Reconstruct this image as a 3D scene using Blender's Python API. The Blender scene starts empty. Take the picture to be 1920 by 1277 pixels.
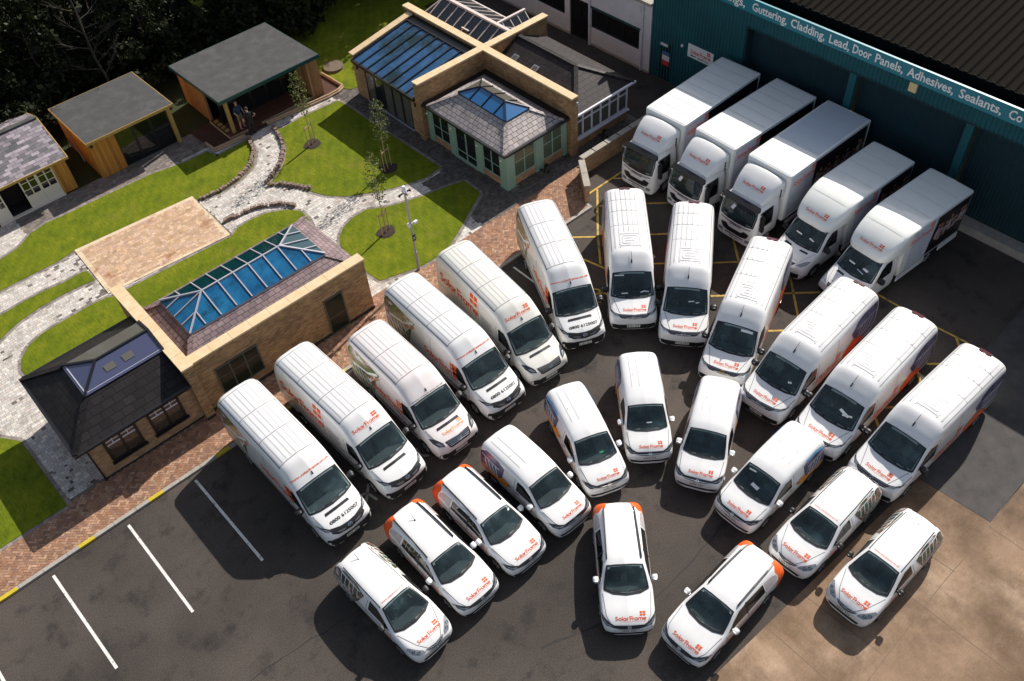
import bpy, bmesh, math, random
from mathutils import Vector, Matrix
from mathutils.bvhtree import BVHTree
from mathutils.geometry import delaunay_2d_cdt
random.seed(7)
SC = bpy.context.scene
COL = SC.collection
RAD = math.radians

# ------------------------------------------------------------------ camera
CAM_H = 29.0146
cd = bpy.data.cameras.new('camera'); cam = bpy.data.objects.new('camera', cd); COL.objects.link(cam)
cd.sensor_width = 36.0; cd.lens = 36.0 * 1704.94 / 1920.0; cd.clip_start = .5; cd.clip_end = 600
_r = Vector((0.7408, -0.66915, -0.05877)); _u = Vector((0.53041, 0.52902, 0.66243)); _f = Vector((0.41217, 0.5219, -0.74682))
cam.matrix_world = Matrix(((_r.x, _u.x, -_f.x, 0), (_r.y, _u.y, -_f.y, 0), (_r.z, _u.z, -_f.z, CAM_H), (0, 0, 0, 1)))
SC.camera = cam
# ------------------------------------------------------------------ sky and sun
SUN_AZ, SUN_EL = RAD(14.3), RAD(36.9)
w = bpy.data.worlds.new('World'); SC.world = w; w.use_nodes = True
nt = w.node_tree; nt.nodes.clear()
sky = nt.nodes.new('ShaderNodeTexSky'); sky.sky_type = 'NISHITA'; sky.sun_disc = False
sky.sun_elevation = SUN_EL; sky.sun_rotation = RAD(90) - SUN_AZ; sky.air_density = 1.0; sky.dust_density = 1.5
bg = nt.nodes.new('ShaderNodeBackground'); bg.inputs['Strength'].default_value = 0.084
wo = nt.nodes.new('ShaderNodeOutputWorld')
hs = nt.nodes.new('ShaderNodeHueSaturation'); hs.inputs['Saturation'].default_value = .65
nt.links.new(sky.outputs[0], hs.inputs['Color']); nt.links.new(hs.outputs[0], bg.inputs[0]); nt.links.new(bg.outputs[0], wo.inputs[0])
ld = bpy.data.lights.new('sun', 'SUN'); ld.energy = 4.6; ld.angle = RAD(.5); ld.color = (1, .935, .85)
sun = bpy.data.objects.new('sun', ld); COL.objects.link(sun)
_s = Vector((math.cos(SUN_EL) * math.cos(SUN_AZ), math.cos(SUN_EL) * math.sin(SUN_AZ), math.sin(SUN_EL)))
sun.rotation_euler = (-_s).to_track_quat('-Z', 'Y').to_euler(); sun.location = _s * 80
vs = SC.view_settings; vs.view_transform = 'Standard'; vs.look = 'None'; vs.gamma = 1.0; vs.exposure = 0.48; vs.use_curve_mapping = False

# ------------------------------------------------------------------ helpers
def tag(o, label=None, cat=None, group=None, kind=None):
    if label: o['label'] = label
    if cat: o['category'] = cat
    if group: o['group'] = group
    if kind: o['kind'] = kind
    return o
def empty(name, loc=(0, 0, 0), rz=0.0, label=None, cat=None, group=None):
    o = bpy.data.objects.new(name, None); COL.objects.link(o); o.location = loc; o.rotation_euler = (0, 0, rz)
    o.empty_display_size = .3
    return tag(o, label, cat, group)
def link(name, me, parent=None):
    o = bpy.data.objects.new(name, me); COL.objects.link(o)
    if parent is not None: o.parent = parent
    return o
def kids(o): return [c for c in bpy.data.objects if c.parent is o]
def copy_tree(o, parent=None):
    c = o.copy(); COL.objects.link(c)
    if parent is not None: c.parent = parent
    for k in kids(o): copy_tree(k, c)
    return c

class MB:
    """collects faces for one mesh"""
    def __init__(s): s.v = []; s.f = []; s.m = []; s.uv = []; s.col = []
    def face(s, pts, m=0, slope=False, col=None, uv=None):
        pts = [Vector(p) for p in pts]
        n = Vector((0, 0, 0))
        for i in range(len(pts)):
            a, b = pts[i], pts[(i + 1) % len(pts)]; n += a.cross(b)
        if n.length > 0: n.normalize()
        i0 = len(s.v); s.v += [tuple(p) for p in pts]; s.f.append(list(range(i0, i0 + len(pts)))); s.m.append(m)
        if uv is not None: pass
        elif slope and abs(n.z) < .999:
            ua = Vector((-n.y, n.x, 0)).normalized(); va = n.cross(ua)
            uv = [(p.dot(ua), p.dot(va)) for p in pts]
        elif abs(n.z) > .75: uv = [(p.x, p.y) for p in pts]
        elif abs(n.x) > abs(n.y): uv = [(p.y, p.z) for p in pts]
        else: uv = [(p.x, p.z) for p in pts]
        s.uv.append(uv); s.col.append(col if col is not None else (1, 1, 1))
        return s
    def hexa(s, b, t, m=0, skip=''):
        """b, t: four bottom and four top points, anticlockwise seen from above"""
        if 'b' not in skip: s.face(b[::-1], m)
        if 't' not in skip: s.face(t, m)
        for i in range(4):
            j = (i + 1) % 4; s.face([b[i], b[j], t[j], t[i]], m)
        return s
    def box(s, x0, x1, y0, y1, z0, z1, m=0):
        return s.hexa([(x0, y0, z0), (x1, y0, z0), (x1, y1, z0), (x0, y1, z0)], [(x0, y0, z1), (x1, y0, z1), (x1, y1, z1), (x0, y1, z1)], m)
    def bar(s, p, q, w, h, m=0, up=(0, 0, 1)):
        p, q = Vector(p), Vector(q); d = (q - p).normalized(); up = Vector(up)
        sd = d.cross(up)
        if sd.length < 1e-4: sd = d.cross(Vector((0, 1, 0)))
        sd = sd.normalized() * w / 2; uu = sd.cross(d).normalized() * h / 2
        a = [p - sd - uu, p + sd - uu, p + sd + uu, p - sd + uu]; b = [x + (q - p) for x in a]
        s.face(a, m); s.face(b[::-1], m)
        for i in range(4):
            j = (i + 1) % 4; s.face([a[j], a[i], b[i], b[j]], m)
        return s
    def tube(s, p, q, r0, r1=None, n=10, m=0, caps=True):
        if r1 is None: r1 = r0
        p, q = Vector(p), Vector(q); d = (q - p).normalized()
        a = d.orthogonal().normalized(); b = d.cross(a)
        ra = [p + (a * math.cos(t) + b * math.sin(t)) * r0 for t in [2 * math.pi * i / n for i in range(n)]]
        rb = [q + (a * math.cos(t) + b * math.sin(t)) * r1 for t in [2 * math.pi * i / n for i in range(n)]]
        for i in range(n):
            j = (i + 1) % n; s.face([ra[i], ra[j], rb[j], rb[i]], m)
        if caps: s.face(ra[::-1], m); s.face(rb, m)
        return s
    def prism(s, pts, z0, z1, m=0, top=True):
        """vertical prism over a 2D outline"""
        if sum(a[0] * b[1] - b[0] * a[1] for a, b in zip(pts, pts[1:] + pts[:1])) < 0: pts = pts[::-1]
        for a, b in zip(pts, pts[1:] + pts[:1]): s.face([(a[0], a[1], z0), (b[0], b[1], z0), (b[0], b[1], z1), (a[0], a[1], z1)], m)
        if top: s.face([(p[0], p[1], z1) for p in pts], m); s.face([(p[0], p[1], z0) for p in pts][::-1], m)
        return s
    def ball(s, c, r, n=10, m=0, sz=1.0):
        c = Vector(c); k = n // 2
        P = lambda i, j: c + Vector((r * math.sin(math.pi * i / k) * math.cos(2 * math.pi * j / n), r * math.sin(math.pi * i / k) * math.sin(2 * math.pi * j / n), r * sz * math.cos(math.pi * i / k)))
        for i in range(k):
            for j in range(n):
                q = [P(i, j), P(i + 1, j), P(i + 1, j + 1), P(i, j + 1)]
                if i == 0: q = [q[0], q[1], q[2]]
                elif i == k - 1: q = [q[0], q[1], q[3]]
                s.face(q, m)
        return s
    def mesh(s, name, mats, smooth=False, weld=False):
        me = bpy.data.meshes.new(name); me.from_pydata(s.v, [], s.f)
        for mt in mats: me.materials.append(mt)
        me.polygons.foreach_set('material_index', s.m)
        ul = me.uv_layers.new(name='UVMap'); flat = [c for u in s.uv for p in u for c in p]; ul.data.foreach_set('uv', flat)
        ca = me.color_attributes.new('tint', 'FLOAT_COLOR', 'CORNER')
        fl = []
        for f, c in zip(s.f, s.col): fl += [c[0], c[1], c[2], 1.0] * len(f)
        ca.data.foreach_set('color', fl)
        if weld:
            bm = bmesh.new(); bm.from_mesh(me); bmesh.ops.remove_doubles(bm, verts=bm.verts, dist=1e-4); bm.to_mesh(me); bm.free()
        if smooth: me.polygons.foreach_set('use_smooth', [True] * len(me.polygons))
        me.update(); return me
    def build(s, name, mats, parent=None, smooth=False, weld=False):
        if not isinstance(mats, (list, tuple)): mats = [mats]
        return link(name, s.mesh(name, mats, smooth, weld), parent)

# ------------------------------------------------------------------ materials
def newmat(name):
    m = bpy.data.materials.new(name); m.use_nodes = True; t = m.node_tree; t.nodes.clear()
    o = t.nodes.new('ShaderNodeOutputMaterial'); p = t.nodes.new('ShaderNodeBsdfPrincipled'); t.links.new(p.outputs[0], o.inputs[0])
    return m, t, p
def plain(name, col, rough=.5, metal=0, coat=0, spec=.5):
    m, t, p = newmat(name); p.inputs['Base Color'].default_value = (*col, 1); p.inputs['Roughness'].default_value = rough
    p.inputs['Metallic'].default_value = metal; p.inputs['Coat Weight'].default_value = coat; p.inputs['Coat Roughness'].default_value = .06
    p.inputs['Specular IOR Level'].default_value = spec
    return m
def N(t, kind, **kw):
    n = t.nodes.new(kind)
    for k, v in kw.items():
        if k in n.inputs: n.inputs[k].default_value = v
        else: setattr(n, k, v)
    return n
def coords(t, kind='Object', scale=(1, 1, 1), rot=(0, 0, 0)):
    c = t.nodes.new('ShaderNodeTexCoord'); mp = t.nodes.new('ShaderNodeMapping'); mp.inputs['Scale'].default_value = scale; mp.inputs['Rotation'].default_value = rot
    t.links.new(c.outputs[kind], mp.inputs[0]); return mp.outputs[0]
def ramp(t, src, stops):
    r = t.nodes.new('ShaderNodeValToRGB'); e = r.color_ramp.elements
    while len(e) > 1: e.remove(e[0])
    e[0].position = stops[0][0]; e[0].color = (*stops[0][1], 1)
    for p, c in stops[1:]:
        k = e.new(p); k.color = (*c, 1)
    t.links.new(src, r.inputs[0]); return r.outputs[0]
def mix(t, a, b, fac, mode='MIX'):
    n = t.nodes.new('ShaderNodeMix'); n.data_type = 'RGBA'; n.blend_type = mode
    for s, i in ((fac, 0), (a, 6), (b, 7)):
        if hasattr(s, 'links'): t.links.new(s, n.inputs[i])
        elif i == 0: n.inputs[0].default_value = s
        else: n.inputs[i].default_value = (*s, 1)
    return n.outputs[2]
def noise(t, vec, scale, detail=4, rough=.6):
    n = N(t, 'ShaderNodeTexNoise'); n.inputs['Scale'].default_value = scale; n.inputs['Detail'].default_value = detail; n.inputs['Roughness'].default_value = rough
    t.links.new(vec, n.inputs['Vector']); return n.outputs[0]
def bump(t, p, h, strength=.3, dist=.01):
    b = N(t, 'ShaderNodeBump'); b.inputs['Strength'].default_value = strength; b.inputs['Distance'].default_value = dist
    t.links.new(h, b.inputs['Height']); t.links.new(b.outputs[0], p.inputs['Normal'])
def mottled(name, c0, c1, scale=3, rough=.85, fine=60, bs=.3, extra=None, kind='Object', metal=0, grain=(.7, 1.2)):
    m, t, p = newmat(name); v = coords(t, kind)
    a = noise(t, v, scale, 6); c = ramp(t, a, [(.3, c0), (.7, c1)])
    if extra:
        sc_, colr, lo, hi = extra; e = noise(t, v, sc_, 5, .65); f = ramp(t, e, [(lo, (0, 0, 0)), (hi, (1, 1, 1))]); c = mix(t, c, colr, f)
    fn = noise(t, v, fine, 3); c = mix(t, c, ramp(t, fn, [(.25, (grain[0],) * 3), (.75, (grain[1],) * 3)]), 1.0, 'MULTIPLY')
    t.links.new(c, p.inputs['Base Color']); p.inputs['Roughness'].default_value = rough; p.inputs['Metallic'].default_value = metal
    bump(t, p, fn, bs); return m
def bricks(name, c1, c2, mortar, bw, bh, ms=.01, rough=.85, offset=.5, vary=None, bs=.5, mixc=.0):
    m, t, p = newmat(name); v = coords(t, 'UV')
    b = N(t, 'ShaderNodeTexBrick'); b.offset = offset; t.links.new(v, b.inputs['Vector'])
    b.inputs['Scale'].default_value = 1; b.inputs['Brick Width'].default_value = bw; b.inputs['Row Height'].default_value = bh; b.inputs['Mortar Size'].default_value = ms
    b.inputs['Mortar Smooth'].default_value = .1; b.inputs['Bias'].default_value = mixc
    b.inputs['Color1'].default_value = (*c1, 1); b.inputs['Color2'].default_value = (*c2, 1); b.inputs['Mortar'].default_value = (*mortar, 1)
    n = noise(t, v, 1.3, 5); c = mix(t, b.outputs[0], ramp(t, n, [(.3, (.72, .72, .74)), (.7, (1.18, 1.15, 1.1))]), 1.0, 'MULTIPLY')
    n2 = noise(t, v, 40, 3); c = mix(t, c, ramp(t, n2, [(.3, (.8, .8, .8)), (.7, (1.15, 1.15, 1.15))]), 1.0, 'MULTIPLY')
    t.links.new(c, p.inputs['Base Color']); p.inputs['Roughness'].default_value = rough; p.inputs['Specular IOR Level'].default_value = .2
    inv = N(t, 'ShaderNodeMath', operation='SUBTRACT'); inv.inputs[0].default_value = 1; t.links.new(b.outputs['Fac'], inv.inputs[1])
    bump(t, p, inv.outputs[0], bs, .015); return m
def tinted(name, rough=.8, fine=50, bs=.3, dirt=None):
    """colour of each unit (brick, sett, slab) comes from its own face colour"""
    m, t, p = newmat(name); a = N(t, 'ShaderNodeVertexColor'); a.layer_name = 'tint'; v = coords(t)
    f = noise(t, v, fine, 3); c = mix(t, a.outputs[0], ramp(t, f, [(.25, (.75, .75, .75)), (.75, (1.2, 1.2, 1.2))]), 1.0, 'MULTIPLY')
    if dirt:
        e = noise(t, v, dirt[0], 5, .65); c = mix(t, c, ramp(t, e, [(dirt[1], (1, 1, 1)), (dirt[2], dirt[3])]), 1.0, 'MULTIPLY')
    t.links.new(c, p.inputs['Base Color']); p.inputs['Roughness'].default_value = rough; bump(t, p, f, bs); return m
def planks(name, c0, c1, c2, width=.14, rough=.6, axis=0):
    m, t, p = newmat(name); v = coords(t, 'UV'); sp = N(t, 'ShaderNodeSeparateXYZ'); t.links.new(v, sp.inputs[0])
    d = N(t, 'ShaderNodeMath', operation='DIVIDE'); t.links.new(sp.outputs[axis], d.inputs[0]); d.inputs[1].default_value = width
    fl = N(t, 'ShaderNodeMath', operation='FLOOR'); t.links.new(d.outputs[0], fl.inputs[0])
    wn = N(t, 'ShaderNodeTexWhiteNoise', noise_dimensions='1D'); t.links.new(fl.outputs[0], wn.inputs['W'])
    c = ramp(t, wn.outputs[0], [(0, c0), (.5, c1), (1, c2)])
    fr = N(t, 'ShaderNodeMath', operation='FRACT'); t.links.new(d.outputs[0], fr.inputs[0])
    jt = ramp(t, fr.outputs[0], [(0, (.25, .25, .25)), (.06, (1, 1, 1)), (.94, (1, 1, 1)), (1, (.25, .25, .25))])
    c = mix(t, c, jt, 1.0, 'MULTIPLY')
    g = noise(t, coords(t, 'UV', (30, 2, 1) if axis == 0 else (2, 30, 1)), 1.0, 4); c = mix(t, c, ramp(t, g, [(.3, (.7, .7, .7)), (.7, (1.2, 1.2, 1.2))]), 1.0, 'MULTIPLY')
    t.links.new(c, p.inputs['Base Color']); p.inputs['Roughness'].default_value = rough; bump(t, p, jt, .3); return m
def glassy(name, tint, opacity, rough=.03, base=(.02, .025, .03)):
    """tinted pane: partly see-through, mirrors the sky by Fresnel"""
    m, t, p = newmat(name); p.inputs['Base Color'].default_value = (*base, 1); p.inputs['Roughness'].default_value = rough; p.inputs['Specular IOR Level'].default_value = .9
    p.inputs['Coat Weight'].default_value = .5
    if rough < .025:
        g = N(t, 'ShaderNodeNewGeometry'); sm = noise(t, g.outputs['Position'], 1.1, 4, .6); t.links.new(ramp(t, sm, [(.36, tuple(c * .45 for c in base)), (.56, base), (.70, tuple(c * 2.6 for c in base))]), p.inputs['Base Color'])  # blotches in the base colour imitate smudges and varied windscreen reflections
    tr = N(t, 'ShaderNodeBsdfTransparent'); tr.inputs[0].default_value = (*tint, 1); ms = N(t, 'ShaderNodeMixShader'); ms.inputs[0].default_value = opacity
    o = [n for n in t.nodes if n.type == 'OUTPUT_MATERIAL'][0]
    t.links.new(tr.outputs[0], ms.inputs[1]); t.links.new(p.outputs[0], ms.inputs[2]); t.links.new(ms.outputs[0], o.inputs[0]); return m

M = {}
def paint(name, col, rough=.28):
    m, t, p = newmat(name); v = coords(t); n = noise(t, v, 2.2, 5, .65)
    c = mix(t, col, ramp(t, n, [(.35, (.97, .965, .955)), (.65, (1.01, 1.01, 1.01))]), 1.0, 'MULTIPLY')
    t.links.new(c, p.inputs['Base Color']); p.inputs['Roughness'].default_value = rough; p.inputs['Coat Weight'].default_value = .6; p.inputs['Coat Roughness'].default_value = .08; return m
M['white'] = paint('white_paint', (.80, .80, .80))
M['cream'] = paint('cream_white_paint', (.76, .745, .69))
M['pink'] = paint('pinkish_white_paint', (.80, .745, .74))
M['gel'] = paint('white_box_panel', (.84, .85, .82), .4)
M['rib'] = plain('rib_shade_and_grey_trim', (.56, .56, .57), .4)  # grey imitates rib shading on van roofs; own grey on truck seams and guards
M['translucent'] = paint('pale_blue_roof_sheet', (.56, .62, .70), .45)
M['black'] = plain('black_plastic', (.012, .012, .014), .45)
M['rubber'] = plain('tyre_rubber', (.012, .012, .012), .85)
M['alloy'] = plain('wheel_silver', (.45, .45, .47), .35, .8)
M['chrome'] = plain('chrome', (.75, .75, .77), .15, 1)
M['lamp'] = plain('headlight_lens', (.30, .32, .34), .08, .3, 1)
M['lampdark'] = plain('dark_headlight_lens', (.035, .037, .04), .06, 0, 1)
M['gold'] = plain('gold_badge', (.55, .36, .10), .3, .8)
M['red'] = plain('red_lens', (.25, .03, .05), .2, 0, .6)
M['brakelens'] = plain('dark_brake_lens', (.09, .025, .035), .2, 0, .6)
M['orange'] = plain('orange_vinyl', (.78, .105, .006), .5)
M['amber'] = plain('amber_vinyl', (.85, .30, .02), .45)
M['pale_orange'] = plain('faded_orange_vinyl', (.85, .33, .10), .5)
M['ink'] = plain('black_vinyl', (.02, .02, .022), .5)
M['grey'] = plain('grey_vinyl', (.25, .25, .26), .6)
M['plate'] = plain('number_plate_white', (.72, .72, .68), .4)
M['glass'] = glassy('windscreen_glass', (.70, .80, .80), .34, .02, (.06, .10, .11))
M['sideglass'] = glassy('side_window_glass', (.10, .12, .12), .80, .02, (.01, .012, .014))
M['interior'] = plain('interior_trim', (.085, .092, .098), .8)
M['seatcloth'] = plain('seat_cloth', (.15, .165, .185), .9)
M['paper'] = plain('white_paper', (.75, .78, .78), .7)
M['card_green'] = plain('green_card', (.03, .35, .15), .6)
M['card_blue'] = plain('blue_grey_card', (.30, .34, .48), .6)
M['badge_red'] = plain('red_badge', (.6, .03, .01), .4)
M['wrap_blue_'] = plain('blue_notice', (.06, .16, .35), .5)
M['red_notice'] = plain('red_notice', (.55, .04, .05), .5)
M['amberbox'] = plain('cream_lamp_housing', (.72, .55, .28), .5)
M['sage'] = plain('pale_green_mark', (.45, .65, .5), .5)
M['barkgrey'] = plain('grey_wood', (.05, .042, .032), .9)
M['skin'] = plain('skin', (.52, .29, .20), .6)
M['blacktee'] = plain('black_cotton', (.014, .014, .016), .9)
M['darktrousers'] = plain('dark_denim', (.014, .016, .026), .9)
M['bluetee'] = plain('blue_cotton', (.03, .05, .12), .9)
M['khaki'] = plain('khaki_cotton', (.26, .18, .10), .9)
M['darkhair'] = plain('brown_hair', (.035, .02, .012), .7)
M['fairhair'] = plain('light_brown_hair', (.10, .06, .03), .7)
# ------------------------------------------------------------------ vehicles: lofted bodies and surface-following parts
def pchip(xs, ys, x):
    n = len(xs); h = [xs[i + 1] - xs[i] for i in range(n - 1)]; dl = [(ys[i + 1] - ys[i]) / h[i] for i in range(n - 1)]
    d = [0.0] * n; d[0] = dl[0]; d[-1] = dl[-1]
    for i in range(1, n - 1):
        if dl[i - 1] * dl[i] > 0:
            w1 = 2 * h[i] + h[i - 1]; w2 = h[i] + 2 * h[i - 1]; d[i] = (w1 + w2) / (w1 / dl[i - 1] + w2 / dl[i])
    k = 0
    while k < n - 2 and x > xs[k + 1]: k += 1
    t = (x - xs[k]) / h[k]; a = ys[k]; b = ys[k + 1]
    return a * (1 + 2 * t) * (1 - t) ** 2 + h[k] * d[k] * t * (1 - t) ** 2 + b * t * t * (3 - 2 * t) + h[k] * d[k + 1] * t * t * (t - 1)
def chaikin(p, it=2):
    for _ in range(it):
        q = [p[0]]
        for a, b in zip(p, p[1:]): q += [tuple(.75 * x + .25 * y for x, y in zip(a, b)), tuple(.25 * x + .75 * y for x, y in zip(a, b))]
        p = q + [p[-1]]
    return p
def loft(name, st, mats, step=.1, it=2, cut=None, keep=None):
    """st: rows (d, [(halfwidth, z) ...]) from underside centre to roof centre; d runs back from the front bumper"""
    ds = [s[0] for s in st]; K = len(st[0][1]); xs = []
    for a, b in zip(ds, ds[1:]):
        n = max(2, int(math.ceil((b - a) / step))); xs += [a + (b - a) * i / n for i in range(n)]
    xs.append(ds[-1]); rings = []
    for x in xs:
        sec = [(max(0, pchip(ds, [s[1][k][0] for s in st], x)), pchip(ds, [s[1][k][1] for s in st], x)) for k in range(K)]
        rings.append(chaikin(sec, it))
    n = len(rings[0]); vs_, fs = [], []
    W_ = 2 * n - 2
    for x, r in zip(xs, rings):
        full = [(y, z) for y, z in r] + [(-y, z) for y, z in r[-2:0:-1]]
        vs_ += [(-x, y, z) for y, z in full]
    for i in range(len(xs) - 1):
        for j in range(W_):
            a, b = i * W_ + j, i * W_ + (j + 1) % W_; fs.append((b, a, a + W_, b + W_))
    fs.append(tuple(range(W_))); fs.append(tuple(reversed(range((len(xs) - 1) * W_, len(xs) * W_))))
    bv = BVHTree.FromPolygons(vs_, fs)
    use = fs
    if cut:
        use = [f for f in fs if len(f) > 4 or not any(cut_test(Vector((sum(vs_[i][0] for i in f) / 4, sum(vs_[i][1] for i in f) / 4, sum(vs_[i][2] for i in f) / 4)), c) for c in cut)]
    me = bpy.data.meshes.new(name); me.from_pydata(vs_, [], use)
    for mt in mats: me.materials.append(mt)
    me.polygons.foreach_set('use_smooth', [len(f) == 4 for f in use]); me.update()
    bm = bmesh.new(); bm.from_mesh(me); bmesh.ops.delete(bm, geom=[v for v in bm.verts if not v.link_faces], context='VERTS'); bm.to_mesh(me); bm.free()
    return me, bv
def inpoly(x, y, P):
    c = False
    for (x0, y0), (x1, y1) in zip(P, P[1:] + P[:1]):
        if (y0 > y) != (y1 > y) and x < (x1 - x0) * (y - y0) / (y1 - y0) + x0: c = not c
    return c
def cut_test(p, c):
    view, P = c; d = -p.x
    if view == 'fq': return p.z > .75 and inpoly(p.y, p.z + d, P)
    if view == 'side': return inpoly(d, p.z, P)
def shrink(P, k=.03):
    cx = sum(p[0] for p in P) / len(P); cy = sum(p[1] for p in P) / len(P)
    r = []
    for x, y in P:
        l = math.hypot(x - cx, y - cy); r.append((cx + (x - cx) * (1 - k / l), cy + (y - cy) * (1 - k / l)))
    return r
S2 = math.sqrt(.5)
def ray(view, u, v):
    if view == 'fq': return Vector((6, u, v + 6)), Vector((-S2, 0, -S2))      # v = z + d: seen from the front and above
    if view == 'front': return Vector((5, u, v)), Vector((-1, 0, 0))
    if view == 'back': return Vector((-20, u, v)), Vector((1, 0, 0))
    if view == 'top': return Vector((-u, v, 10)), Vector((0, 0, -1))
    if view == 'left': return Vector((-u, 6, v)), Vector((0, -1, 0))
    if view == 'right': return Vector((-u, -6, v)), Vector((0, 1, 0))
def stick(bv, view, u, v, off):
    o, d = ray(view, u, v); h = bv.ray_cast(o, d)
    if h[0] is None: return None
    n = h[1]
    if n.dot(d) > 0: n = -n
    return h[0] + n * off
def rrect(u0, u1, v0, v1, r=.03, n=3):
    P = []
    for cx, cy, a in ((u1 - r, v0 + r, -90), (u1 - r, v1 - r, 0), (u0 + r, v1 - r, 90), (u0 + r, v0 + r, 180)):
        P += [(cx + r * math.cos(RAD(a + 90 * i / n)), cy + r * math.sin(RAD(a + 90 * i / n))) for i in range(n + 1)]
    return P
def dense(P, step):
    q = []
    for a, b in zip(P, P[1:] + P[:1]):
        n = max(1, int(math.ceil(math.hypot(b[0] - a[0], b[1] - a[1]) / step)))
        q += [(a[0] + (b[0] - a[0]) * i / n, a[1] + (b[1] - a[1]) * i / n) for i in range(n)]
    return q
MESH = {}
def patch(name, bv, view, polys, mat, parent, off=.005, step=.07, key=None, mirror=False, smooth=True):
    """surface-following parts: outlines laid on the body along the view direction, one object per outline and side"""
    if polys and not isinstance(polys[0][0], (tuple, list)): polys = [polys]
    views = [(view, 1)]
    if mirror: views = [('left', 1), ('right', 1)] if view == 'side' else [(view, 1), (view, -1)]
    elif view == 'side': views = [('left', 1)]
    for vi, (vw, sg) in enumerate(views):
        for pi, P in enumerate(polys):
            kk = '%s/%s/%d/%d' % (name, key, vi, pi)
            if key and kk in MESH: ob = link(name, MESH[kk], parent); continue
            V, F = [], []
            P = [(u * (sg if vw in ('fq', 'front', 'back') else 1), v * (sg if vw == 'top' else 1)) for u, v in P]
            B = dense(P, step); us = [p[0] for p in B]; vv = [p[1] for p in B]; pts = [Vector(p) for p in B]
            u = min(us) + step / 2
            while u < max(us):
                v = min(vv) + step / 2
                while v < max(vv):
                    if inpoly(u, v, P): pts.append(Vector((u, v)))
                    v += step
                u += step
            r = delaunay_2d_cdt(pts, [], [list(range(len(B)))], 1, 1e-5)
            q = [stick(bv, vw, p.x, p.y, off) for p in r[0]]; idx = {}
            for i, p in enumerate(q):
                if p is not None: idx[i] = len(V); V.append(tuple(p))
            o, d = ray(vw, 0, 0)
            for f in r[2]:
                if all(i in idx for i in f):
                    fi = [idx[i] for i in f]; a, b, c = (Vector(V[i]) for i in fi[:3]); n = (b - a).cross(c - a)
                    F.append(fi if n.dot(d) < 0 else fi[::-1])
            me = bpy.data.meshes.new(name); me.from_pydata(V, [], F); me.materials.append(mat)
            if smooth: me.polygons.foreach_set('use_smooth', [True] * len(me.polygons))
            me.update()
            if key: MESH[kk] = me
            ob = link(name, me, parent)
    return ob
def lines(name, bv, view, segs, width, mat, parent, off=.006, key=None, step=.12, mirror=False):
    """thin bands along polylines, laid on the body"""
    views = [(view, 1)]
    if view == 'side': views = [('left', 1), ('right', 1)] if mirror else [('left', 1)]
    elif mirror: views = [(view, 1), (view, -1)]
    for vi, (vw, sg) in enumerate(views):
        kk = '%s/%s/%d' % (name, key, vi)
        if key and kk in MESH: ob = link(name, MESH[kk], parent); continue
        V, F = [], []
        for s in segs:
            wd = width
            if len(s) == 2 and isinstance(s[1], float): s, wd = s
            for a, b in zip(s, s[1:]):
                L = math.hypot(b[0] - a[0], b[1] - a[1])
                if L < 1e-6: continue
                n = max(1, int(math.ceil(L / step))); tx, ty = (b[0] - a[0]) / L, (b[1] - a[1]) / L; e = wd * .18
                prev = None
                for i in range(n + 1):
                    t = -e + (L + 2 * e) * i / n; c = (a[0] + tx * t, a[1] + ty * t)
                    pr = []
                    for k in (-1, 1):
                        u, v = c[0] - ty * k * wd / 2, c[1] + tx * k * wd / 2
                        u *= sg if vw in ('fq', 'front', 'back') else 1; v *= sg if vw == 'top' else 1
                        pr.append(stick(bv, vw, u, v, off))
                    if prev and all(p is not None for p in pr + prev):
                        i0 = len(V); V += [tuple(prev[0]), tuple(prev[1]), tuple(pr[1]), tuple(pr[0])]
                        q = [i0, i0 + 1, i0 + 2, i0 + 3]; A, Bv, Cv = (Vector(V[j]) for j in q[:3]); o, d = ray(vw, 0, 0)
                        F.append(q if (Bv - A).cross(Cv - A).dot(d) < 0 else q[::-1])
                    prev = pr
        me = bpy.data.meshes.new(name); me.from_pydata(V, [], F); me.materials.append(mat); me.update()
        if key: MESH[kk] = me
        ob = link(name, me, parent)
    return ob
def arc(cx, cy, r, a0, a1, n=10): return [(cx + r * math.cos(RAD(a0 + (a1 - a0) * i / n)), cy + r * math.sin(RAD(a0 + (a1 - a0) * i / n))) for i in range(n + 1)]
def logo_strokes():
    L = []; x = 0.0
    S = [(.74, 1.22), (.58, 1.42), (.32, 1.44), (.12, 1.26), (.14, .98), (.40, .76), (.66, .54), (.70, .22), (.48, .02), (.2, .0), (0, .16)]
    L.append([(x + a, b) for a, b in S]); x += 1.0
    def o(x): L.append(arc(x + .46, .46, .44, 0, 360, 14))
    def a_(x): o(x); L.append([(x + .9, 0), (x + .9, .94)])
    def r_(x): L.append([(x + .1, 0), (x + .1, .94)]); L.append(arc(x + .5, .5, .42, 95, 165, 4))
    o(x); x += 1.18
    L.append([(x + .08, 0), (x + .08, 1.5)]); x += .36
    a_(x); x += 1.2
    r_(x); x += .68
    L.append([(x + .3, -.05), (x + .3, 1.45)]); L.append([(x + .05, 1.45), (x + 1.15, 1.45)]); L.append([(x + .3, .72), (x + .95, .72)]); x += 1.05
    r_(x); x += .66
    a_(x); x += 1.22
    L.append([(x + .08, 0), (x + .08, .94)])
    for k in (0, 1): L.append([(x + .08 + .62 * k, .6)] + arc(x + .39 + .62 * k, .6, .31, 165, 0, 7) + [(x + .70 + .62 * k, 0)])
    x += 1.55
    L.append([(x + .04, .48), (x + .9, .48)] + arc(x + .47, .46, .43, 5, 320, 12)); x += 1.0
    return L, x
LOGO, LOGO_W = logo_strokes()
def place(L, u0, v0, adv, up, s):
    return [[(u0 + adv[0] * a * s + up[0] * b * s, v0 + adv[1] * a * s + up[1] * b * s) for a, b in st] for st in L]
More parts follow.
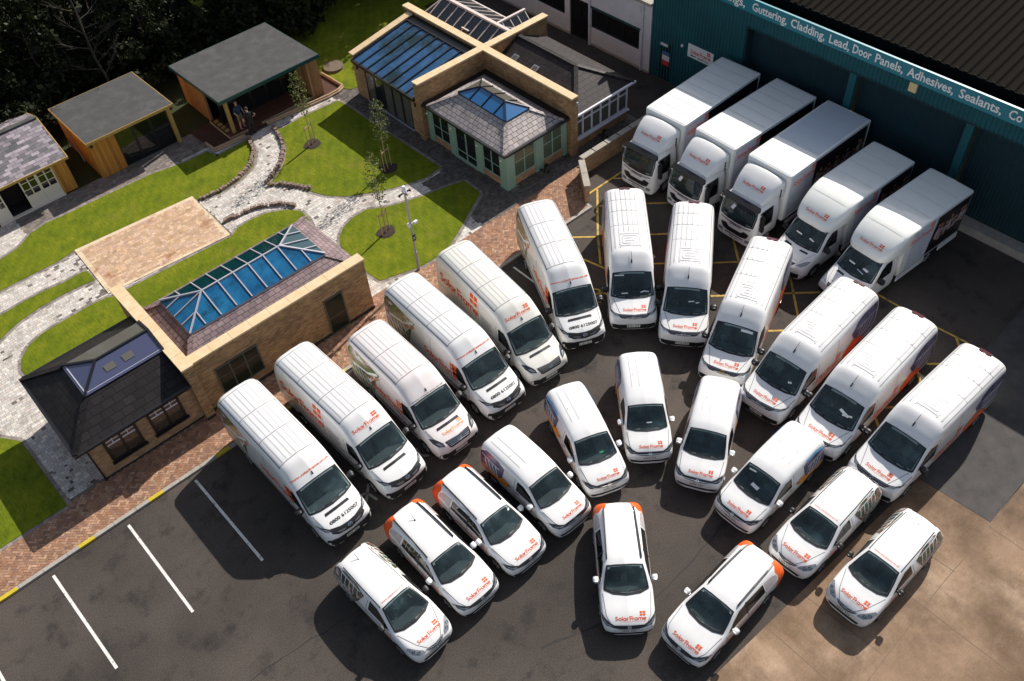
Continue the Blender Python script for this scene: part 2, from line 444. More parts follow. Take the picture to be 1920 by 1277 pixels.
def logo(bv, view, u, v, width, parent, mat='orange', adv=(1, 0), up=(0, 1), key=None, bold=.235, strap=True, slant=0.0):
    """the SolarFrame lettering with its four-pane mark and thin strapline; u, v: centre"""
    s = width / LOGO_W; u0 = u - adv[0] * width / 2; v0 = v - adv[1] * width / 2 - up[1] * .5 * s
    segs = [(st, bold * s) for st in place(LOGO, u0, v0, adv, up, s)]
    for i in (0, 1):
        for j in (0, 1):
            a0 = LOGO_W - 1.95 + i * .98; b0 = 1.6 + j * .98
            segs.append((place([[(a0 + .1, b0 + .36), (a0 + .64, b0 + .36)]], u0, v0, adv, up, s)[0], .72 * s))
    if strap: segs.append((place([[(1.6, -.5), (LOGO_W, -.5)]], u0, v0, adv, up, s)[0], .10 * s))
    return lines('company_logo', bv, view, segs, .1 * s, M[mat], parent, .007, key, step=.06)
FONTM = {}
def text_mesh(txt, bold=0.0):
    k = (txt, bold)
    if k not in FONTM:
        c = bpy.data.curves.new('lettering', 'FONT'); c.body = txt; c.size = 1.0; c.resolution_u = 2; c.offset = bold
        o = bpy.data.objects.new('lettering', c); COL.objects.link(o); bpy.context.view_layer.update()
        me = bpy.data.meshes.new_from_object(o.evaluated_get(bpy.context.evaluated_depsgraph_get()))
        FONTM[k] = ([(v.co.x, v.co.y) for v in me.vertices], [list(p.vertices) for p in me.polygons])
        bpy.data.objects.remove(o); bpy.data.curves.remove(c); bpy.data.meshes.remove(me)
    return FONTM[k]
def text(name, bv, view, txt, u, v, width, height, mat, parent, adv=(1, 0), up=(0, 1), key=None, bold=0.0, off=.007):
    if key and key in MESH: return link(name, MESH[key], parent)
    V, F = text_mesh(txt, bold); x0 = min(p[0] for p in V); x1 = max(p[0] for p in V); sx = width / (x1 - x0); sy = height / .72
    Q = []
    for a, b in V:
        a = (a - x0) * sx - width / 2; b = b * sy - height / 2
        Q.append(stick(bv, view, u + adv[0] * a + up[0] * b, v + adv[1] * a + up[1] * b, off))
    idx = {}; W_ = []
    for i, q in enumerate(Q):
        if q is not None: idx[i] = len(W_); W_.append(tuple(q))
    o, d = ray(view, 0, 0); G = []
    for f in F:
        if all(i in idx for i in f):
            g = [idx[i] for i in f]; n = (Vector(W_[g[1]]) - Vector(W_[g[0]])).cross(Vector(W_[g[2]]) - Vector(W_[g[0]])); G.append(g if n.dot(d) < 0 else g[::-1])
    me = bpy.data.meshes.new(name); me.from_pydata(W_, [], G); me.materials.append(M[mat]); me.update()
    if key: MESH[key] = me
    return link(name, me, parent)

def handles(root, t, P, mat='black'):
    for i, (d, z) in enumerate(P): lines('door_handle', BV[t], 'side', [[(d, z), (d + .17, z)]], .045, M[mat], root, .022, t + 'dh%d' % i, mirror=True)
def wheel(parent, d, y, r=.34, wd=.22, key='w'):
    """one wheel: tyre with a rim inside; y is the outer face"""
    k = (key, y > 0)
    if k not in MESH:
        sg = 1 if y > 0 else -1; n = 24; ty = MB()
        prof = [(r * .62, 0), (r * .93, .0), (r, -.03), (r, -wd + .03), (r * .93, -wd), (r * .3, -wd)]
        for (r0, w0), (r1, w1) in zip(prof, prof[1:]):
            for i in range(n):
                a, b = 2 * math.pi * i / n, 2 * math.pi * (i + 1) / n
                q = [(r0 * math.cos(a), sg * w0, r0 * math.sin(a)), (r0 * math.cos(b), sg * w0, r0 * math.sin(b)), (r1 * math.cos(b), sg * w1, r1 * math.sin(b)), (r1 * math.cos(a), sg * w1, r1 * math.sin(a))]
                ty.face(q if sg < 0 else q[::-1])
        rm = MB()
        for i in range(n):
            a, b = 2 * math.pi * i / n, 2 * math.pi * (i + 1) / n
            q = [(0, -sg * .03, 0), (r * .64 * math.cos(a), -sg * .02, r * .64 * math.sin(a)), (r * .64 * math.cos(b), -sg * .02, r * .64 * math.sin(b))]
            rm.face(q if sg < 0 else q[::-1])
        for i in range(5):
            a = 2 * math.pi * i / 5; p0 = (r * .12 * math.cos(a), -sg * .012, r * .12 * math.sin(a)); p1 = (r * .6 * math.cos(a), -sg * .01, r * .6 * math.sin(a)); rm.bar(p0, p1, .05, .02)
        MESH[k] = (ty.mesh('tyre', [M['rubber']], True, True), rm.mesh('rim', [M['alloy']]))
    w = empty('wheel'); w.parent = parent; w.location = (-d, y, r); w.empty_display_size = .1
    link('tyre', MESH[k][0], w); link('rim', MESH[k][1], w); return w
def mirror_part(parent, d, y, z, mat, big=1.0, key='m'):
    """door mirror: rounded housing on a short arm, glass on the rear face"""
    k = (key, y > 0)
    if k not in MESH:
        sg = 1 if y > 0 else -1; b = MB()
        b.bar((.03, -sg * .12, -.05), (0, sg * .03, 0), .07, .05)
        a = .11 * big; h = .10 * big
        sec = [(.10, .55), (.05, .95), (-.05, 1.0), (-.09, .9)]
        for (x0, k0), (x1, k1) in zip(sec, sec[1:]):
            for i in range(10):
                t0, t1 = 2 * math.pi * i / 10, 2 * math.pi * (i + 1) / 10
                P = lambda x, kk, t: (x, sg * (.10 * big) + a * kk * math.copysign(abs(math.cos(t)) ** .6, math.cos(t)), .03 + h * kk * math.copysign(abs(math.sin(t)) ** .6, math.sin(t)))
                b.face([P(x0, k0, t0), P(x0, k0, t1), P(x1, k1, t1), P(x1, k1, t0)])
        for x, kk, rv in ((.10, .55, False), (-.09, .9, True)):
            f = [(x, sg * (.10 * big) + a * kk * math.copysign(abs(math.cos(t)) ** .6, math.cos(t)), .03 + h * kk * math.copysign(abs(math.sin(t)) ** .6, math.sin(t))) for t in [2 * math.pi * i / 10 for i in range(10)]]
            b.face(f[::-1] if rv else f)
        MESH[k] = b.mesh('door_mirror', [mat], True, True)
    o = link('door_mirror', MESH[k], parent); o.location = (-d, y, z); return o
def cabin(parent, d0, d1, halfw, zfloor, zbelt, seats, mat='seatcloth', hs=1.0):
    """what shows through the windscreen: dashboard, steering wheel, seats"""
    b = MB(); b.hexa([(-d0, -halfw, zfloor), (-d0 - .5, -halfw, zfloor), (-d0 - .5, halfw, zfloor), (-d0, halfw, zfloor)][::-1], [(-d0, -halfw, zbelt - .04), (-d0 - .45, -halfw, zbelt - .02), (-d0 - .45, halfw, zbelt - .02), (-d0, halfw, zbelt - .04)][::-1]); b.build('dashboard', M['interior'], parent)
    yw = -halfw * .5; s = MB(); c = Vector((-d0 - .62, yw, zbelt + .02)); n = 18
    e1 = Vector((0, 1, 0)); e2 = Vector((-.55, 0, .83)).normalized()
    pts = [c + (e1 * math.cos(2 * math.pi * i / n) + e2 * math.sin(2 * math.pi * i / n)) * .19 for i in range(n)]
    for i in range(n): s.tube(pts[i], pts[(i + 1) % n], .017, n=6, caps=False)
    s.tube(pts[0], pts[n // 2], .014, n=6); s.tube(c, c + Vector((.25, 0, -.12)), .03, n=6); s.build('steering_wheel', M['black'], parent)
    for y in seats:
        q = MB(); q.box(-d1 + .0, -d1 + .5, y - .24, y + .24, zfloor, zfloor + .22)
        q.hexa([(-d1 - .12, y - .23, zfloor + .15), (-d1 + .03, y - .23, zfloor + .15), (-d1 + .03, y + .23, zfloor + .15), (-d1 - .12, y + .23, zfloor + .15)], [(-d1 - .22, y - .2, zfloor + .8 * hs), (-d1 - .10, y - .2, zfloor + .8 * hs), (-d1 - .10, y + .2, zfloor + .8 * hs), (-d1 - .22, y + .2, zfloor + .8 * hs)])
        q.box(-d1 - .22, -d1 - .12, y - .12, y + .12, zfloor + .83 * hs, zfloor + 1.03 * hs); q.build('seat', M[mat], parent)
# ------------------------------------------------------------------ site materials
M['asphalt'] = mottled('asphalt', (.025, .0205, .018), (.092, .073, .061), .12, .9, 24, .8, (.9, (.017, .0145, .0135), .53, .72), grain=(.45, 1.5))
M['newtar'] = mottled('patched_asphalt', (.048, .045, .044), (.085, .078, .075), 1.6, .9, 60, .5)
def slabmat():
    m, t, p = newmat('stained_concrete'); v = coords(t); vs_ = coords(t, 'Object', (1, .35, 1))
    c = ramp(t, noise(t, v, .28, 7, .65), [(.30, (.16, .098, .056)), (.52, (.285, .188, .118)), (.70, (.46, .335, .235))])
    c = mix(t, c, (.085, .050, .028), ramp(t, noise(t, v, .15, 7, .7), [(.43, (0, 0, 0)), (.60, (.85, .85, .85))]))
    c = mix(t, c, (.14, .085, .045), ramp(t, noise(t, vs_, .9, 6, .7), [(.54, (0, 0, 0)), (.70, (.7, .7, .7))]))
    f = noise(t, v, 18, 4, .7); c = mix(t, c, ramp(t, f, [(.25, (.78, .78, .78)), (.75, (1.18, 1.18, 1.18))]), 1.0, 'MULTIPLY')
    t.links.new(c, p.inputs['Base Color']); p.inputs['Roughness'].default_value = .88; bump(t, p, f, .4); return m
M['concrete'] = slabmat()
M['soil'] = mottled('dark_bark_soil', (.022, .013, .009), (.045, .028, .02), 4, .95, 40, .8)
M['wildgrass'] = mottled('rough_grass', (.014, .021, .005), (.032, .043, .009), .5, .95, 30, .8)
def lawnmat():
    m, t, p = newmat('mown_grass'); v = coords(t); v2 = coords(t, 'Object', (6, 1.2, 1), (0, 0, RAD(25)))
    a = noise(t, v, .9, 6, .7); c = ramp(t, a, [(.25, (.085, .125, .006)), (.5, (.145, .185, .010)), (.75, (.22, .23, .016))])
    sw = N(t, 'ShaderNodeTexWave'); sw.inputs['Scale'].default_value = .62; sw.inputs['Distortion'].default_value = 2.5; sw.inputs['Detail'].default_value = 3; t.links.new(coords(t, 'Object', (1, 1, 1), (0, 0, RAD(38))), sw.inputs['Vector']); c = mix(t, c, ramp(t, sw.outputs['Fac'], [(.2, (.94, .955, .93)), (.8, (1.05, 1.04, 1.02))]), 1.0, 'MULTIPLY')
    b = noise(t, v2, 2.2, 4); c = mix(t, c, ramp(t, b, [(.3, (.75, .8, .7)), (.7, (1.2, 1.15, 1.1))]), 1.0, 'MULTIPLY')
    f = noise(t, v, 45, 3, .7); c = mix(t, c, ramp(t, f, [(.25, (.5, .55, .5)), (.75, (1.35, 1.3, 1.2))]), 1.0, 'MULTIPLY')
    w2 = noise(t, v, .55, 6, .75); c = mix(t, c, (.20, .17, .035), ramp(t, w2, [(.56, (0, 0, 0)), (.74, (.75, .75, .75))]))
    t.links.new(c, p.inputs['Base Color']); p.inputs['Roughness'].default_value = .95; p.inputs['Specular IOR Level'].default_value = .15; bump(t, p, f, 1.0, .03); return m
M['lawn'] = lawnmat()
M['setts'] = tinted('paving_setts', .85, 35, .3, (1.2, .52, .75, (.55, .52, .48)))
M['brickpave'] = tinted('herringbone_bricks', .85, 40, .3, (.8, .5, .75, (.75, .72, .7)))
M['flags'] = tinted('sandstone_flags', .8, 30, .25, (1.1, .56, .72, (.55, .36, .18)))
M['joint'] = mottled('sandy_joints', (.13, .11, .09), (.19, .165, .14), 6, .95, 40, .3)
M['brick'] = bricks('buff_brick', (.60, .38, .19), (.36, .20, .10), (.30, .24, .18), .225, .075, .010)
M['brickdark'] = bricks('brown_brick', (.52, .32, .145), (.29, .155, .07), (.24, .19, .13), .225, .075, .010)
M['plinth'] = bricks('blue_brick', (.045, .042, .045), (.03, .028, .03), (.05, .05, .05), .225, .075, .01)
M['coping'] = mottled('sandstone_coping', (.62, .45, .25), (.72, .56, .36), 2.5, .8, 40, .15)
M['copgrey'] = mottled('grey_coping', (.30, .27, .23), (.42, .38, .33), 3, .85, 40, .2)
M['kerb'] = mottled('kerb_stone', (.30, .28, .25), (.42, .39, .35), 2.5, .85, 50, .2)
M['tile_purple'] = bricks('plum_slate', (.27, .20, .21), (.19, .14, .15), (.05, .04, .045), .30, .22, .012, .6, .5, None, .8)
M['tile_grey'] = bricks('pale_slate', (.47, .425, .42), (.36, .325, .325), (.07, .06, .065), .33, .24, .014, .6, .5, None, .8)
M['tile_dark'] = bricks('charcoal_tile', (.024, .020, .022), (.015, .013, .015), (.008, .007, .008), .45, .32, .020, .55, .5, None, 1.0)
M['tile_brown'] = bricks('dark_brown_tile', (.040, .032, .035), (.026, .022, .024), (.012, .011, .012), .42, .30, .018, .6, .5, None, 1.0)
M['slate_mix'] = bricks('mottled_shingle', (.42, .37, .42), (.12, .12, .13), (.05, .05, .055), .42, .20, .008, .7, .5, None, .6)
M['felt'] = mottled('grey_roof_felt', (.050, .050, .051), (.078, .078, .077), 1.6, .95, 40, .4, (.8, (.095, .095, .093), .55, .8), grain=(.6, 1.35))
M['cedar'] = planks('cedar_boards', (.50, .205, .03), (.62, .29, .05), (.36, .14, .025), .15)
M['cedarold'] = planks('weathered_cedar', (.48, .25, .10), (.28, .13, .06), (.58, .34, .14), .15)
M['timber'] = mottled('pale_timber', (.42, .26, .07), (.52, .34, .11), 4, .6, 20, .1)
M['log'] = mottled('cut_log', (.38, .25, .15), (.52, .36, .23), 8, .8, 30, .3)
M['deck'] = planks('brown_decking', (.10, .035, .02), (.13, .05, .028), (.08, .028, .017), .14, .6, 1)
M['fascia'] = plain('black_gutter', (.012, .012, .014), .35)
M['teal_fascia'] = plain('dark_teal_fascia', (.012, .06, .06), .4)
M['green'] = plain('sage_green_frame', (.27, .41, .32), .4)
M['upvc'] = plain('white_window_frame', (.72, .70, .76), .35)
M['creamjoin'] = plain('cream_joinery', (.76, .69, .58), .45)
M['alu'] = plain('light_grey_bar', (.45, .45, .50), .35, .2)
M['pinkbar'] = plain('pale_frame_bar', (.66, .58, .54), .4)
M['stone'] = mottled('edging_stone', (.13, .08, .06), (.34, .25, .21), 9, .9, 25, .5)
M['bluepane'] = plain('blue_roof_glass', (.010, .115, .30), .05, 0, .8, .9)
M['bluepane2'] = mottled('patchy_blue_roof_glass', (.005, .075, .19), (.014, .14, .29), .8, .05, 3, 0, (1.1, (.006, .045, .08), .54, .70))  # patches in the colour imitate uneven sky reflections
M['leanglass'] = mottled('reflection_painted_glass', (.016, .065, .16), (.035, .105, .22), 1.3, .05, 3, 0, (.45, (.010, .028, .030), .50, .62))  # dark green patches in the colour imitate reflected trees
M['violet'] = plain('violet_roof_glass', (.055, .062, .125), .06, 0, .8, .9)
M['tealpane'] = plain('dark_teal_glass', (.004, .035, .04), .05, 0, .5, .9)
M['pane'] = glassy('window_pane', (.25, .28, .26), .75, .03, (.012, .016, .016))
M['greypane'] = plain('curtained_pane', (.11, .105, .09), .12, 0, .4)
M['greenpane'] = plain('blind_pane', (.10, .135, .085), .12, 0, .4)
M['darkpane'] = plain('dark_pane', (.006, .008, .009), .06, 0, .4, .8)
M['olivepane'] = plain('olive_pane', (.014, .021, .013), .12, 0, 0, .3)
M['dimroom'] = plain('dim_room', (.03, .026, .024), .9)
M['teal'] = mottled('teal_sheet', (.002, .070, .085), (.004, .098, .118), .5, .75, 25, .05, (1.6, (.004, .055, .066), .56, .75))
M['tealdark'] = mottled('dark_teal_sheet', (.001, .022, .032), (.002, .034, .046), .5, .8, 25, .05)
M['tealsign'] = plain('teal_sign_board', (.002, .19, .25), .45)
M['signtext'] = plain('white_sign_letters', (.80, .82, .80), .5)
M['roofsheet_'] = mottled('weathered_roof_sheet', (.020, .017, .014), (.032, .027, .022), .7, .8, 30, .2)
M['roofsheet'] = plain('weathered_roof_sheet', (.017, .0145, .012), 1.0, 0, 0, .03)
M['render'] = mottled('white_render', (.60, .59, .62), (.68, .67, .69), 1.5, .85, 40, .2, (.9, (.42, .34, .2), .66, .8))
M['yellow'] = mottled('yellow_road_paint', (.50, .31, .045), (.60, .40, .08), 4, .8, 40, .2, (3.0, (.10, .08, .045), .52, .66))
M['whiteline'] = mottled('white_road_paint', (.62, .60, .56), (.82, .80, .76), 3, .8, 40, .2, (4.0, (.22, .20, .18), .57, .68))
M['greyline'] = mottled('worn_road_paint', (.30, .28, .26), (.42, .40, .37), 6, .85, 50, .2)
M['kerbyellow'] = mottled('yellow_kerb_paint', (.50, .38, .02), (.62, .48, .03), 5, .7, 40, .2)
M['jointline'] = plain('faint_slab_joint', (.17, .12, .085), .9)
M['seal'] = plain('tar_seal', (.022, .019, .018), .8)
M['galv'] = plain('galvanised_steel', (.36, .38, .42), .45, .5)
M['cover'] = mottled('weathered_cover', (.12, .085, .06), (.18, .13, .095), 5, .9, 40, .3)
M['darkframe'] = plain('dark_bronze_frame', (.075, .085, .068), .4)
M['bed'] = mottled('red_brown_mulch', (.05, .020, .012), (.085, .036, .022), 5, .95, 30, .8)
M['dullgutter'] = plain('dull_black_gutter', (.008, .008, .009), 1.0, 0, 0, .05)
M['tanpane'] = plain('brown_tinted_pane', (.055, .044, .034), .10, 0, .4)
M['bark'] = mottled('bark', (.06, .042, .03), (.11, .08, .055), 6, .95, 30, .6)
M['palebark'] = mottled('pale_bark', (.34, .25, .16), (.45, .34, .22), 6, .9, 30, .3)
M['lampw'] = plain('white_glass_globe', (.8, .8, .76), .2)
def leafmat(name, c0, c1):
    m, t, p = newmat(name); oi = N(t, 'ShaderNodeVertexColor'); oi.layer_name = 'tint'; c = mix(t, c0, c1, oi.outputs[0]); t.links.new(c, p.inputs['Base Color']); p.inputs['Roughness'].default_value = .6; p.inputs['Specular IOR Level'].default_value = .25
    tl = N(t, 'ShaderNodeBsdfTranslucent'); t.links.new(c, tl.inputs[0]); ms = N(t, 'ShaderNodeMixShader'); ms.inputs[0].default_value = .18
    o = [n for n in t.nodes if n.type == 'OUTPUT_MATERIAL'][0]; t.links.new(p.outputs[0], ms.inputs[1]); t.links.new(tl.outputs[0], ms.inputs[2]); t.links.new(ms.outputs[0], o.inputs[0]); return m
M['leafdark'] = leafmat('dark_leaves', (.005, .009, .003), (.030, .038, .010))
M['leaf'] = leafmat('young_leaves', (.05, .075, .012), (.16, .18, .05))

# ------------------------------------------------------------------ ground
def lift(P, h): return [(x * (1 - h / CAM_H), y * (1 - h / CAM_H)) for x, y in P]
def sheet(name, P, z, mat, kind='structure', label=None, cat=None, group=None):
    if sum(a[0] * b[1] - b[0] * a[1] for a, b in zip(P, P[1:] + P[:1])) < 0: P = P[::-1]
    b = MB(); b.face([(x, y, z) for x, y in P]); o = b.build(name, mat)
    return tag(o, label, cat, group, kind)
sheet('ground', [(-160, -160), (240, -160), (240, 240), (-160, 240)], -.02, M['wildgrass'])
YARD = [(-60, -60), (35.4, -60), (35.4, 45.5), (31.4, 45.5), (31.4, 26.15), (26.0, 26.12), (24.7, 24.3), (24.6, 24.0), (-60, 24.0)]
sheet('yard', YARD, 0, M['asphalt'])
sheet('yard_patch', [(22.2, 2.05), (35.1, 2.05), (35.1, 6.35), (21.9, 6.1), (21.9, 4.75), (22.05, 4.74)], .004, M['newtar'])
sheet('concrete_slab', [(9.4, 5.2), (22.02, 4.74), (22.17, 2.04), (24.2, 2.07), (35.1, 2.05), (35.1, -40), (11.4, -40), (11.0, -5)], .004, M['concrete'])
b = MB()
for P in ([(35, 1.99), (18.9, 1.94), (9.6, 1.6)], [(13.5, 5.0), (13.2, -12)], [(17.8, 4.9), (17.6, -12)], [(22.0, 2.0), (21.9, -12)], [(26.5, 2.0), (26.4, -12)], [(9.6, -2.2), (35, -2.0)], [(15.4, 1.9), (15.3, 5.0)], [(19.6, 1.9), (19.5, 4.9)]):
    for a, c in zip(P, P[1:]): b.bar((a[0], a[1], .0065), (c[0], c[1], .0065), .022, .001)
tag(b.build('slab_joints', M['jointline']), kind='structure')
b = MB()
def crack(P, w):
    for a, c in zip(P, P[1:]):
        n = 7; pr = Vector(a)
        for i in range(1, n + 1):
            q = Vector(a).lerp(Vector(c), i / n) + Vector((random.uniform(-.05, .05), random.uniform(-.05, .05))); b.bar((pr.x, pr.y, .003), (q.x, q.y, .003), w * random.uniform(.5, 1.5), .001); pr = q
crack([(17.76, 8.64), (14.66, 8.31), (11.41, 8.19), (7.6, 9.6)], .07); crack([(4.2, 14.8), (.77, 15.33), (-3, 15.4)], .035); crack([(-6, 20), (-2.5, 16.5), (0, 15.2)], .02)
tag(b.build('tar_seams', M['seal']), kind='structure')
# raised garden level, kerb, paving
GZ = .08
sheet('garden_base', [(-40, 24.1), (24.55, 24.1), (24.7, 24.3), (26.0, 26.12), (31.4, 26.15), (31.4, 28), (27.2, 28), (27.2, 44.2), (-40, 44.2)], GZ - .012, M['joint'])
b = MB(); rnd = random.Random(3)
segs = [(-40 + .915 * i) for i in range(71)]
YK = [(-5.03, -4.38), (-2.04, -1.42), (.79, 1.40), (3.70, 4.29), (6.5, 7.1), (9.3, 9.9), (12.1, 12.7)]
for x in segs:
    if x < 24.5: b.box(x + .006, min(x + .909, 24.58), 23.90, 24.06, -.05, GZ + .015, 0)
b.box(24.45, 24.6, 24.06, 24.3, -.05, GZ + .015)
tag(b.build('kerb', M['kerb']), kind='structure')
for x0, x1 in YK: tag(sheet('kerb_marking', [(x0, 23.895), (x1, 23.895), (x1, 24.055), (x0, 24.055)], GZ + .019, M['kerbyellow']), kind='structure')
b = MB()
for x0, x1 in YK: b.face([(x0, 23.896, .012), (x1, 23.896, .012), (x1, 23.896, GZ + .019), (x0, 23.896, GZ + .019)])
tag(b.build('kerb_face_marking', M['kerbyellow']), kind='structure')
def clip(P, ax, lim, keep_less):
    out = []
    for a, c in zip(P, P[1:] + P[:1]):
        ia = (a[ax] <= lim) == keep_less; ic = (c[ax] <= lim) == keep_less
        if ia: out.append(a)
        if ia != ic:
            t = (lim - a[ax]) / (c[ax] - a[ax]); out.append((a[0] + (c[0] - a[0]) * t, a[1] + (c[1] - a[1]) * t))
    return out
def herring(name, x0, x1, y0, y1, z, pal, skip=None):
    b = MB(); rnd = random.Random(5); W_, g = .105, .006; c45 = S2_; rng = int((x1 - x0 + y1 - y0) / W_) + 6
    # basket of L-shapes turned 45 degrees
    cx, cy = x0, y0
    ext = int(max(x1 - x0, y1 - y0) / W_ * 1.5) + 8
    for i in range(-ext, ext):
        for j in range(-ext // 3 - 2, ext // 3 + 2):
            ux = (i + 4 * j) * W_; uy = i * W_; ccx = cx + (ux - uy) * c45; ccy = cy + (ux + uy) * c45
            if ccx < x0 - .5 or ccx > x1 + .5 or ccy < y0 - .5 or ccy > y1 + .5: continue
            for o in (0, 1):
                if o == 0: r = [(ux, uy), (ux + 2 * W_, uy), (ux + 2 * W_, uy + W_), (ux, uy + W_)]
                else: r = [(ux, uy + W_), (ux + W_, uy + W_), (ux + W_, uy + 3 * W_), (ux, uy + 3 * W_)]
                mx = sum(p[0] for p in r) / 4; my = sum(p[1] for p in r) / 4
                r = [(mx + (p[0] - mx) * (1 - g / abs(p[0] - mx)), my + (p[1] - my) * (1 - g / abs(p[1] - my))) for p in r]
                q = [(cx + (p[0] - p[1]) * c45, cy + (p[0] + p[1]) * c45) for p in r]
                if max(p[0] for p in q) < x0 or min(p[0] for p in q) > x1 or max(p[1] for p in q) < y0 or min(p[1] for p in q) > y1: continue
                mc = (sum(p[0] for p in q) / 4, sum(p[1] for p in q) / 4)
                if skip and skip(*mc): continue
                for ax, lim, less in ((0, x0, False), (0, x1, True), (1, y0, False), (1, y1, True)):
                    q = clip(q, ax, lim, less)
                    if len(q) < 3: break
                if len(q) < 3: continue
                k = rnd.uniform(.78, 1.18); c = rnd.choice(pal); b.face([(x, y, z) for x, y in q], 0, col=tuple(v * k for v in c))
    return b
S2_ = math.sqrt(.5)
RED = [(.36, .195, .115), (.31, .155, .085), (.42, .25, .16), (.27, .145, .10)]
tag(herring('b', -8.5, 26.3, 24.07, 26.66, GZ, RED, lambda x, y: (x > 24.55 and y < 24.30 + (x - 24.66) * 1.317) or (y > 25.98 and -.05 < x < 4.3) or (y > 26.0 and 4.3 < x < 12.9) or (x < -.1 and y > 26.05)).build('brick_pavement', M['brickpave']), kind='structure')
def inany(x, y, polys): return any(inpoly_(x, y, P) for P in polys)
def inpoly_(x, y, P):
    c = False
    for (x0, y0), (x1, y1) in zip(P, P[1:] + P[:1]):
        if (y0 > y) != (y1 > y) and x < (x1 - x0) * (y - y0) / (y1 - y0) + x0: c = not c
    return c
LAWN_A = [(1.02, 39.7), (1.8, 39.72), (2.63, 39.69), (3.48, 39.67), (4.16, 39.69), (4.76, 39.81), (10.98, 39.15), (11.15, 38.7), (12.2, 38.46), (13.38, 38.62), (14.63, 39.2), (15.4, 40.24), (15.68, 41.45), (13.65, 41.38), (13.51, 42.13), (12.15, 42.2), (10.41, 42.6), (7.88, 42.74), (5.39, 42.82), (4.66, 42.92), (3.72, 42.7), (2.93, 42.14), (1.87, 41.89), (-1.5, 41.4), (-6, 40.2), (-6, 39.0), (-2, 39.6)]
LAWN_B = [(.4, 38.1), (.99, 38.15), (1.64, 38.21), (2.52, 38.17), (3.57, 38.04), (4.4, 38.09), (4.64, 37.97), (4.61, 37.1), (3.88, 37.23), (2.92, 37.28), (1.94, 37.25), (.92, 37.05), (.26, 36.79), (-.19, 36.57), (-1.6, 35.6), (-2.4, 34), (-2.6, 32.4), (-4, 32.4), (-4.2, 35), (-3, 36.8), (-1.2, 37.8)]
LAWN_C = [(4.73, 35.45), (4.45, 35.61), (3.5, 35.67), (2.39, 35.62), (1.37, 35.57), (.64, 35.3), (.09, 34.77), (-.17, 34.18), (-.19, 33.69), (.1, 33.0), (.3, 30.6), (4.2, 30.6), (4.7, 30.4), (12.9, 30.4), (14.02, 32.6), (14.29, 33.4), (14.34, 34.21), (13.89, 34.8), (13.04, 35.34), (12.19, 35.46), (11.41, 35.41), (10.92, 35.1)]
LAWN_D = [(17.30, 41.1), (17.08, 40.15), (16.74, 39.27), (16.18, 38.45), (15.58, 37.9), (14.8, 37.42), (14.32, 37.15), (14.74, 36.72), (15.30, 35.91), (15.6, 35.05), (15.94, 34.24), (16.62, 33.46), (17.45, 32.9), (18.34, 32.41), (19.3, 32.02), (20.34, 31.7), (21.43, 31.81), (21.4, 34.47), (21.3, 36.87), (21.3, 38.71), (21.3, 39.95), (21.3, 40.37), (21.24, 40.85), (19.93, 40.97), (18.83, 41.03), (17.52, 40.96)]
LAWN_E = [(14.66, 31.22), (14.33, 30.75), (14.09, 30.08), (13.99, 29.4), (14.14, 28.49), (14.08, 28.05), (14.19, 27.3), (16.1, 26.7), (16.97, 26.66), (18.0, 26.85), (19.04, 27.37), (20.56, 28.22), (21.52, 28.71), (21.57, 30.1), (20.57, 30.38), (19.48, 30.62), (18.47, 30.94), (17.53, 31.33), (16.72, 31.89), (15.91, 31.88), (15.18, 31.64)]
LAWN_F = [(-30, 26.1), (-1.6, 26.08), (-1.72, 30.37), (-2.6, 31.6), (-5, 33), (-30, 34)]
PATIO = [(4.79, 39.71), (10.98, 39.17), (10.96, 35.13), (4.67, 35.62)]
LAWNS = [LAWN_A, LAWN_B, LAWN_C, LAWN_D, LAWN_E, LAWN_F]
for P in LAWNS: sheet('lawn', lift(P, GZ + .02), GZ + .02, M['lawn'])
b = MB(); rnd = random.Random(21)
for P in (LAWN_B, LAWN_C, LAWN_D, LAWN_E, LAWN_F, LAWN_A):
    P = lift(P, GZ + .02)
    for a, c in zip(P, P[1:] + P[:1]):
        a, c = Vector(a), Vector(c); n = max(1, round((c - a).length / .2)); dv = (c - a).normalized(); sv = Vector((-dv.y, dv.x)) * .16
        for i in range(n):
            p, q = a.lerp(c, i / n) + dv * .004, a.lerp(c, (i + 1) / n) - dv * .004; k = rnd.uniform(.7, 1.2)
            b.face([(p.x - sv.x, p.y - sv.y, GZ + .004), (q.x - sv.x, q.y - sv.y, GZ + .004), (q.x + sv.x, q.y + sv.y, GZ + .004), (p.x + sv.x, p.y + sv.y, GZ + .004)], 0, col=(.25 * k, .215 * k, .19 * k))
tag(b.build('path_edging', M['setts']), kind='structure')
sheet('lawn', lift([(20.9, 43.9), (21.9, 43.9), (22.2, 41.6), (22.4, 41.2), (26.6, 41.0), (31, 41.2), (31.2, 45.5), (34.9, 45.5), (34.9, 60), (21, 60)], GZ), GZ + .02, M['lawn'])
BUILT = [[(.1, 26.1), (4.2, 26.1), (4.2, 30.8), (.1, 30.8)], [(4.3, 26.1), (12.8, 26.1), (12.8, 30.3), (4.3, 30.3)], [(22.7, 27.9), (31, 27.9), (31, 41), (22.7, 41)], [(15, 41.6), (22, 41.6), (22, 48), (15, 48)], [(8.4, 44), (12.9, 44), (12.9, 48), (8.4, 48)], [(-4, 44.5), (7, 44.5), (7, 48), (-4, 48)]]
b = MB(); rnd = random.Random(11); PALE = [(.62, .585, .55), (.54, .51, .475), (.64, .60, .54), (.48, .445, .41), (.56, .495, .45)]; DARKS = [(.13, .115, .10), (.19, .17, .15)]; SHADED_SETTS = [(.115, .10, .092), (.085, .072, .066), (.15, .13, .12), (.10, .083, .075)]
BROWN = [(.20, .17, .155), (.25, .21, .185), (.16, .14, .13)]
y = 25.9
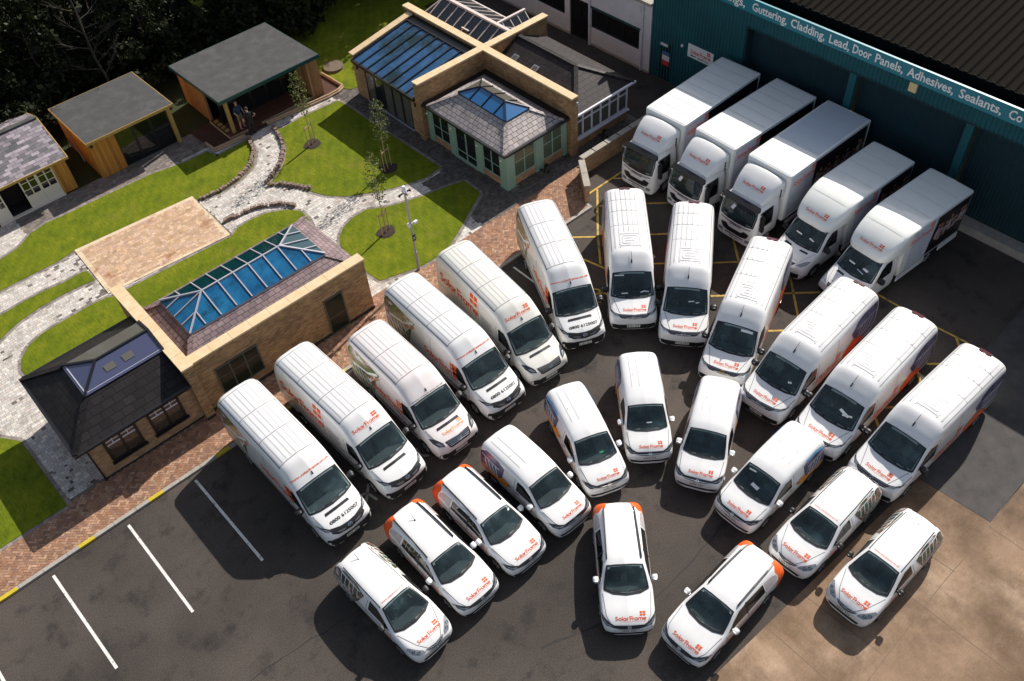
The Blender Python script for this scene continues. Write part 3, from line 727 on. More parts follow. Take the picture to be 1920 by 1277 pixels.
while y < 44.2:
    h = rnd.choice((.11, .14, .17)); x = -9.0 + rnd.uniform(0, .2)
    while x < 31.0:
        l = rnd.choice((.12, .16, .2, .24)); mx, my = x + l / 2, y + h / 2
        ok = not inany(mx, my, BUILT) and not inpoly_(mx, my, PATIO) and not any(all(inpoly_(px, py, P) for px, py in ((x, y), (x + l, y), (x + l, y + h), (x, y + h))) for P in LAWNS) and not (my < 26.66 and 4.3 < mx < 26.2) and not (my < 26.2 and mx > 26) and not (my < 26.2 and mx < 4.3)
        if ok:
            pd = min(abs(mx - 4.7) + max(0, my - 39.6, 35.5 - my), 9)
            if mx > 19.9 and my < 31.4 or (mx > 21.2 and my < 41.5): pal = SHADED_SETTS  # same setts, darkened here: the building's shade is put into the palette
            elif my > 42.4: pal = BROWN if mx > 3.6 else PALE
            else: pal = DARKS if rnd.random() < (.03 + .4 * math.exp(-pd * 1.1)) else PALE
            k = rnd.uniform(.85, 1.12); b.face([(x + .005, y + .005, GZ), (x + l - .005, y + .005, GZ), (x + l - .005, y + h - .005, GZ), (x + .005, y + h - .005, GZ)], 0, col=tuple(v * k for v in rnd.choice(pal)))
        x += l
    y += h
tag(b.build('path', M['setts']), kind='structure')
b = MB(); SAND = [(.58, .38, .24), (.50, .32, .19), (.62, .44, .30), (.54, .36, .26), (.46, .31, .20)]
ax = Vector((PATIO[1][0] - PATIO[0][0], PATIO[1][1] - PATIO[0][1])); ay = Vector((PATIO[3][0] - PATIO[0][0], PATIO[3][1] - PATIO[0][1])); LX, LY = ax.length, ay.length; ax.normalize(); ay.normalize(); O = Vector(PATIO[0]); v = 0
while v < LY - .02:
    edge = v < .01 or v > LY - .3; h = .22 if edge else rnd.choice((.13, .17)); h = min(h, LY - v); u = 0
    while u < LX - .02:
        ed = u < .01 or u > LX - .3; l = .24 if ed else (.5 if edge else rnd.choice((.13, .17, .22, .28))); l = min(l, LX - u)
        c = (.66, .52, .36) if (edge or ed) else rnd.choice(SAND); k = rnd.uniform(.88, 1.1)
        q = [O + ax * (u + .004) + ay * (v + .004), O + ax * (u + l - .004) + ay * (v + .004), O + ax * (u + l - .004) + ay * (v + h - .004), O + ax * (u + .004) + ay * (v + h - .004)]
        b.face([(p.x, p.y, GZ + .03) for p in q][::-1], 0, col=tuple(w_ * k for w_ in c)); u += l
    v += h
q = [(p[0], p[1]) for p in PATIO]; b.prism(q, GZ - .05, GZ + .026, 0, False)
sheet('patio_bed', PATIO, GZ + .024, M['joint'])
tag(b.build('patio', M['flags']), kind='structure')
# painted lines
b = MB()
for x0, x1 in ((2.55, 2.63), (-.27, -.19), (-3.22, -3.05), (-6.1, -6.0)): b.bar((x0, 23.6, .006), (x1, 18.8, .006), .105, .002)
b.bar((19.09, 23.57, .006), (19.08, 21.0, .006), .09, .002); tag(b.build('parking_lines', M['whiteline']), kind='structure')
b = MB()
for P in ([(25.75, 24.72), (23.26, 22.25), (22.0, 20.85)], [(22.4, 23.09), (23.26, 22.25)], [(21.6, 22.13), (21.99, 20.36)], [(25.2, 24.78), (30.0, 24.82)], [(26.89, 24.76), (27.26, 24.37)], [(24.84, 23.84), (25.4, 23.3)], [(26.3, 22.55), (27.4, 21.5)], [(24.9, 20.78), (25.9, 19.85)], [(23.5, 19.38), (24.2, 18.7)], [(25.4, 17.5), (27.0, 16.05)], [(23.4, 16.5), (24.5, 15.5)], [(27.6, 17.75), (26.2, 16.2), (24.6, 14.5)], [(28.4, 15.4), (25.4, 12.45), (23.5, 10.6)], [(25.6, 14.5), (27.7, 12.55)], [(23.6, 13.4), (25, 12.1)], [(29.0, 12.3), (29.05, 8.3), (29.16, 6.9)], [(29.12, 7.4), (26.5, 4.8)], [(26.6, 7.85), (27.9, 6.6)], [(26.6, 7.7), (25.6, 6.7)], [(23.6, 7.7), (24.6, 6.8)], [(23.5, 7.6), (22.7, 6.7)], [(22.4, 12.5), (22.0, 11.9)], [(22.3, 15.2), (21.8, 14.2)], [(22.15, 17.6), (21.85, 16.8)]):
    for a, c in zip(P, P[1:]): b.bar((a[0], a[1], .006), (c[0], c[1], .006), .10, .002)
b.bar((20.1, 19.55, .006), (20.4, 19.9, .006), .08, .002)
for a, c in zip(arc_ := [(20.52 + .30 * math.cos(RAD(t)), 19.36 + .30 * math.sin(RAD(t))) for t in range(-40, 230, 20)], arc_[1:]): b.bar((a[0], a[1], .006), (c[0], c[1], .006), .08, .002)
b.bar((20.5, 19.4, .006), (20.8, 19.75, .006), .08, .002); b.bar((20.8, 19.75, .006), (20.65, 20.0, .006), .08, .002)
tag(b.build('yellow_markings', M['yellow']), kind='structure')
b = MB()
for a, c in (((7.3, 18.75), (6.75, 18.15)), ((7.02, 18.45), (6.62, 18.62)), ((7.02, 18.45), (7.12, 17.95))): b.bar((a[0], a[1], .006), (c[0], c[1], .006), .10, .002)
for a, c in zip(arc_ := [(9.8 + .27 * math.cos(RAD(t)), 18.5 + .33 * math.sin(RAD(t))) for t in range(130, 400, 22)], arc_[1:]): b.bar((a[0], a[1], .006), (c[0], c[1], .006), .10, .002)
tag(b.build('road_letters', M['greyline']), kind='structure')
# low edging walls of rough stones along the winding path
def stones(P, lab, h=.18, w_=.2):
    b = MB(); rnd = random.Random(len(P) * 7)
    for a, c in zip(P, P[1:]):
        d = Vector((c[0] - a[0], c[1] - a[1])); n = max(1, int(d.length / .17))
        for i in range(n):
            p = Vector(a).lerp(Vector(c), (i + .5) / n); u = d.normalized() * .085 * rnd.uniform(.8, 1.1); s = Vector((-u.y, u.x)).normalized() * w_ / 2 * rnd.uniform(.8, 1.2); hh = h * rnd.uniform(.75, 1.15); j = Vector((rnd.uniform(-.03, .03), rnd.uniform(-.03, .03)))
            q = [p - u - s + j, p + u - s + j, p + u + s + j, p - u + s + j]; b.hexa([(k.x, k.y, GZ - .03) for k in q], [(p.x + (k.x - p.x) * .85, p.y + (k.y - p.y) * .85, GZ + hh) for k in q])
    tag(b.build('edging_wall', M['stone']), lab, 'edging', 'rough stone edgings along the path')
stones([(11.12, 38.63), (12.2, 38.46), (13.38, 38.62), (14.56, 39.27), (15.26, 40.15), (15.72, 41.5)], 'low stone edging curving round the tip of the long lawn in front of the sheds')
stones([(17.18, 41.3), (16.96, 40.19), (16.63, 39.34), (16.09, 38.56), (15.53, 38.01), (14.67, 37.48), (14.19, 37.21)], 'low stone edging on the right of the path that leads up to the two people')
stones([(14.18, 37.07), (14.72, 36.66), (15.25, 35.87), (15.66, 35.14)], 'short stone edging under the lower edge of the lawn with two staked saplings')
stones([(11.1, 36.16), (11.95, 36.04), (12.92, 35.91), (13.84, 35.29), (14.33, 34.56)], 'low stone edging arching over the lawn behind the long blue roof lantern')
# ------------------------------------------------------------------ building helpers
def hiproof(mb, x0, x1, y0, y1, z0, a0, a1, b0, b1, z1, m=0):
    """four slopes from an eave rectangle up to an upper rectangle"""
    E_ = [(x0, y0, z0), (x1, y0, z0), (x1, y1, z0), (x0, y1, z0)]; T_ = [(a0, b0, z1), (a1, b0, z1), (a1, b1, z1), (a0, b1, z1)]
    for i in range(4):
        j = (i + 1) % 4; mb.face([E_[i], E_[j], T_[j], T_[i]], m, slope=True)
    return mb
def window(parent, name, axis, pos, a0, a1, z0, z1, frame, pane, nv=2, nh=(), fw=.06, out=-1, depth=.06, trans=None):
    """framed window in a wall; axis 'y' faces along y at y=pos, 'x' along x at x=pos; out: outward sign"""
    f = MB(); g = MB()
    def bx(mb, u0, u1, w0, w1, d0, d1):
        p, q = sorted((pos + out * d0, pos + out * d1))
        if axis == 'y': mb.box(u0, u1, p, q, w0, w1)
        else: mb.box(p, q, u0, u1, w0, w1)
    bx(f, a0, a1, z0, z0 + fw, .0, depth); bx(f, a0, a1, z1 - fw, z1, .0, depth); bx(f, a0, a0 + fw, z0 + fw, z1 - fw, 0, depth); bx(f, a1 - fw, a1, z0 + fw, z1 - fw, 0, depth)
    for i in range(1, nv):
        u = a0 + (a1 - a0) * i / nv; bx(f, u - fw * .45, u + fw * .45, z0 + fw, z1 - fw, 0, depth - .004)
    for h in nh: bx(f, a0 + fw, a1 - fw, z0 + (z1 - z0) * h - fw * .3, z0 + (z1 - z0) * h + fw * .3, 0, depth - .008)
    bx(g, a0 + .01, a1 - .01, z0 + .01, z1 - .01, .012, .03)
    fo = f.build(name, frame, parent); g.build('pane', pane, fo); return fo
def lantern(parent, x0, x1, y0, y1, z0, rx0, rx1, ry0, ry1, z1, nb, glass, back, bar, ends=0, curb=.10, bw=.05, axis='x', names=('lantern',)):
    """glazed roof lantern: curb, four glass slopes, bars; ridge along axis"""
    lt = MB(); 
    for q in ((x0, x1, y0, y0 + .08), (x0, x1, y1 - .08, y1), (x0, x0 + .08, y0 + .08, y1 - .08), (x1 - .08, x1, y0 + .08, y1 - .08)): lt.box(q[0], q[1], q[2], q[3], z0 - curb, z0 + .02)
    E_ = [Vector((x0, y0, z0 + .03)), Vector((x1, y0, z0 + .03)), Vector((x1, y1, z0 + .03)), Vector((x0, y1, z0 + .03))]
    if axis == 'x': A, B_ = Vector((rx0, ry0, z1)), Vector((rx1, ry0, z1)); sl = [([E_[0], E_[1], B_, A], glass), ([E_[1], E_[2], B_], back if ends else glass), ([E_[2], E_[3], A, B_], back), ([E_[3], E_[0], A], glass)]
    else: A, B_ = Vector((rx0, ry0, z1)), Vector((rx0, ry1, z1)); sl = [([E_[3], E_[0], A, B_], glass), ([E_[0], E_[1], A], glass), ([E_[1], E_[2], B_, A], back), ([E_[2], E_[3], B_], back)]
    up = Vector((0, 0, .03))
    for P, Q in ((E_[0], A), (E_[3], A if axis == 'x' else B_), (E_[1], B_ if axis == 'x' else A), (E_[2], B_), (A, B_)): lt.bar(P + up, Q + up, bw * 1.3, .06)
    n = nb
    for i in range(1, n):
        t = i / n
        if axis == 'x':
            x = x0 + (x1 - x0) * t
            for ye in (y0, y1):
                rt = min(max(x, rx0), rx1); f = 1.0 if rx0 <= x <= rx1 else ((x - x0) / (rx0 - x0) if x < rx0 else (x1 - x) / (x1 - rx1)); lt.bar(Vector((x, ye, z0 + .06)), Vector((x, ye + (ry0 - ye) * f, z0 + .06 + (z1 - z0 - .03) * f)), bw, .05)
        else:
            yv = y0 + (y1 - y0) * t
            for xe in (x0, x1):
                f = 1.0 if ry0 <= yv <= ry1 else ((yv - y0) / (ry0 - y0) if yv < ry0 else (y1 - yv) / (y1 - ry1)); lt.bar(Vector((xe, yv, z0 + .06)), Vector((xe + (rx0 - xe) * f, yv, z0 + .06 + (z1 - z0 - .03) * f)), bw, .05)
    if ends and axis == 'x':
        for k in range(1, ends):
            yv = y0 + (y1 - y0) * k / ends; f = 1 - abs(yv - ry0) / ((y1 - y0) / 2)
            for xe, rx in ((x0, rx0), (x1, rx1)): lt.bar(Vector((xe, yv, z0 + .06)), Vector((xe + (rx - xe) * f, yv, z0 + .06 + (z1 - z0 - .03) * f)), bw, .05)
    lo = lt.build('roof_lantern', bar, parent)
    gm = [glass] if back is glass else [glass, back]; g = MB()
    for P, mt in sl: g.face(P, gm.index(mt))
    g.build('glazing', gm, lo); return lo
# ------------------------------------------------------------------ front building
def caps(parent, L, w_, h, mat):
    for p, q in L:
        b = MB(); b.bar(p, q, w_, h); b.build('hip_capping', mat, parent)
fb = empty('showroom_building', (8, 28, 0), 0, 'buff brick building with long blue roof lantern and dark hipped annex, along the brick pavement', 'building')
fb.location = (0, 0, 0)
b = MB(); b.box(4.75, 12.95, 26.02, 26.36, 0, 3.02); b.box(4.36, 4.75, 25.76, 31.9, 0, 3.18); b.box(12.55, 12.95, 26.36, 30.6, 0, 2.45); b.box(4.75, 12.55, 30.3, 30.6, 0, 2.45); b.build('wall', M['brickdark'], fb)
b = MB()
for i in range(9):
    x0 = 4.80 + .91 * i; x1 = min(x0 + .90, 13.02); b.box(x0, x1, 25.94, 26.44, 3.02, 3.10)
n = 7
for i in range(n):
    y0 = 25.70 + 6.26 * i / n; b.box(4.28, 4.79, y0 + .005, y0 + 6.26 / n - .005, 3.18, 3.27)
b.build('coping', M['coping'], fb)
b = MB(); b.box(4.76, 12.97, 25.99, 26.02, 0, .22); b.box(4.36, 4.74, 25.73, 25.76, 0, .2); b.build('plinth', M['plinth'], fb)
b = MB(); hiproof(b, 4.76, 12.98, 26.40, 30.78, 2.50, 5.60, 12.0, 27.62, 30.02, 2.92); b.face([(4.76, 30.78, 2.4), (12.98, 30.78, 2.4), (12.98, 30.78, 2.5), (4.76, 30.78, 2.5)][::-1]); b.face([(12.98, 26.4, 2.4), (12.98, 30.78, 2.4), (12.98, 30.78, 2.5), (12.98, 26.4, 2.5)]); rf = b.build('roof', M['tile_purple'], fb)
caps(rf, (((4.76, 26.40, 2.51), (5.6, 27.62, 2.93)), ((12.98, 26.4, 2.51), (12.0, 27.62, 2.93)), ((12.98, 30.78, 2.51), (12.0, 30.02, 2.93)), ((4.76, 30.78, 2.51), (5.6, 30.02, 2.93))), .22, .035, M['tile_purple'])
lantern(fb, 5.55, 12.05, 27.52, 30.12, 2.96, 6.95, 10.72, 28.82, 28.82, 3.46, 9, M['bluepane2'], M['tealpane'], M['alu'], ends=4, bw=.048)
w_ = window(fb, 'window', 'y', 26.02, 5.45, 7.40, .62, 2.12, M['darkframe'], M['olivepane'], 3, (.62,), .055, -1, .05)
d_ = window(fb, 'side_door', 'y', 26.02, 10.66, 11.62, .12, 2.14, M['darkframe'], M['olivepane'], 1, (.45,), .06, -1, .05)
# annex with dark hipped roof
b = MB(); b.box(0, 4.36, 26.05, 26.35, 0, 2.28); b.box(0, .3, 26.35, 30.55, 0, 2.28); b.box(.3, 4.36, 30.25, 30.55, 0, 2.28); b.build('annex_wall', M['brick'], fb)
b = MB(); b.box(-.03, 4.36, 26.02, 26.05, 0, .15); b.build('annex_plinth', M['plinth'], fb)
b = MB(); hiproof(b, -.36, 4.36, 25.78, 30.84, 2.36, 1.05, 4.36, 27.24, 29.38, 3.16); b.face([(-.36, 25.78, 2.34), (-.36, 30.84, 2.34), (4.36, 30.84, 2.34), (4.36, 25.78, 2.34)]); rf = b.build('annex_roof', M['tile_dark'], fb)
caps(rf, (((-.36, 25.78, 2.38), (1.05, 27.24, 3.18)), ((-.36, 30.84, 2.38), (1.05, 29.38, 3.18))), .24, .05, M['tile_dark'])
b = MB(); b.box(-.44, 4.36, 25.68, 25.80, 2.26, 2.37); b.box(-.46, -.34, 25.80, 30.92, 2.26, 2.37); b.box(-.34, 4.36, 30.82, 30.92, 2.26, 2.37); b.tube((.02, 25.98, 2.26), (.02, 25.98, 0), .035, n=8); b.build('gutter', M['fascia'], fb)
lo = lantern(fb, 1.05, 4.33, 27.24, 29.38, 3.20, 2.12, 4.33, 28.31, 28.31, 3.56, 1, M['violet'], M['greypane'], M['fascia'], bw=.07)
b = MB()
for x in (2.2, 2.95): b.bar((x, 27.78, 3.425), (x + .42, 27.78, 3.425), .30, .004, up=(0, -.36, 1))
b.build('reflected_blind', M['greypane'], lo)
b = MB(); b.bar((1.2, 27.36, 3.262), (4.3, 27.36, 3.262), .05, .01); b.bar((1.16, 27.4, 3.265), (1.16, 29.2, 3.265), .05, .01); b.build('edge_trim', M['alu'], lo)  # pale strips stand in for sunlit lower edges of the lantern frame
for x0 in (.60, 2.42):
    f = window(fb, 'annex_window', 'y', 26.05, x0, x0 + 1.36, .70, 2.12, M['fascia'], M['tanpane'], 2, (), .11, -1, .05)
    m = MB()
    for k in (0, 1):
        for xx in (.0,): 
            u0 = x0 + .11 + k * .62; m.box(u0, u0 + .52, 26.006, 26.018, 1.60, 1.66); m.box(u0 + .24, u0 + .27, 26.008, 26.0185, 1.66, 2.0); m.box(u0, u0 + .52, 26.007, 26.0182, 1.82, 1.86)
    m.build('glazing_bars', M['upvc'], f)
    s_ = MB(); s_.box(x0 - .06, x0 + 1.42, 25.93, 26.05, .62, .70); s_.build('sill', M['fascia'], f)
# ------------------------------------------------------------------ main showroom: two brick parapet walls crossing, four different extensions
mb_ = empty('exhibition_building', (0, 0, 0), 0, 'brick exhibition building whose crossed parapet walls divide four different glazed extensions', 'building')
ZT = 3.45
b = MB(); b.box(26.72, 27.02, 27.56, 41.0, 0, ZT); b.box(22.36, 26.72, 34.10, 34.42, 0, ZT); b.box(27.02, 31.35, 34.10, 34.42, 0, ZT); b.box(26.66, 27.08, 27.42, 27.56, 0, ZT); b.box(22.26, 22.36, 34.04, 34.48, 0, ZT); b.build('parapet_wall', M['brickdark'], mb_)
b = MB()
def coprow(ax, a0, a1, c, wd, z0, step=.92):
    n = max(1, round((a1 - a0) / step))
    for i in range(n):
        p, q = a0 + (a1 - a0) * i / n + .004, a0 + (a1 - a0) * (i + 1) / n - .004
        if ax == 'y': b.box(c - wd / 2, c + wd / 2, p, q, z0, z0 + .09)
        else: b.box(p, q, c - wd / 2, c + wd / 2, z0, z0 + .09)
coprow('y', 27.38, 34.03, 26.87, .44, ZT); coprow('y', 34.49, 41.05, 26.87, .44, ZT); coprow('x', 22.22, 26.65, 34.26, .46, ZT); coprow('x', 27.09, 31.4, 34.26, .46, ZT); b.box(26.65, 27.09, 34.03, 34.49, ZT, ZT + .09)
b.build('coping', M['coping'], mb_)
# sage-green room
b = MB(); b.box(22.62, 26.66, 27.86, 27.98, 0, .52); b.box(22.62, 22.74, 27.98, 34.04, 0, .45); b.build('green_room_dado', M['brick'], mb_)
b = MB()
for y0, y1 in ((27.80, 28.30), (29.64, 30.10), (31.80, 32.24), (33.66, 34.04)): b.box(22.56, 22.80, max(y0, 27.862), y1, 0, 2.28)
for x0, x1 in ((22.56, 23.08), (24.52, 25.02), (26.40, 26.66)): b.box(x0 + (.006 if x0 < 23 else 0), x1, 27.79, 27.86, 0, 2.285)
b.box(22.50, 22.60, 27.74, 28.36, 0, .10); b.box(22.60, 23.14, 27.73, 27.79, 0, .10); b.box(22.57, 22.8, 28.3, 33.66, 2.12, 2.28); b.box(23.08, 26.4, 27.80, 27.858, 2.12, 2.28); b.box(22.52, 22.62, 30.0, 31.9, .02, .12)
gp = b.build('green_room_frame', M['green'], mb_)
for y0, y1 in ((28.30, 29.64), (32.24, 33.66)): window(mb_, 'green_window', 'x', 22.64, y0, y1, .48, 2.14, M['green'], M['pane'], 2, (.42,), .07, -1, .05)
dr = window(mb_, 'green_door', 'x', 22.64, 30.10, 31.80, .10, 2.14, M['green'], M['pane'], 2, (.25,), .10, -1, .05)
k_ = MB(); k_.box(22.55, 22.585, 30.92, 30.95, .95, 1.15); k_.build('handle', M['alu'], dr)
for x0, x1 in ((23.08, 24.52), (25.02, 26.40)): window(mb_, 'green_window', 'y', 27.90, x0, x1, .50, 2.14, M['green'], M['greenpane'], 2, (.55,), .07, -1, .05)
b = MB(); hiproof(b, 22.40, 26.36, 27.66, 33.74, 2.36, 23.62, 25.16, 28.86, 32.48, 3.05, 0); rf = b.build('green_room_roof', M['tile_grey'], mb_)
caps(rf, (((22.40, 27.66, 2.37), (23.62, 28.86, 3.06)), ((22.40, 33.74, 2.37), (23.62, 32.48, 3.06)), ((26.36, 27.66, 2.37), (25.16, 28.86, 3.06))), .20, .03, M['tile_grey'])
b = MB(); b.box(22.28, 22.42, 27.56, 34.03, 2.26, 2.37); b.box(22.42, 26.66, 27.54, 27.68, 2.26, 2.37); b.box(26.34, 26.71, 27.68, 34.03, 2.30, 2.385); b.box(22.42, 26.34, 33.72, 34.03, 2.30, 2.385); b.build('green_room_gutter', M['fascia'], mb_)
lantern(mb_, 23.60, 25.18, 28.84, 32.50, 3.09, 24.39, 24.39, 29.75, 31.62, 3.46, 4, M['bluepane'], M['greypane'], M['fascia'], axis='y', bw=.045)
for y in (33.9, 31.95, 29.9, 28.1):
    s_ = MB(); s_.ball((22.48, y, 1.78), .06, 8); s_.bar((22.48, y, 1.78), (22.57, y, 1.78), .04, .04); s_.build('wall_light', M['lampw'], mb_)
# blue lean-to
b = MB(); b.box(22.44, 22.74, 39.40, 40.45, 0, 2.36); b.box(22.44, 22.74, 34.48, 35.22, 0, 2.36); b.box(22.74, 26.72, 40.15, 40.45, 0, 2.36)
b.hexa([(22.44, 40.15, 2.36), (26.72, 40.15, 2.36), (26.72, 40.45, 2.36), (22.44, 40.45, 2.36)], [(22.44, 40.15, 2.62), (26.72, 40.15, 3.30), (26.72, 40.45, 3.30), (22.44, 40.45, 2.62)]); b.build('lean_to_wall', M['brick'], mb_)
b = MB(); P, Q = Vector((22.36, 40.30, 2.66)), Vector((26.64, 40.30, 3.34))
for i in range(5): b.bar(P.lerp(Q, i / 5 + .001), P.lerp(Q, (i + 1) / 5 - .001), .42, .08)
b.build('raking_coping', M['coping'], mb_)
zz = lambda x: 2.48 + (x - 22.2) * (3.22 - 2.48) / (26.3 - 22.2)
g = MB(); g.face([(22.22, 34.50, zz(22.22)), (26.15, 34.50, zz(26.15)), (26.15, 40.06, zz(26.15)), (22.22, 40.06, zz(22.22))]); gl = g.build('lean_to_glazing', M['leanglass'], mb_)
b = MB()
for i in range(9):
    y = 34.55 + 5.46 * i / 8; b.bar((22.2, y, zz(22.2) + .03), (26.2, y, zz(26.2) + .03), .075, .06)
b.box(22.14, 22.28, 34.5, 40.1, zz(22.2) - .14, zz(22.2) + .03); b.bar((26.15, 34.5, zz(26.15) + .03), (26.15, 40.1, zz(26.15) + .03), .10, .06); b.build('glazing_bars', M['fascia'], gl)
g = MB(); g.hexa([(26.2, 34.44, 3.10), (26.70, 34.44, 3.10), (26.70, 40.13, 3.10), (26.2, 40.13, 3.10)], [(26.2, 34.44, 3.22), (26.70, 34.44, 3.27), (26.70, 40.13, 3.27), (26.2, 40.13, 3.22)]); g.build('lean_to_flashing', M['fascia'], mb_)
for i in range(5):
    y0 = 35.24 + .83 * i; f = window(mb_, 'folding_door', 'x', 22.50, y0, y0 + .83, .10, 2.30, M['fascia'], M['greypane'] if i not in (3,) else M['darkpane'], 1, (), .075, -1, .05)
b = MB(); b.box(22.36, 22.5, 35.2, 39.42, .02, .10); b.build('threshold', M['alu'], mb_)
for y in (34.75, 40.0):
    s_ = MB(); s_.tube((22.38, y, 1.85), (22.38, y, 2.05), .05, n=8); s_.build('wall_light', M['fascia'], mb_)
# hipped tiled room with white windows
b = MB(); b.box(27.08, 31.02, 27.72, 27.98, 0, .62); b.box(30.78, 31.02, 27.98, 34.10, 0, 2.2); b.build('tiled_room_wall', M['brick'], mb_)
f = MB(); g = MB(); xs_ = [27.10 + (31.02 - 27.10) * i / 6 for i in range(7)]
f.box(27.08, 31.06, 27.70, 27.80, .66, .76); f.box(27.08, 31.04, 27.72, 27.80, 1.62, 1.70); f.box(27.08, 31.04, 27.72, 27.80, 2.12, 2.24); f.box(27.06, 31.12, 27.60, 27.74, .60, .66)
for x in xs_: f.box(x - .045, x + .045, 27.715, 27.805, .76, 2.12)
wf = f.build('white_window', M['upvc'], mb_); g.box(27.1, 31.0, 27.765, 27.775, .76, 2.12); g.build('pane', M['greypane'], wf)
b = MB(); hiproof(b, 27.04, 31.28, 27.50, 34.12, 2.32, 29.16, 29.17, 29.62, 34.12, 3.32); rf = b.build('tiled_room_roof', M['tile_brown'], mb_)
caps(rf, (((27.04, 27.5, 2.34), (29.16, 29.62, 3.34)), ((31.28, 27.5, 2.34), (29.16, 29.62, 3.34)), ((29.165, 29.62, 3.34), (29.165, 34.1, 3.34))), .22, .05, M['tile_brown'])
b = MB(); b.box(27.05, 31.36, 27.42, 27.52, 2.24, 2.34); b.build('white_gutter', M['upvc'], mb_)
for y in (33.1, 31.55):
    v_ = MB(); v_.hexa([(27.55, y - .20, 2.50), (28.25, y - .20, 2.83), (28.25, y + .20, 2.83), (27.55, y + .20, 2.50)], [(27.50, y - .20, 2.62), (28.20, y - .20, 2.95), (28.20, y + .20, 2.95), (27.50, y + .20, 2.62)]); rl = v_.build('rooflight', M['galv'], mb_)
    p_ = MB(); p_.face([(27.56, y - .15, 2.652), (28.14, y - .15, 2.925), (28.14, y + .15, 2.925), (27.56, y + .15, 2.652)]); p_.build('pane', M['greypane'], rl)
s_ = MB(); s_.tube((27.0, 27.36, 3.0), (27.0, 27.36, 3.2), .05, n=8); s_.bar((27.0, 27.42, 3.1), (27.0, 27.3, 3.1), .05, .05); s_.build('wall_light', M['galv'], mb_)
# gabled conservatory behind
f = MB(); g = MB(); zr, ze = 3.35, 2.35
for s0, x0, xr in ((-1, 27.05, 29.0), (1, 31.0, 29.0)):
    g.face([(x0, 34.45, ze), (x0, 41.0, ze), (xr, 40.2, zr), (xr, 34.45, zr)] if s0 > 0 else [(x0, 34.45, ze), (xr, 34.45, zr), (xr, 40.2, zr), (x0, 41.0, ze)])
    for i in range(10):
        y = 34.6 + 6.3 * i / 9; f.bar((x0, y, ze + .03), (xr, min(y, 40.2), zr + .03), .055, .06)
    f.bar((x0, 34.45, ze), (x0, 41.0, ze), .1, .12)
f.bar((29.0, 34.45, zr + .06), (29.0, 40.2, zr + .06), .20, .12); f.bar((27.05, 41, ze), (31, 41, ze), .1, .1); g.face([(27.05, 41.0, ze), (31, 41, ze), (29, 40.2, zr)])
g.face([(29.1, 35.9, 3.2), (31.3, 35.9, 3.2), (31.3, 35.2, 2.5), (29.1, 35.2, 2.5)]); g.face([(29.1, 35.9, 3.2), (29.1, 36.6, 2.5), (31.3, 36.6, 2.5), (31.3, 35.9, 3.2)])
f.bar((29.0, 35.9, 3.24), (31.35, 35.9, 3.24), .14, .10)
for x in (29.6, 30.15, 30.7, 31.28): f.bar((x, 35.9, 3.22), (x, 35.2, 2.52), .05, .06); f.bar((x, 35.9, 3.22), (x, 36.6, 2.52), .05, .06)
f.box(28.0, 28.08, 36.9, 37.5, 2.9, 2.96)
co = f.build('conservatory_frame', M['pinkbar'], mb_); g.build('glazing', M['darkpane'], co)
b = MB(); b.box(30.9, 31.0, 34.5, 41.0, 0, 2.3); b.box(27.05, 31.0, 40.9, 41.0, 0, 2.3); b.build('conservatory_wall', M['brick'], mb_)
b = MB(); b.box(22.75, 26.66, 28.0, 34.04, .02, .06); b.build('green_room_floor', M['copgrey'], mb_)
# small dark shrubs at the wall foot
# ------------------------------------------------------------------ garden rooms
def shed_roof(parent, x0, x1, y0, y1, zf, zb, mat, fasc, th=.16):
    b = MB(); b.face([(x0, y0, zf), (x1, y0, zf), (x1, y1, zb), (x0, y1, zb)]); r = b.build('roof', mat, parent)
    e = MB(); e.hexa([(x0 - .03, y0 - .04, zf - th), (x1 + .03, y0 - .04, zf - th), (x1 + .03, y1 + .03, zb - th), (x0 - .03, y1 + .03, zb - th)], [(x0 - .03, y0 - .04, zf - .006), (x1 + .03, y0 - .04, zf - .006), (x1 + .03, y1 + .03, zb - .006), (x0 - .03, y1 + .03, zb - .006)]); e.build('fascia', fasc, parent); return r
ms = empty('garden_room', (0, 0, 0), 0, 'cedar garden room with flat grey felt roof and dark sliding doors, between cabin and larger room', 'garden building', 'flat-roofed timber garden rooms')
b = MB(); b.box(8.36, 8.48, 44.02, 48.3, GZ, 2.3); b.box(8.48, 9.78, 44.0, 44.12, GZ, 2.36); b.box(8.48, 12.9, 48.2, 48.3, GZ, 2.2); b.box(12.78, 12.9, 44.5, 48.2, GZ, 2.2); b.build('wall', M['cedar'], ms)
shed_roof(ms, 8.26, 13.14, 43.72, 48.62, 2.50, 2.30, M['felt'], M['timber'])
b = MB(); b.box(12.76, 12.96, 43.88, 44.06, GZ, 2.36); b.build('post', M['timber'], ms)
for i in range(3): window(ms, 'sliding_door', 'y', 44.14, 9.80 + .985 * i, 9.80 + .985 * (i + 1), GZ, 2.34, M['fascia'], M['darkpane'], 1, (), .07, -1, .05)
b = MB(); b.box(8.42, 8.56, 43.9, 44.0, 2.02, 2.2); b.build('wall_light', M['fascia'], ms)
b = MB(); b.tube((8.34, 47.9, 2.1), (8.30, 46.2, GZ), .03, n=6); b.build('rainwater_pipe', M['galv'], ms)
lg = empty('garden_room', (0, 0, 0), 0, 'largest garden room, grey felt roof edged dark teal, people at its open deck', 'garden building', 'flat-roofed timber garden rooms')
b = MB(); b.box(15.02, 15.14, 44.2, 47.2, .1, 2.35); b.box(20.30, 21.02, 41.86, 41.98, .1, 2.42); b.box(20.90, 21.02, 41.98, 47.2, .1, 2.3); b.box(15.14, 20.90, 47.1, 47.2, .1, 2.25); b.box(20.30, 20.42, 41.98, 43.4, .1, 2.4); b.build('wall', M['cedarold'], lg)
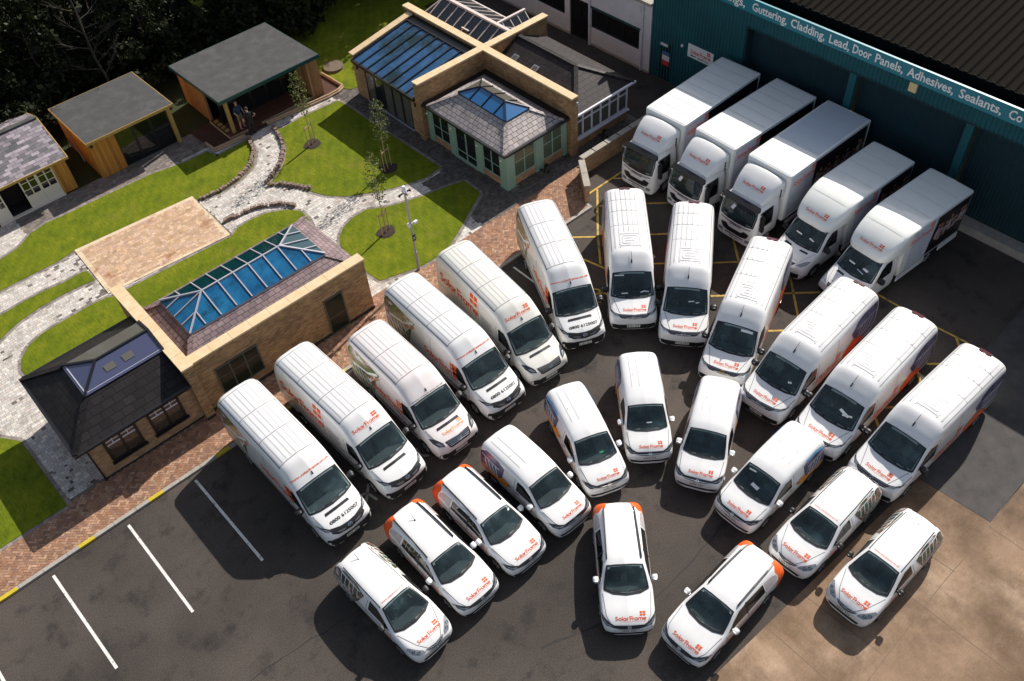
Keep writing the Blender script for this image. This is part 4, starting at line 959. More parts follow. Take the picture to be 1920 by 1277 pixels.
shed_roof(lg, 14.86, 21.16, 41.78, 47.48, 2.60, 2.36, M['felt'], M['teal_fascia'], .20)
b = MB(); b.box(15.24, 15.42, 42.16, 42.34, .25, 2.42); b.build('post', M['timber'], lg)
b = MB(); b.box(14.92, 20.3, 41.94, 44.2, .02, .25); b.build('deck', M['deck'], lg)
b = MB(); b.box(14.9, 16.0, 41.90, 41.94, .12, .26); b.box(16.9, 20.3, 41.90, 41.94, .12, .26); b.box(14.88, 14.92, 41.9, 44.2, .12, .26); b.build('deck_edge', M['log'], lg)
for i in range(5): window(lg, 'sliding_door', 'y', 43.4, 15.3 + 1.0 * i, 16.3 + 1.0 * i, .26, 2.36, M['fascia'], M['darkpane'], 1, (), .07, -1, .05)
b = MB()
for k in range(4): b.box(14.98 + .03, 15.22, 42.5 + .4 * k, 42.72 + .4 * k, .27, .33)
b.build('step_tray', M['timber'], lg)
# sunken planting bed with log edge round the big garden room
bed = sheet('planting_bed', [(13.78, 41.68), (15.6, 41.58), (15.75, 41.6), (17.0, 41.66), (19.1, 41.5), (20.95, 41.33), (21.68, 41.4), (22.1, 41.6), (22.0, 43.7), (21.1, 43.7), (20.3, 41.9), (14.9, 41.9), (14.9, 44.3), (13.6, 44.3), (13.74, 42.34)], GZ + .030, M['bed'])
def logs(P, lab):
    b = MB()
    for a, c in zip(P, P[1:]):
        for k in (0, 1): b.tube((a[0], a[1] + .07 * k, GZ + .07 + .09 * k), (c[0], c[1] + .07 * k, GZ + .07 + .09 * k), .06, n=8)
    tag(b.build('log_edging', M['log']), lab, 'edging', 'split-log edgings of the planting bed')
logs([(13.72, 42.5), (13.78, 41.65), (15.62, 41.54)], 'log edging left of the two people at the corner of the long lawn')
logs([(17.07, 41.66), (19.13, 41.5), (20.95, 41.33), (21.68, 41.37), (22.13, 41.55), (22.03, 43.6)], 'log edging right of the two people, bending back towards the round cover in the grass')
cb = empty('summer_house', (0, 0, 0), 0, 'cream-doored timber summer house with mottled shingle roof at the left edge', 'garden building')
b = MB(); b.box(-3, -2.88, 44.45, 49.6, GZ, 2.2); b.box(6.96, 7.08, 44.45, 49.6, GZ, 2.1); b.box(6.34, 7.08, 44.33, 44.45, GZ, 2.1); b.box(-3, 7.08, 49.5, 49.6, GZ, 2.1); b.box(2.0, 2.9, 44.33, 44.45, GZ, 2.1); b.build('wall', M['cedar'], cb)
b = MB(); 
b.face([(-3.3, 44.12, 2.08), (7.24, 44.12, 2.08), (7.24, 46.95, 3.12), (-3.3, 46.95, 3.12)], 0, True); b.face([(-3.3, 49.8, 2.08), (-3.3, 46.95, 3.12), (7.24, 46.95, 3.12), (7.24, 49.8, 2.08)], 0, True); rf = b.build('roof', M['slate_mix'], cb)
b = MB(); b.bar((-3.3, 46.95, 3.14), (7.24, 46.95, 3.14), .3, .05); b.build('ridge', M['felt'], rf)
b = MB(); b.bar((-3.3, 44.1, 2.02), (7.26, 44.1, 2.02), .05, .13); b.bar((7.25, 44.1, 2.02), (7.25, 46.95, 3.06), .05, .13); b.bar((7.25, 49.8, 2.02), (7.25, 46.95, 3.06), .05, .13); b.build('fascia', M['timber'], cb)
b = MB(); b.face([(7.02, 44.45, 2.05), (7.02, 49.6, 2.05), (7.02, 47.0, 3.02)]); b.build('gable', M['cedar'], cb)
for x0, x1, nm in ((4.62, 5.48, 'glazed_door'), (5.48, 6.34, 'window'), (2.9, 3.6, 'window')):
    window(cb, nm, 'y', 44.40, x0, x1, .78, 2.02, M['creamjoin'], M['darkpane'], 2, (.33, .66), .07, -1, .05)
    q = MB(); q.box(x0 + .003, x1 - .003, 44.35, 44.42, GZ + .07, .78); q.build('lower_panel', M['creamjoin'], cb)
b = MB(); b.box(2.88, 6.36, 44.20, 44.40, GZ, GZ + .07); b.build('threshold', M['creamjoin'], cb)
b = MB(); b.box(3.6, 4.62, 45.4, 45.44, GZ, 2.05); b.box(3.6, 4.62, 44.4, 45.4, GZ, GZ + .03); b.build('dim_interior', M['dimroom'], cb)
b = MB(); b.tube((4.68, 44.33, 1.15), (4.68, 44.30, 1.15), .02, n=6); b.box(4.66, 4.70, 44.30, 44.33, 1.05, 1.12); b.build('door_handle', M['fascia'], cb)
# ------------------------------------------------------------------ low brick walls by the trucks
def lowwall(P, h, lab):
    r = empty('low_wall', (0, 0, 0), 0, lab, 'wall', 'low brick walls beside the truck row'); b = MB(); c = MB(); t = .215
    for i, (p, q) in enumerate(zip(P, P[1:])):
        p, q = Vector((*p, 0)), Vector((*q, 0)); b.bar(p + Vector((0, 0, h / 2)), q + Vector((0, 0, h / 2)), t, h)
        n = max(1, round((q - p).length / .9))
        for k in range(n): c.bar(p.lerp(q, k / n + .004) + Vector((0, 0, h + .035)), p.lerp(q, (k + 1) / n - .004) + Vector((0, 0, h + .035)), .32, .07)
    b.build('brickwork', M['brick'], r); c.build('coping', M['copgrey'], r); return r
lowwall([(24.66, 24.34), (25.92, 26.0)], .98, 'short slanting brick wall with grey coping ending at the yellow lines')
lowwall([(25.98, 26.10), (34.9, 26.10)], 1.0, 'long brick wall with grey coping running behind the first box truck towards the warehouse')
# ------------------------------------------------------------------ warehouse
XW = 35.2
wh = empty('warehouse', (0, 0, 0), 0, 'large teal metal-clad warehouse with long lettered sign board and corrugated roof', 'building')
def corr(b, y0, y1, z0, z1, x, pitch=.20, dep=.04, m=0):
    n = int((y1 - y0) / pitch)
    for i in range(n):
        a = y0 + (y1 - y0) * i / n; w_ = (y1 - y0) / n
        P = [(a, x), (a + w_ * .35, x), (a + w_ * .5, x - dep), (a + w_ * .85, x - dep), (a + w_, x)]
        for (ya, xa), (yb, xb) in zip(P, P[1:]): b.face([(xa, yb, z0), (xa, ya, z0), (xb, ya, z1), (xb, yb, z1)][::1] if False else [(xa, ya, z0), (xa, ya, z1), (xb, yb, z1), (xb, yb, z0)], m)
b = MB(); corr(b, 23.75, 29.85, .05, 6.05, XW); corr(b, -30, 23.75, 5.22, 6.05, XW); corr(b, 17.45, 17.5, 0, .1, XW); b.box(XW + .01, 62, 29.70, 29.83, 0, 7.2); b.build('cladding', M['teal'], wh)
b = MB()
for y0, y1 in ((17.95, 23.70), (12.2, 17.5), (-30, 11.75)): b = MB(); corr(b, y0, y1, .4 if y1 < 12 else .02, 5.14, XW + .55, .16, .02); b.build('roller_door', M['tealdark'], wh)
b = MB(); b.box(XW - .02, XW + .6, -30, 23.72, 5.12, 5.22); b.box(XW + .0, XW + .6, 23.68, 23.78, 0, 5.2); b.build('door_head', M['tealdark'], wh)
b = MB()
for y in (17.72, 11.97, 6.0): b = MB(); b.box(XW + .02, XW + .30, y - .18, y + .18, 0, 5.12); b.build('post', M['teal'], wh)
b = MB(); b.box(XW - .16, XW - .05, -30, 25.6, 6.0, 6.72); sgn = b.build('sign_board', M['tealsign'], wh)
WORDS = [('ings,', 25.0, 23.95), ('Guttering,', 23.52, 21.52), ('Cladding,', 21.30, 19.42), ('Lead,', 19.19, 18.12), ('Door', 17.95, 17.0), ('Panels,', 16.80, 15.42), ('Adhesives,', 15.22, 13.05), ('Sealants,', 12.80, 10.92), ('Co', 10.62, 10.05)]
b = MB()
for wd_, y0, y1 in WORDS:
    V, F = text_mesh(wd_, .022); x0 = min(p[0] for p in V); x1 = max(p[0] for p in V); s_ = (y0 - y1) / (x1 - x0)
    for f in F: b.face([(XW - .175, y0 - (V[i][0] - x0) * s_, 6.19 + V[i][1] * .58) for i in f])
b.build('lettering', M['signtext'], sgn)
b = MB(); b.box(XW - .05, XW + .9, -30, 29.8, 6.02, 6.10); b.box(XW - .05, XW + .05, -30, 29.8, 6.1, 6.66); b.box(XW + .9, XW + 1.0, -30, 29.8, 6.1, 6.66); b.build('gutter', M['dullgutter'], wh)
b = MB(); n = 150; y0, y1 = -32, 29.9
for i in range(n):
    a = y0 + (y1 - y0) * i / n; w_ = (y1 - y0) / n; P = [(a, 0), (a + w_ * .3, 0), (a + w_ * .5, .09), (a + w_ * .8, .09), (a + w_, 0)]
    for (ya, za), (yb, zb) in zip(P, P[1:]): b.face([(XW + .95, ya, 6.62 + za), (62, ya, 11.6 + za), (62, yb, 11.6 + zb), (XW + .95, yb, 6.62 + zb)][::-1])
b.build('roof', M['roofsheet'], wh)
b = MB(); b.box(XW - .13, XW + .5, -30, 11.72, 0, .42); b.build('base_kerb', M['copgrey'], wh)
b = MB(); b.box(XW - .02, XW + .06, 28.3, 29.2, .05, 2.3); dd = b.build('door', M['darkpane'], wh)
b = MB(); b.box(XW - .06, XW - .03, 28.45, 28.95, 1.62, 1.78); b.build('door_notice', M['wrap_blue_'], dd)
b = MB(); b.box(XW - .06, XW - .03, 28.45, 28.95, .98, 1.28); b.build('door_notice', M['red_notice'], dd)
b = MB(); b.box(XW - .06, XW - .03, 28.45, 28.95, 1.28, 1.58); b.build('door_notice', M['upvc'], dd)
b = MB(); b.box(XW - .08, XW - .03, 28.6, 29.1, 2.12, 2.26); b.build('door_plate', M['upvc'], wh)
b = MB(); b.tube((XW - .1, 27.62, 2.62), (XW + .02, 27.62, 2.62), .08, n=10); b.build('bulkhead_lamp', M['upvc'], wh)
b = MB(); b.box(XW - .16, XW - .03, 14.62, 14.98, 5.52, 5.95); b.build('floodlight', M['amberbox'], wh)
sg = empty('wall_sign', (0, 0, 0), 0, 'white wall sign with orange company name and black arrow, on the teal cladding', 'sign')
b = MB(); b.box(XW - .09, XW - .05, 25.5, 27.2, 2.20, 2.95); bo = b.build('board', M['signtext'], sg)
def flatstrokes(b, segs, y0, z0, x, s):
    for st, wd_ in segs:
        for p, q in zip(st, st[1:]):
            b.bar((x, y0 - p[0] * s, z0 + p[1] * s), (x, y0 - q[0] * s, z0 + q[1] * s), .004, wd_ * s, up=(0, 0, 1) if abs(q[0] - p[0]) > 1e-4 else (0, 1, 0))
b = MB(); s_ = 1.35 / LOGO_W; flatstrokes(b, [(st, .26) for st in LOGO], 27.0, 2.48, XW - .095, s_)
for i in (0, 1):
    for j in (0, 1): flatstrokes(b, [([(LOGO_W - 1.95 + i * .86, 1.86 + j * .86), (LOGO_W - 1.23 + i * .86, 1.86 + j * .86)], .72)], 27.0, 2.48, XW - .095, s_)
b.build('company_logo', M['orange'], sg)
b = MB(); b.bar((XW - .095, 26.98, 2.34), (XW - .095, 26.62, 2.34), .004, .05); b.face([(XW - .097, 27.02, 2.34), (XW - .097, 26.88, 2.28), (XW - .097, 26.88, 2.40)]); V, F = text_mesh('RECEPTION', .01)
for f in F: b.face([(XW - .096, 26.50 - V[i][0] * .135, 2.28 + V[i][1] * .15) for i in f])
b.build('arrow_and_word', M['ink'], sg)
# ------------------------------------------------------------------ white rendered building
wb = empty('office_building', (0, 0, 0), 0, 'white rendered office building with dark strip windows, joined to the warehouse', 'building')
b = MB(); X = 35.12
for y0, y1, z0, z1 in ((29.84, 30.65, 0, 4.05), (30.65, 34.4, 0, 1.15), (30.65, 34.4, 2.35, 4.05), (34.4, 34.62, 0, 4.05), (34.62, 36.2, 2.5, 4.05), (36.2, 36.6, 0, 4.05), (36.6, 39.6, 0, 1.15), (36.6, 39.6, 2.35, 4.05), (39.6, 45.5, 0, 4.05)): b.box(X, X + .25, y0, y1, z0, z1)
b.box(X + .25, 50, 29.84, 30.0, 0, 4.05); b.box(X + .25, 50, 45.3, 45.5, 0, 4.05); b.build('wall', M['render'], wb)
b = MB(); b.box(X - .12, 50, 29.84, 45.6, 4.05, 4.22); b.build('roof', M['copgrey'], wb)
b = MB(); b.box(X - .03, X, 29.84, 34.62, 0, .14); b.box(X - .03, X, 36.2, 45.5, 0, .14); b.build('plinth', M['copgrey'], wb)
for y0, y1 in ((30.65, 34.4), (36.6, 39.6)): window(wb, 'window', 'x', X + .10, y0, y1, 1.15, 2.35, M['fascia'], M['darkpane'], 3, (), .07, -1, .06)
b = MB(); b.box(X - .04, X + .06, 30.6, 34.45, 2.35, 2.47); b.box(X - .04, X + .06, 36.55, 39.65, 2.35, 2.47); b.build('window_head', M['teal_fascia'], wb)
window(wb, 'door', 'x', X + .15, 34.62, 36.2, .02, 2.5, M['fascia'], M['darkpane'], 2, (), .08, -1, .06)
b = MB(); b.tube((X - .06, 30.42, 0), (X - .06, 30.42, 4.05), .05, n=8); b.build('downpipe', M['render'], wb)
b = MB(); b.tube((X - .05, 34.5, 0), (X - .05, 34.5, 4.0), .07, n=8); b.build('corner_post', M['render'], wb)
b = MB(); b.box(X - .06, X, 30.6, 30.75, 3.45, 3.75); b.build('alarm_box', M['render'], wb)
# ------------------------------------------------------------------ plants, poles, people
def leaf(b, c, s, rnd, m=0, tint=None):
    n = Vector((rnd.gauss(0, 1), rnd.gauss(0, 1), rnd.gauss(0, 1) + .6)).normalized(); a = n.orthogonal().normalized(); a.rotate(Matrix.Rotation(rnd.uniform(0, 6.28), 3, n)); d = n.cross(a); t = rnd.random() if tint is None else tint
    b.face([c - a * s, c - d * s * .55, c + a * s, c + d * s * .55], m, col=(t, t, t))
def crown_mesh(name, seed, h, rad, nclump, per, size, zlo, mat, flat=1.0):
    rnd = random.Random(seed); b = MB()
    for k in range(nclump):
        z = zlo + (h - zlo) * rnd.random() ** .8; f = (z - zlo) / (h - zlo); rr = rad * (math.sin(math.pi * (.12 + .85 * f)) ** .7) * math.sqrt(rnd.uniform(.15, 1)); a = rnd.uniform(0, 6.28)
        c = Vector((rr * math.cos(a), rr * math.sin(a), z)); cr = rad * rnd.uniform(.14, .30); t0 = rnd.uniform(.0, .6)
        for i in range(per):
            v = Vector((rnd.gauss(0, 1), rnd.gauss(0, 1), rnd.gauss(0, .8))).normalized() * cr * rnd.random() ** .4; leaf(b, c + v, size * rnd.uniform(.6, 1.3), rnd, tint=min(1, t0 + rnd.uniform(0, .4)))
    return b.mesh(name, [mat])
def limb_mesh(name, seed, h, r, nb, mat, spread=.35, zlo=.3, sub=2):
    rnd = random.Random(seed); b = MB(); P = [Vector((0, 0, -.1))]
    for i in range(1, 7): P.append(Vector((rnd.uniform(-.03, .03) * h * .4, rnd.uniform(-.03, .03) * h * .4, h * i / 6)))
    for i in range(6): b.tube(P[i], P[i + 1], r * (1 - i / 6.6), r * (1 - (i + 1) / 6.6), 8)
    def br(p, d, l, rr, lev):
        q = p
        for k in range(3):
            d = (d + Vector((rnd.uniform(-.25, .25), rnd.uniform(-.25, .25), rnd.uniform(-.05, .25)))).normalized(); n_ = q + d * l / 3; b.tube(q, n_, rr * (1 - k * .28), rr * (1 - (k + 1) * .28), 5, caps=False); q = n_
            if lev > 0 and k < 2:
                for _ in range(2): br(q, (d + Vector((rnd.uniform(-.8, .8), rnd.uniform(-.8, .8), rnd.uniform(-.3, .5)))).normalized(), l * .5, rr * .5, lev - 1)
    for k in range(nb):
        t = zlo + (1 - zlo) * k / nb; i = min(5, int(t * 6)); p = P[i].lerp(P[i + 1], t * 6 - i); a = k * 2.4 + rnd.uniform(-.4, .4); br(p, Vector((math.cos(a), math.sin(a), rnd.uniform(.1, .6))).normalized(), h * spread * (1.1 - .7 * t), r * .42 * (1 - .6 * t), sub)
    return b.mesh(name, [mat])
TR = []
for i in range(3): TR.append((limb_mesh('trunk', 20 + i, 7.5, .16, 10, M['bark'], .28, .15, 1), crown_mesh('crown', 40 + i, 9.0, 2.9, 90, 60, .17, .5, M['leafdark'])))
WOOD = [(2.0, 52.6, 0, .95, 'dark leafy tree behind the summer house at the far left, beside the pale paling fence'), (6.6, 53.6, 1, 1.0, 'dark tree behind the gap between the summer house and the middle garden room'), (9.4, 56.5, 2, 1.05, 'dark tree left of the bare-branched tree, set further back'), (15.6, 52.2, 0, .8, 'dark tree close behind the gap between the two flat-roofed garden rooms'), (14.5, 57.5, 1, 1.15, 'tall dark tree rising behind the bare-branched tree'), (19.5, 55.5, 2, 1.1, 'dark tree behind the left half of the largest garden room'), (23.2, 51.6, 0, .95, 'dark tree behind the right end of the largest garden room'), (28.2, 51.5, 1, 1.0, 'dark tree behind the raking coping of the blue lean-to'), (4.5, 58.8, 2, 1.1, 'dark tree beyond the paling fence near the top left corner'), (26, 56, 0, 1.2, 'tall dark tree at the back of the grass beyond the exhibition building'), (-1.5, 50.4, 1, .9, 'dark tree at the left edge directly behind the summer house ridge'), (11.5, 61, 0, 1.1, 'dark tree at the top edge left of the bare-branched tree'), (33, 55, 2, 1.25, 'dark tree at the top behind the white conservatory roof'), (18.5, 62, 1, 1.2, 'dark tree at the top edge above the two garden rooms'), (9.6, 53.2, 1, .8, 'smaller dark tree just left of the bare-branched tree'), (12.9, 54.0, 0, .8, 'smaller dark tree just right of the bare-branched tree'), (30.5, 48.8, 0, .8, 'dark tree nearest the back of the white-barred conservatory')]
for x, y, k, s_, lab in WOOD:
    r = empty('leafy_tree', (x, y, -.02), (x * 1.7 + y) % 6.28, lab, 'tree', 'dark trees behind the garden rooms'); r.scale = (s_, s_, s_); link('trunk', TR[k][0], r); link('crown', TR[k][1], r)
V_, F_ = [], []  # trees out of view, added to shade the grass at the back
for x, y, k, s_ in ((38, 50, 2, 1.5), (41, 54, 0, 1.7), (40, 59, 1, 1.6), (37, 64, 2, 1.5), (43, 48, 1, 1.5)):
    for me in TR[k]:
        i0 = len(V_); V_ += [(x + v.co.x * s_, y + v.co.y * s_, v.co.z * s_) for v in me.vertices]; F_ += [[i + i0 for i in p.vertices] for p in me.polygons]
me = bpy.data.meshes.new('woodland'); me.from_pydata(V_, [], F_); me.materials.append(M['leafdark']); tag(link('woodland', me), 'shady wood beyond the office building', 'woodland', None, 'stuff')
bt = empty('bare_tree', (12.15, 50.5, 0), .3, 'slender tree with bare grey branches behind the middle garden room', 'tree'); link('trunk', limb_mesh('trunk', 77, 8.6, .10, 16, M['barkgrey'], .28, .2, 2), bt)
us = crown_mesh('undergrowth', 91, 1.8, 1.6, 40, 60, .12, .1, M['leafdark'])
for i, (x, y) in enumerate([(8.2, 52.2), (5, 52.4), (14.0, 51.4), (18, 51.6), (21.5, 51.2), (11, 53), (0.5, 52.6), (16.5, 54), (24.6, 50.0), (7.2, 51.2)]):
    o = link('bush', us); o.scale = (1.7, 1.7, 1.5); o.location = (x, y, -.1); o.rotation_euler = (0, 0, i * 1.3); tag(o, 'dark bush in the shaded undergrowth behind the garden rooms', 'bush', 'dark bushes behind the garden rooms')
# paling fence
fe = empty('paling_fence', (0, 0, 0), 0, 'tall weathered paling fence half hidden by trees at the top left', 'fence'); b = MB(); d = Vector((14.2 - 6.2, 58.5 - 61.8)); n = 42
for i in range(n):
    p = Vector((6.2, 61.8)) + d * i / n; b.bar((p.x, p.y, 0), (p.x, p.y, 2.0), .12, .03, up=(d.y, -d.x, 0))
b.build('pales', M['barkgrey'], fe); b = MB()
for z in (.5, 1.6): b.bar((6.2, 61.85, z), (14.2, 58.55, z), .06, .1)
b.build('rails', M['barkgrey'], fe)
# staked saplings
def sapling(x, y, h, seed, lab, lean):
    r = empty('sapling', (x, y, GZ), 0, lab, 'tree', 'staked saplings on the lawns'); tm = limb_mesh('trunk', seed, h, .035, 13, M['palebark'], .17, .42, 0); link('trunk', tm, r); rnd = random.Random(seed); b = MB()
    for k in range(480):
        t = rnd.uniform(.45, 1.03); rr = .52 * math.sin(math.pi * min(1, max(.05, (t - .38) / .72))) ** .8 * math.sqrt(rnd.random()); a = rnd.uniform(0, 6.28); leaf(b, Vector((rr * math.cos(a), rr * math.sin(a), h * t)), .055 * rnd.uniform(.7, 1.3), rnd)
    b.build('crown', M['leaf'], r); s_ = MB()
    for dx, dy in ((.28, .1), (-.28, -.1)): s_.tube((dx, dy, 0), (dx, dy, 1.35), .025, n=6)
    s_.bar((.28, .1, 1.15), (-.28, -.1, 1.15), .03, .06); s_.build('stakes', M['log'], r)
    m = MB(); P = [(.48 * math.cos(a) * (1 + .12 * math.sin(3 * a + seed)), .46 * math.sin(a) * (1 + .1 * math.cos(2 * a + seed))) for a in [2 * math.pi * i / 18 for i in range(18)]]; m.face([(p[0], p[1], .035) for p in P]); m.build('mulch_circle', M['soil'], r)
sapling(17.83, 38.32, 4.3, 5, 'leafy staked sapling nearest the two people, in front of the largest garden room', 0)
sapling(16.35, 29.7, 4.5, 6, 'staked sapling on the lawn beside the lamp post', 0)
sapling(19.4, 33.6, 4.0, 8, 'thin half-shaded sapling between the path and the glass lean-to', 0)
sh = crown_mesh('shrub', 55, .55, .28, 8, 22, .05, .05, M['leafdark'])
for x, y, lab in ((24.87, 27.5, 'small dark shrub below the right-hand green window'), (28.96, 27.4, 'small dark shrub under the white window frame behind the low wall')):
    o = link('shrub', sh); o.location = (x, y, GZ); tag(o, lab, 'shrub', 'small shrubs at the foot of the exhibition building')
o = MB(); o.tube((0, 0, 0), (0, 0, .16), .62, .60, 28); mh = o.build('round_cover', M['cover']); mh.location = (22.95, 43.75, GZ); tag(mh, 'round grey chamber cover standing in the grass beside the largest garden room', 'cover')
# lamp post with camera, small sign and floodlight head
lp = empty('lamp_post', (15.88, 26.55, GZ), 0, 'tall grey post with white camera dome, bracket camera and small round-marked plate', 'lamp post')
b = MB(); b.tube((0, 0, 0), (0, 0, 1.1), .075, n=12); b.tube((0, 0, 1.1), (0, 0, 4.55), .05, n=12); b.build('post', M['galv'], lp)
b = MB(); b.tube((0, 0, 4.55), (0, 0, 4.85), .11, .07, 12); b.build('camera_dome', M['upvc'], lp)
b = MB(); b.bar((-.28, .0, 4.50), (.28, 0, 4.50), .05, .05); b.bar((0, -.2, 4.48), (0, .2, 4.48), .05, .05); b.ball((.28, 0, 4.47), .06, 8); b.ball((-.28, 0, 4.47), .06, 8); b.build('bracket', M['fascia'], lp)
b = MB(); b.bar((0, 0, 2.75), (.25, -.1, 2.80), .05, .05); b.box(.12, .3, -.16, -.04, 2.74, 2.86); b.box(-.14, -.02, -.05, .07, 2.62, 2.8); b.build('bracket_camera', M['upvc'], lp)
b = MB(); b.bar((-.085, -.10, 2.0), (.085, -.10, 2.0), .02, .34); pl_ = b.build('plate', M['fascia'], lp)
b = MB()
for p, q in (((-.06, 1.92), (.06, 2.06)), ((-.06, 2.06), (.06, 1.92)), ((0, 1.98), (0, 2.08))): b.bar((p[0], -.115, p[1]), (q[0], -.115, q[1]), .004, .03)
b.build('plate_mark', M['sage'], pl_)
# ------------------------------------------------------------------ people
def person(name, loc, rz, J, E_, mats, lab, hairc, split):
    """one continuous skinned body; J: joint name -> (position, radius), E_: bones; split gives trouser and shirt limits"""
    names = list(J); me = bpy.data.meshes.new('body'); me.from_pydata([J[k][0] for k in names], [(names.index(a), names.index(c)) for a, c in E_], []); o = bpy.data.objects.new('tmp', me); COL.objects.link(o)
    md = o.modifiers.new('s', 'SKIN'); md.use_smooth_shade = True; sk = me.skin_vertices[0].data
    for i, k in enumerate(names): sk[i].radius = (J[k][1], J[k][1] * (J[k][2] if len(J[k]) > 2 else 1)); sk[i].use_root = k == 'pelvis'
    sb = o.modifiers.new('d', 'SUBSURF'); sb.levels = sb.render_levels = 2
    bpy.context.view_layer.update(); m2 = bpy.data.meshes.new_from_object(o.evaluated_get(bpy.context.evaluated_depsgraph_get())); bpy.data.objects.remove(o)
    m2.materials.clear()
    for x in mats: m2.materials.append(M[x])
    for p in m2.polygons: p.material_index = split(p.center); p.use_smooth = True
    m2.name = 'body'; r = link(name, m2); r.location = loc; r.rotation_euler = (0, 0, rz); tag(r, lab, 'person')
    h = MB(); c = Vector(J['head'][0]); R_ = J['head'][1]
    for i in range(5):
        for j in range(14):
            P = lambda i, j: c + Vector((1.08 * R_ * math.sin(math.pi * i / 9.0) * math.cos(2 * math.pi * j / 14) - .012, 1.05 * R_ * math.sin(math.pi * i / 9.0) * math.sin(2 * math.pi * j / 14), .01 + 1.25 * R_ * math.cos(math.pi * i / 9.0)))
            q = [P(i, j), P(i + 1, j), P(i + 1, j + 1), P(i, j + 1)]
            if i >= 3 and math.cos(2 * math.pi * (j + .5) / 14) > .25: continue
            h.face(q[:3] if i == 0 else q)
    h.build('hair', M[hairc], r, True, True)
    f = MB()
    for s0 in (1, -1): f.ball(c + Vector((R_ * .90, s0 * .033, .012)), .011, 6); f.tube(c + Vector((-.005, s0 * R_ * .95, -.02)), c + Vector((-.01, s0 * R_ * 1.12, .0)), .022, .012, 6)
    f.ball(c + Vector((R_ * 1.02, 0, -.02)), .016, 6); f.bar(c + Vector((R_ * .92, -.025, -.06)), c + Vector((R_ * .92, .025, -.06)), .012, .01); f.build('face', M['skin'], r, True)
    return r
def skeleton(arms):
    J = {'pelvis': ((0, 0, .94), .145, .85), 'waist': ((0, 0, 1.10), .135, .8), 'chest': ((0, 0, 1.32), .155, .8), 'neckb': ((0, 0, 1.47), .075), 'neck': ((.01, 0, 1.54), .055), 'chin': ((.03, 0, 1.60), .07), 'head': ((.02, 0, 1.68), .088), 'crown': ((.01, 0, 1.76), .06)}
    E_ = [('pelvis', 'waist'), ('waist', 'chest'), ('chest', 'neckb'), ('neckb', 'neck'), ('neck', 'chin'), ('chin', 'head'), ('head', 'crown')]
    for s0, t in ((1, 'l'), (-1, 'r')):
        J.update({t + 'hip': ((0, s0 * .10, .88), .10), t + 'knee': ((.02, s0 * .12, .50), .065), t + 'ank': ((-.01, s0 * .13, .10), .045), t + 'toe': ((.17, s0 * .15, .045), .04)})
        E_ += [('pelvis', t + 'hip'), (t + 'hip', t + 'knee'), (t + 'knee', t + 'ank'), (t + 'ank', t + 'toe')]
        sh, el, wr, hd = arms[t]; J.update({t + 'sh': (sh, .062), t + 'el': (el, .045), t + 'wr': (wr, .032), t + 'palm': (hd, .036)}); E_ += [('chest', t + 'sh'), (t + 'sh', t + 'el'), (t + 'el', t + 'wr'), (t + 'wr', t + 'palm')]
        d = (Vector(hd) - Vector(wr)).normalized(); side = d.cross(Vector((1, 0, .2))).normalized()
        for k in range(4):
            p = Vector(hd) + d * .02 + side * (.024 - .016 * k); q = p + d * (.04 + .008 * (1.5 - abs(k - 1.5))) + Vector((.015, 0, -.01)); J['%sf%d' % (t, k)] = (tuple(q), .009); E_.append((t + 'palm', '%sf%d' % (t, k)))
        J[t + 'th'] = (tuple(Vector(wr).lerp(Vector(hd), .5) + side * .045), .010); E_.append((t + 'palm', t + 'th'))
    return J, E_
J, E_ = skeleton({'l': ((0, .20, 1.42), (-.06, .40, 1.18), (.06, .23, 1.02), (.09, .17, 1.0)), 'r': ((0, -.20, 1.42), (-.06, -.40, 1.18), (.06, -.23, 1.02), (.09, -.17, 1.0))})
person('person', (16.05, 41.42, GZ), RAD(95), J, E_, ['skin', 'blacktee', 'darktrousers', 'ink'], 'person in black T-shirt and dark trousers seen from behind, hands on hips', 'darkhair', lambda c: 3 if c.z < .09 else 2 if c.z < .97 and abs(c.y) < .24 and not (abs(c.y) > .16 and c.z > .93) else (1 if .9 < c.z < 1.50 and (abs(c.y) < .23 or c.z > 1.28) else 0))
J, E_ = skeleton({'l': ((0, .20, 1.42), (.02, .27, 1.14), (.16, .24, .95), (.21, .22, .88)), 'r': ((0, -.20, 1.42), (.02, -.28, 1.14), (.18, -.22, 1.0), (.25, -.18, .98))})
person('person', (15.85, 42.15, .25), RAD(-70), J, E_, ['skin', 'bluetee', 'khaki', 'ink'], 'person in blue top and khaki shorts facing the camera under the roof edge', 'fairhair', lambda c: 3 if c.z < .10 else 2 if .52 < c.z < .98 and abs(c.y) < .21 else (1 if .94 < c.z < 1.50 and (abs(c.y) < .23 or c.z > 1.22) else 0))
BV = {}
CUTS = {}
def base_parts(root, t, WS, SW, cut=True, frit=.05, lower=.10):
    """glazing shared by every type: windscreen, its black edge, side windows, wipers"""
    bv = BV[t]
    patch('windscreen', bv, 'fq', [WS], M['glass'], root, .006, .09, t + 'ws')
    edge = WS + [WS[0]]
    n = len(WS)
    lines('windscreen_edge', bv, 'fq', [(edge, frit)], frit, M['black'], root, .009, t + 'we')
    lo = [p for p in WS if p[1] < (min(q[1] for q in WS) + .28)]
    lo.sort()
    lines('scuttle', bv, 'fq', [([(x * .97, y - .01) for x, y in lo], lower)], lower, M['black'], root, .012, t + 'sc')
    q0 = min(p[1] for p in WS); wv = max(p[0] for p in WS)
    lines('wiper', bv, 'fq', [[(-wv * .62, q0 + .14), (wv * .02, q0 + .07)], [(wv * .06, q0 + .10), (wv * .72, q0 + .20)]], .028, M['black'], root, .02, t + 'wi')
    patch('side_window', bv, 'side', [SW], M['sideglass'], root, .006, .12, t + 'sw', mirror=True)

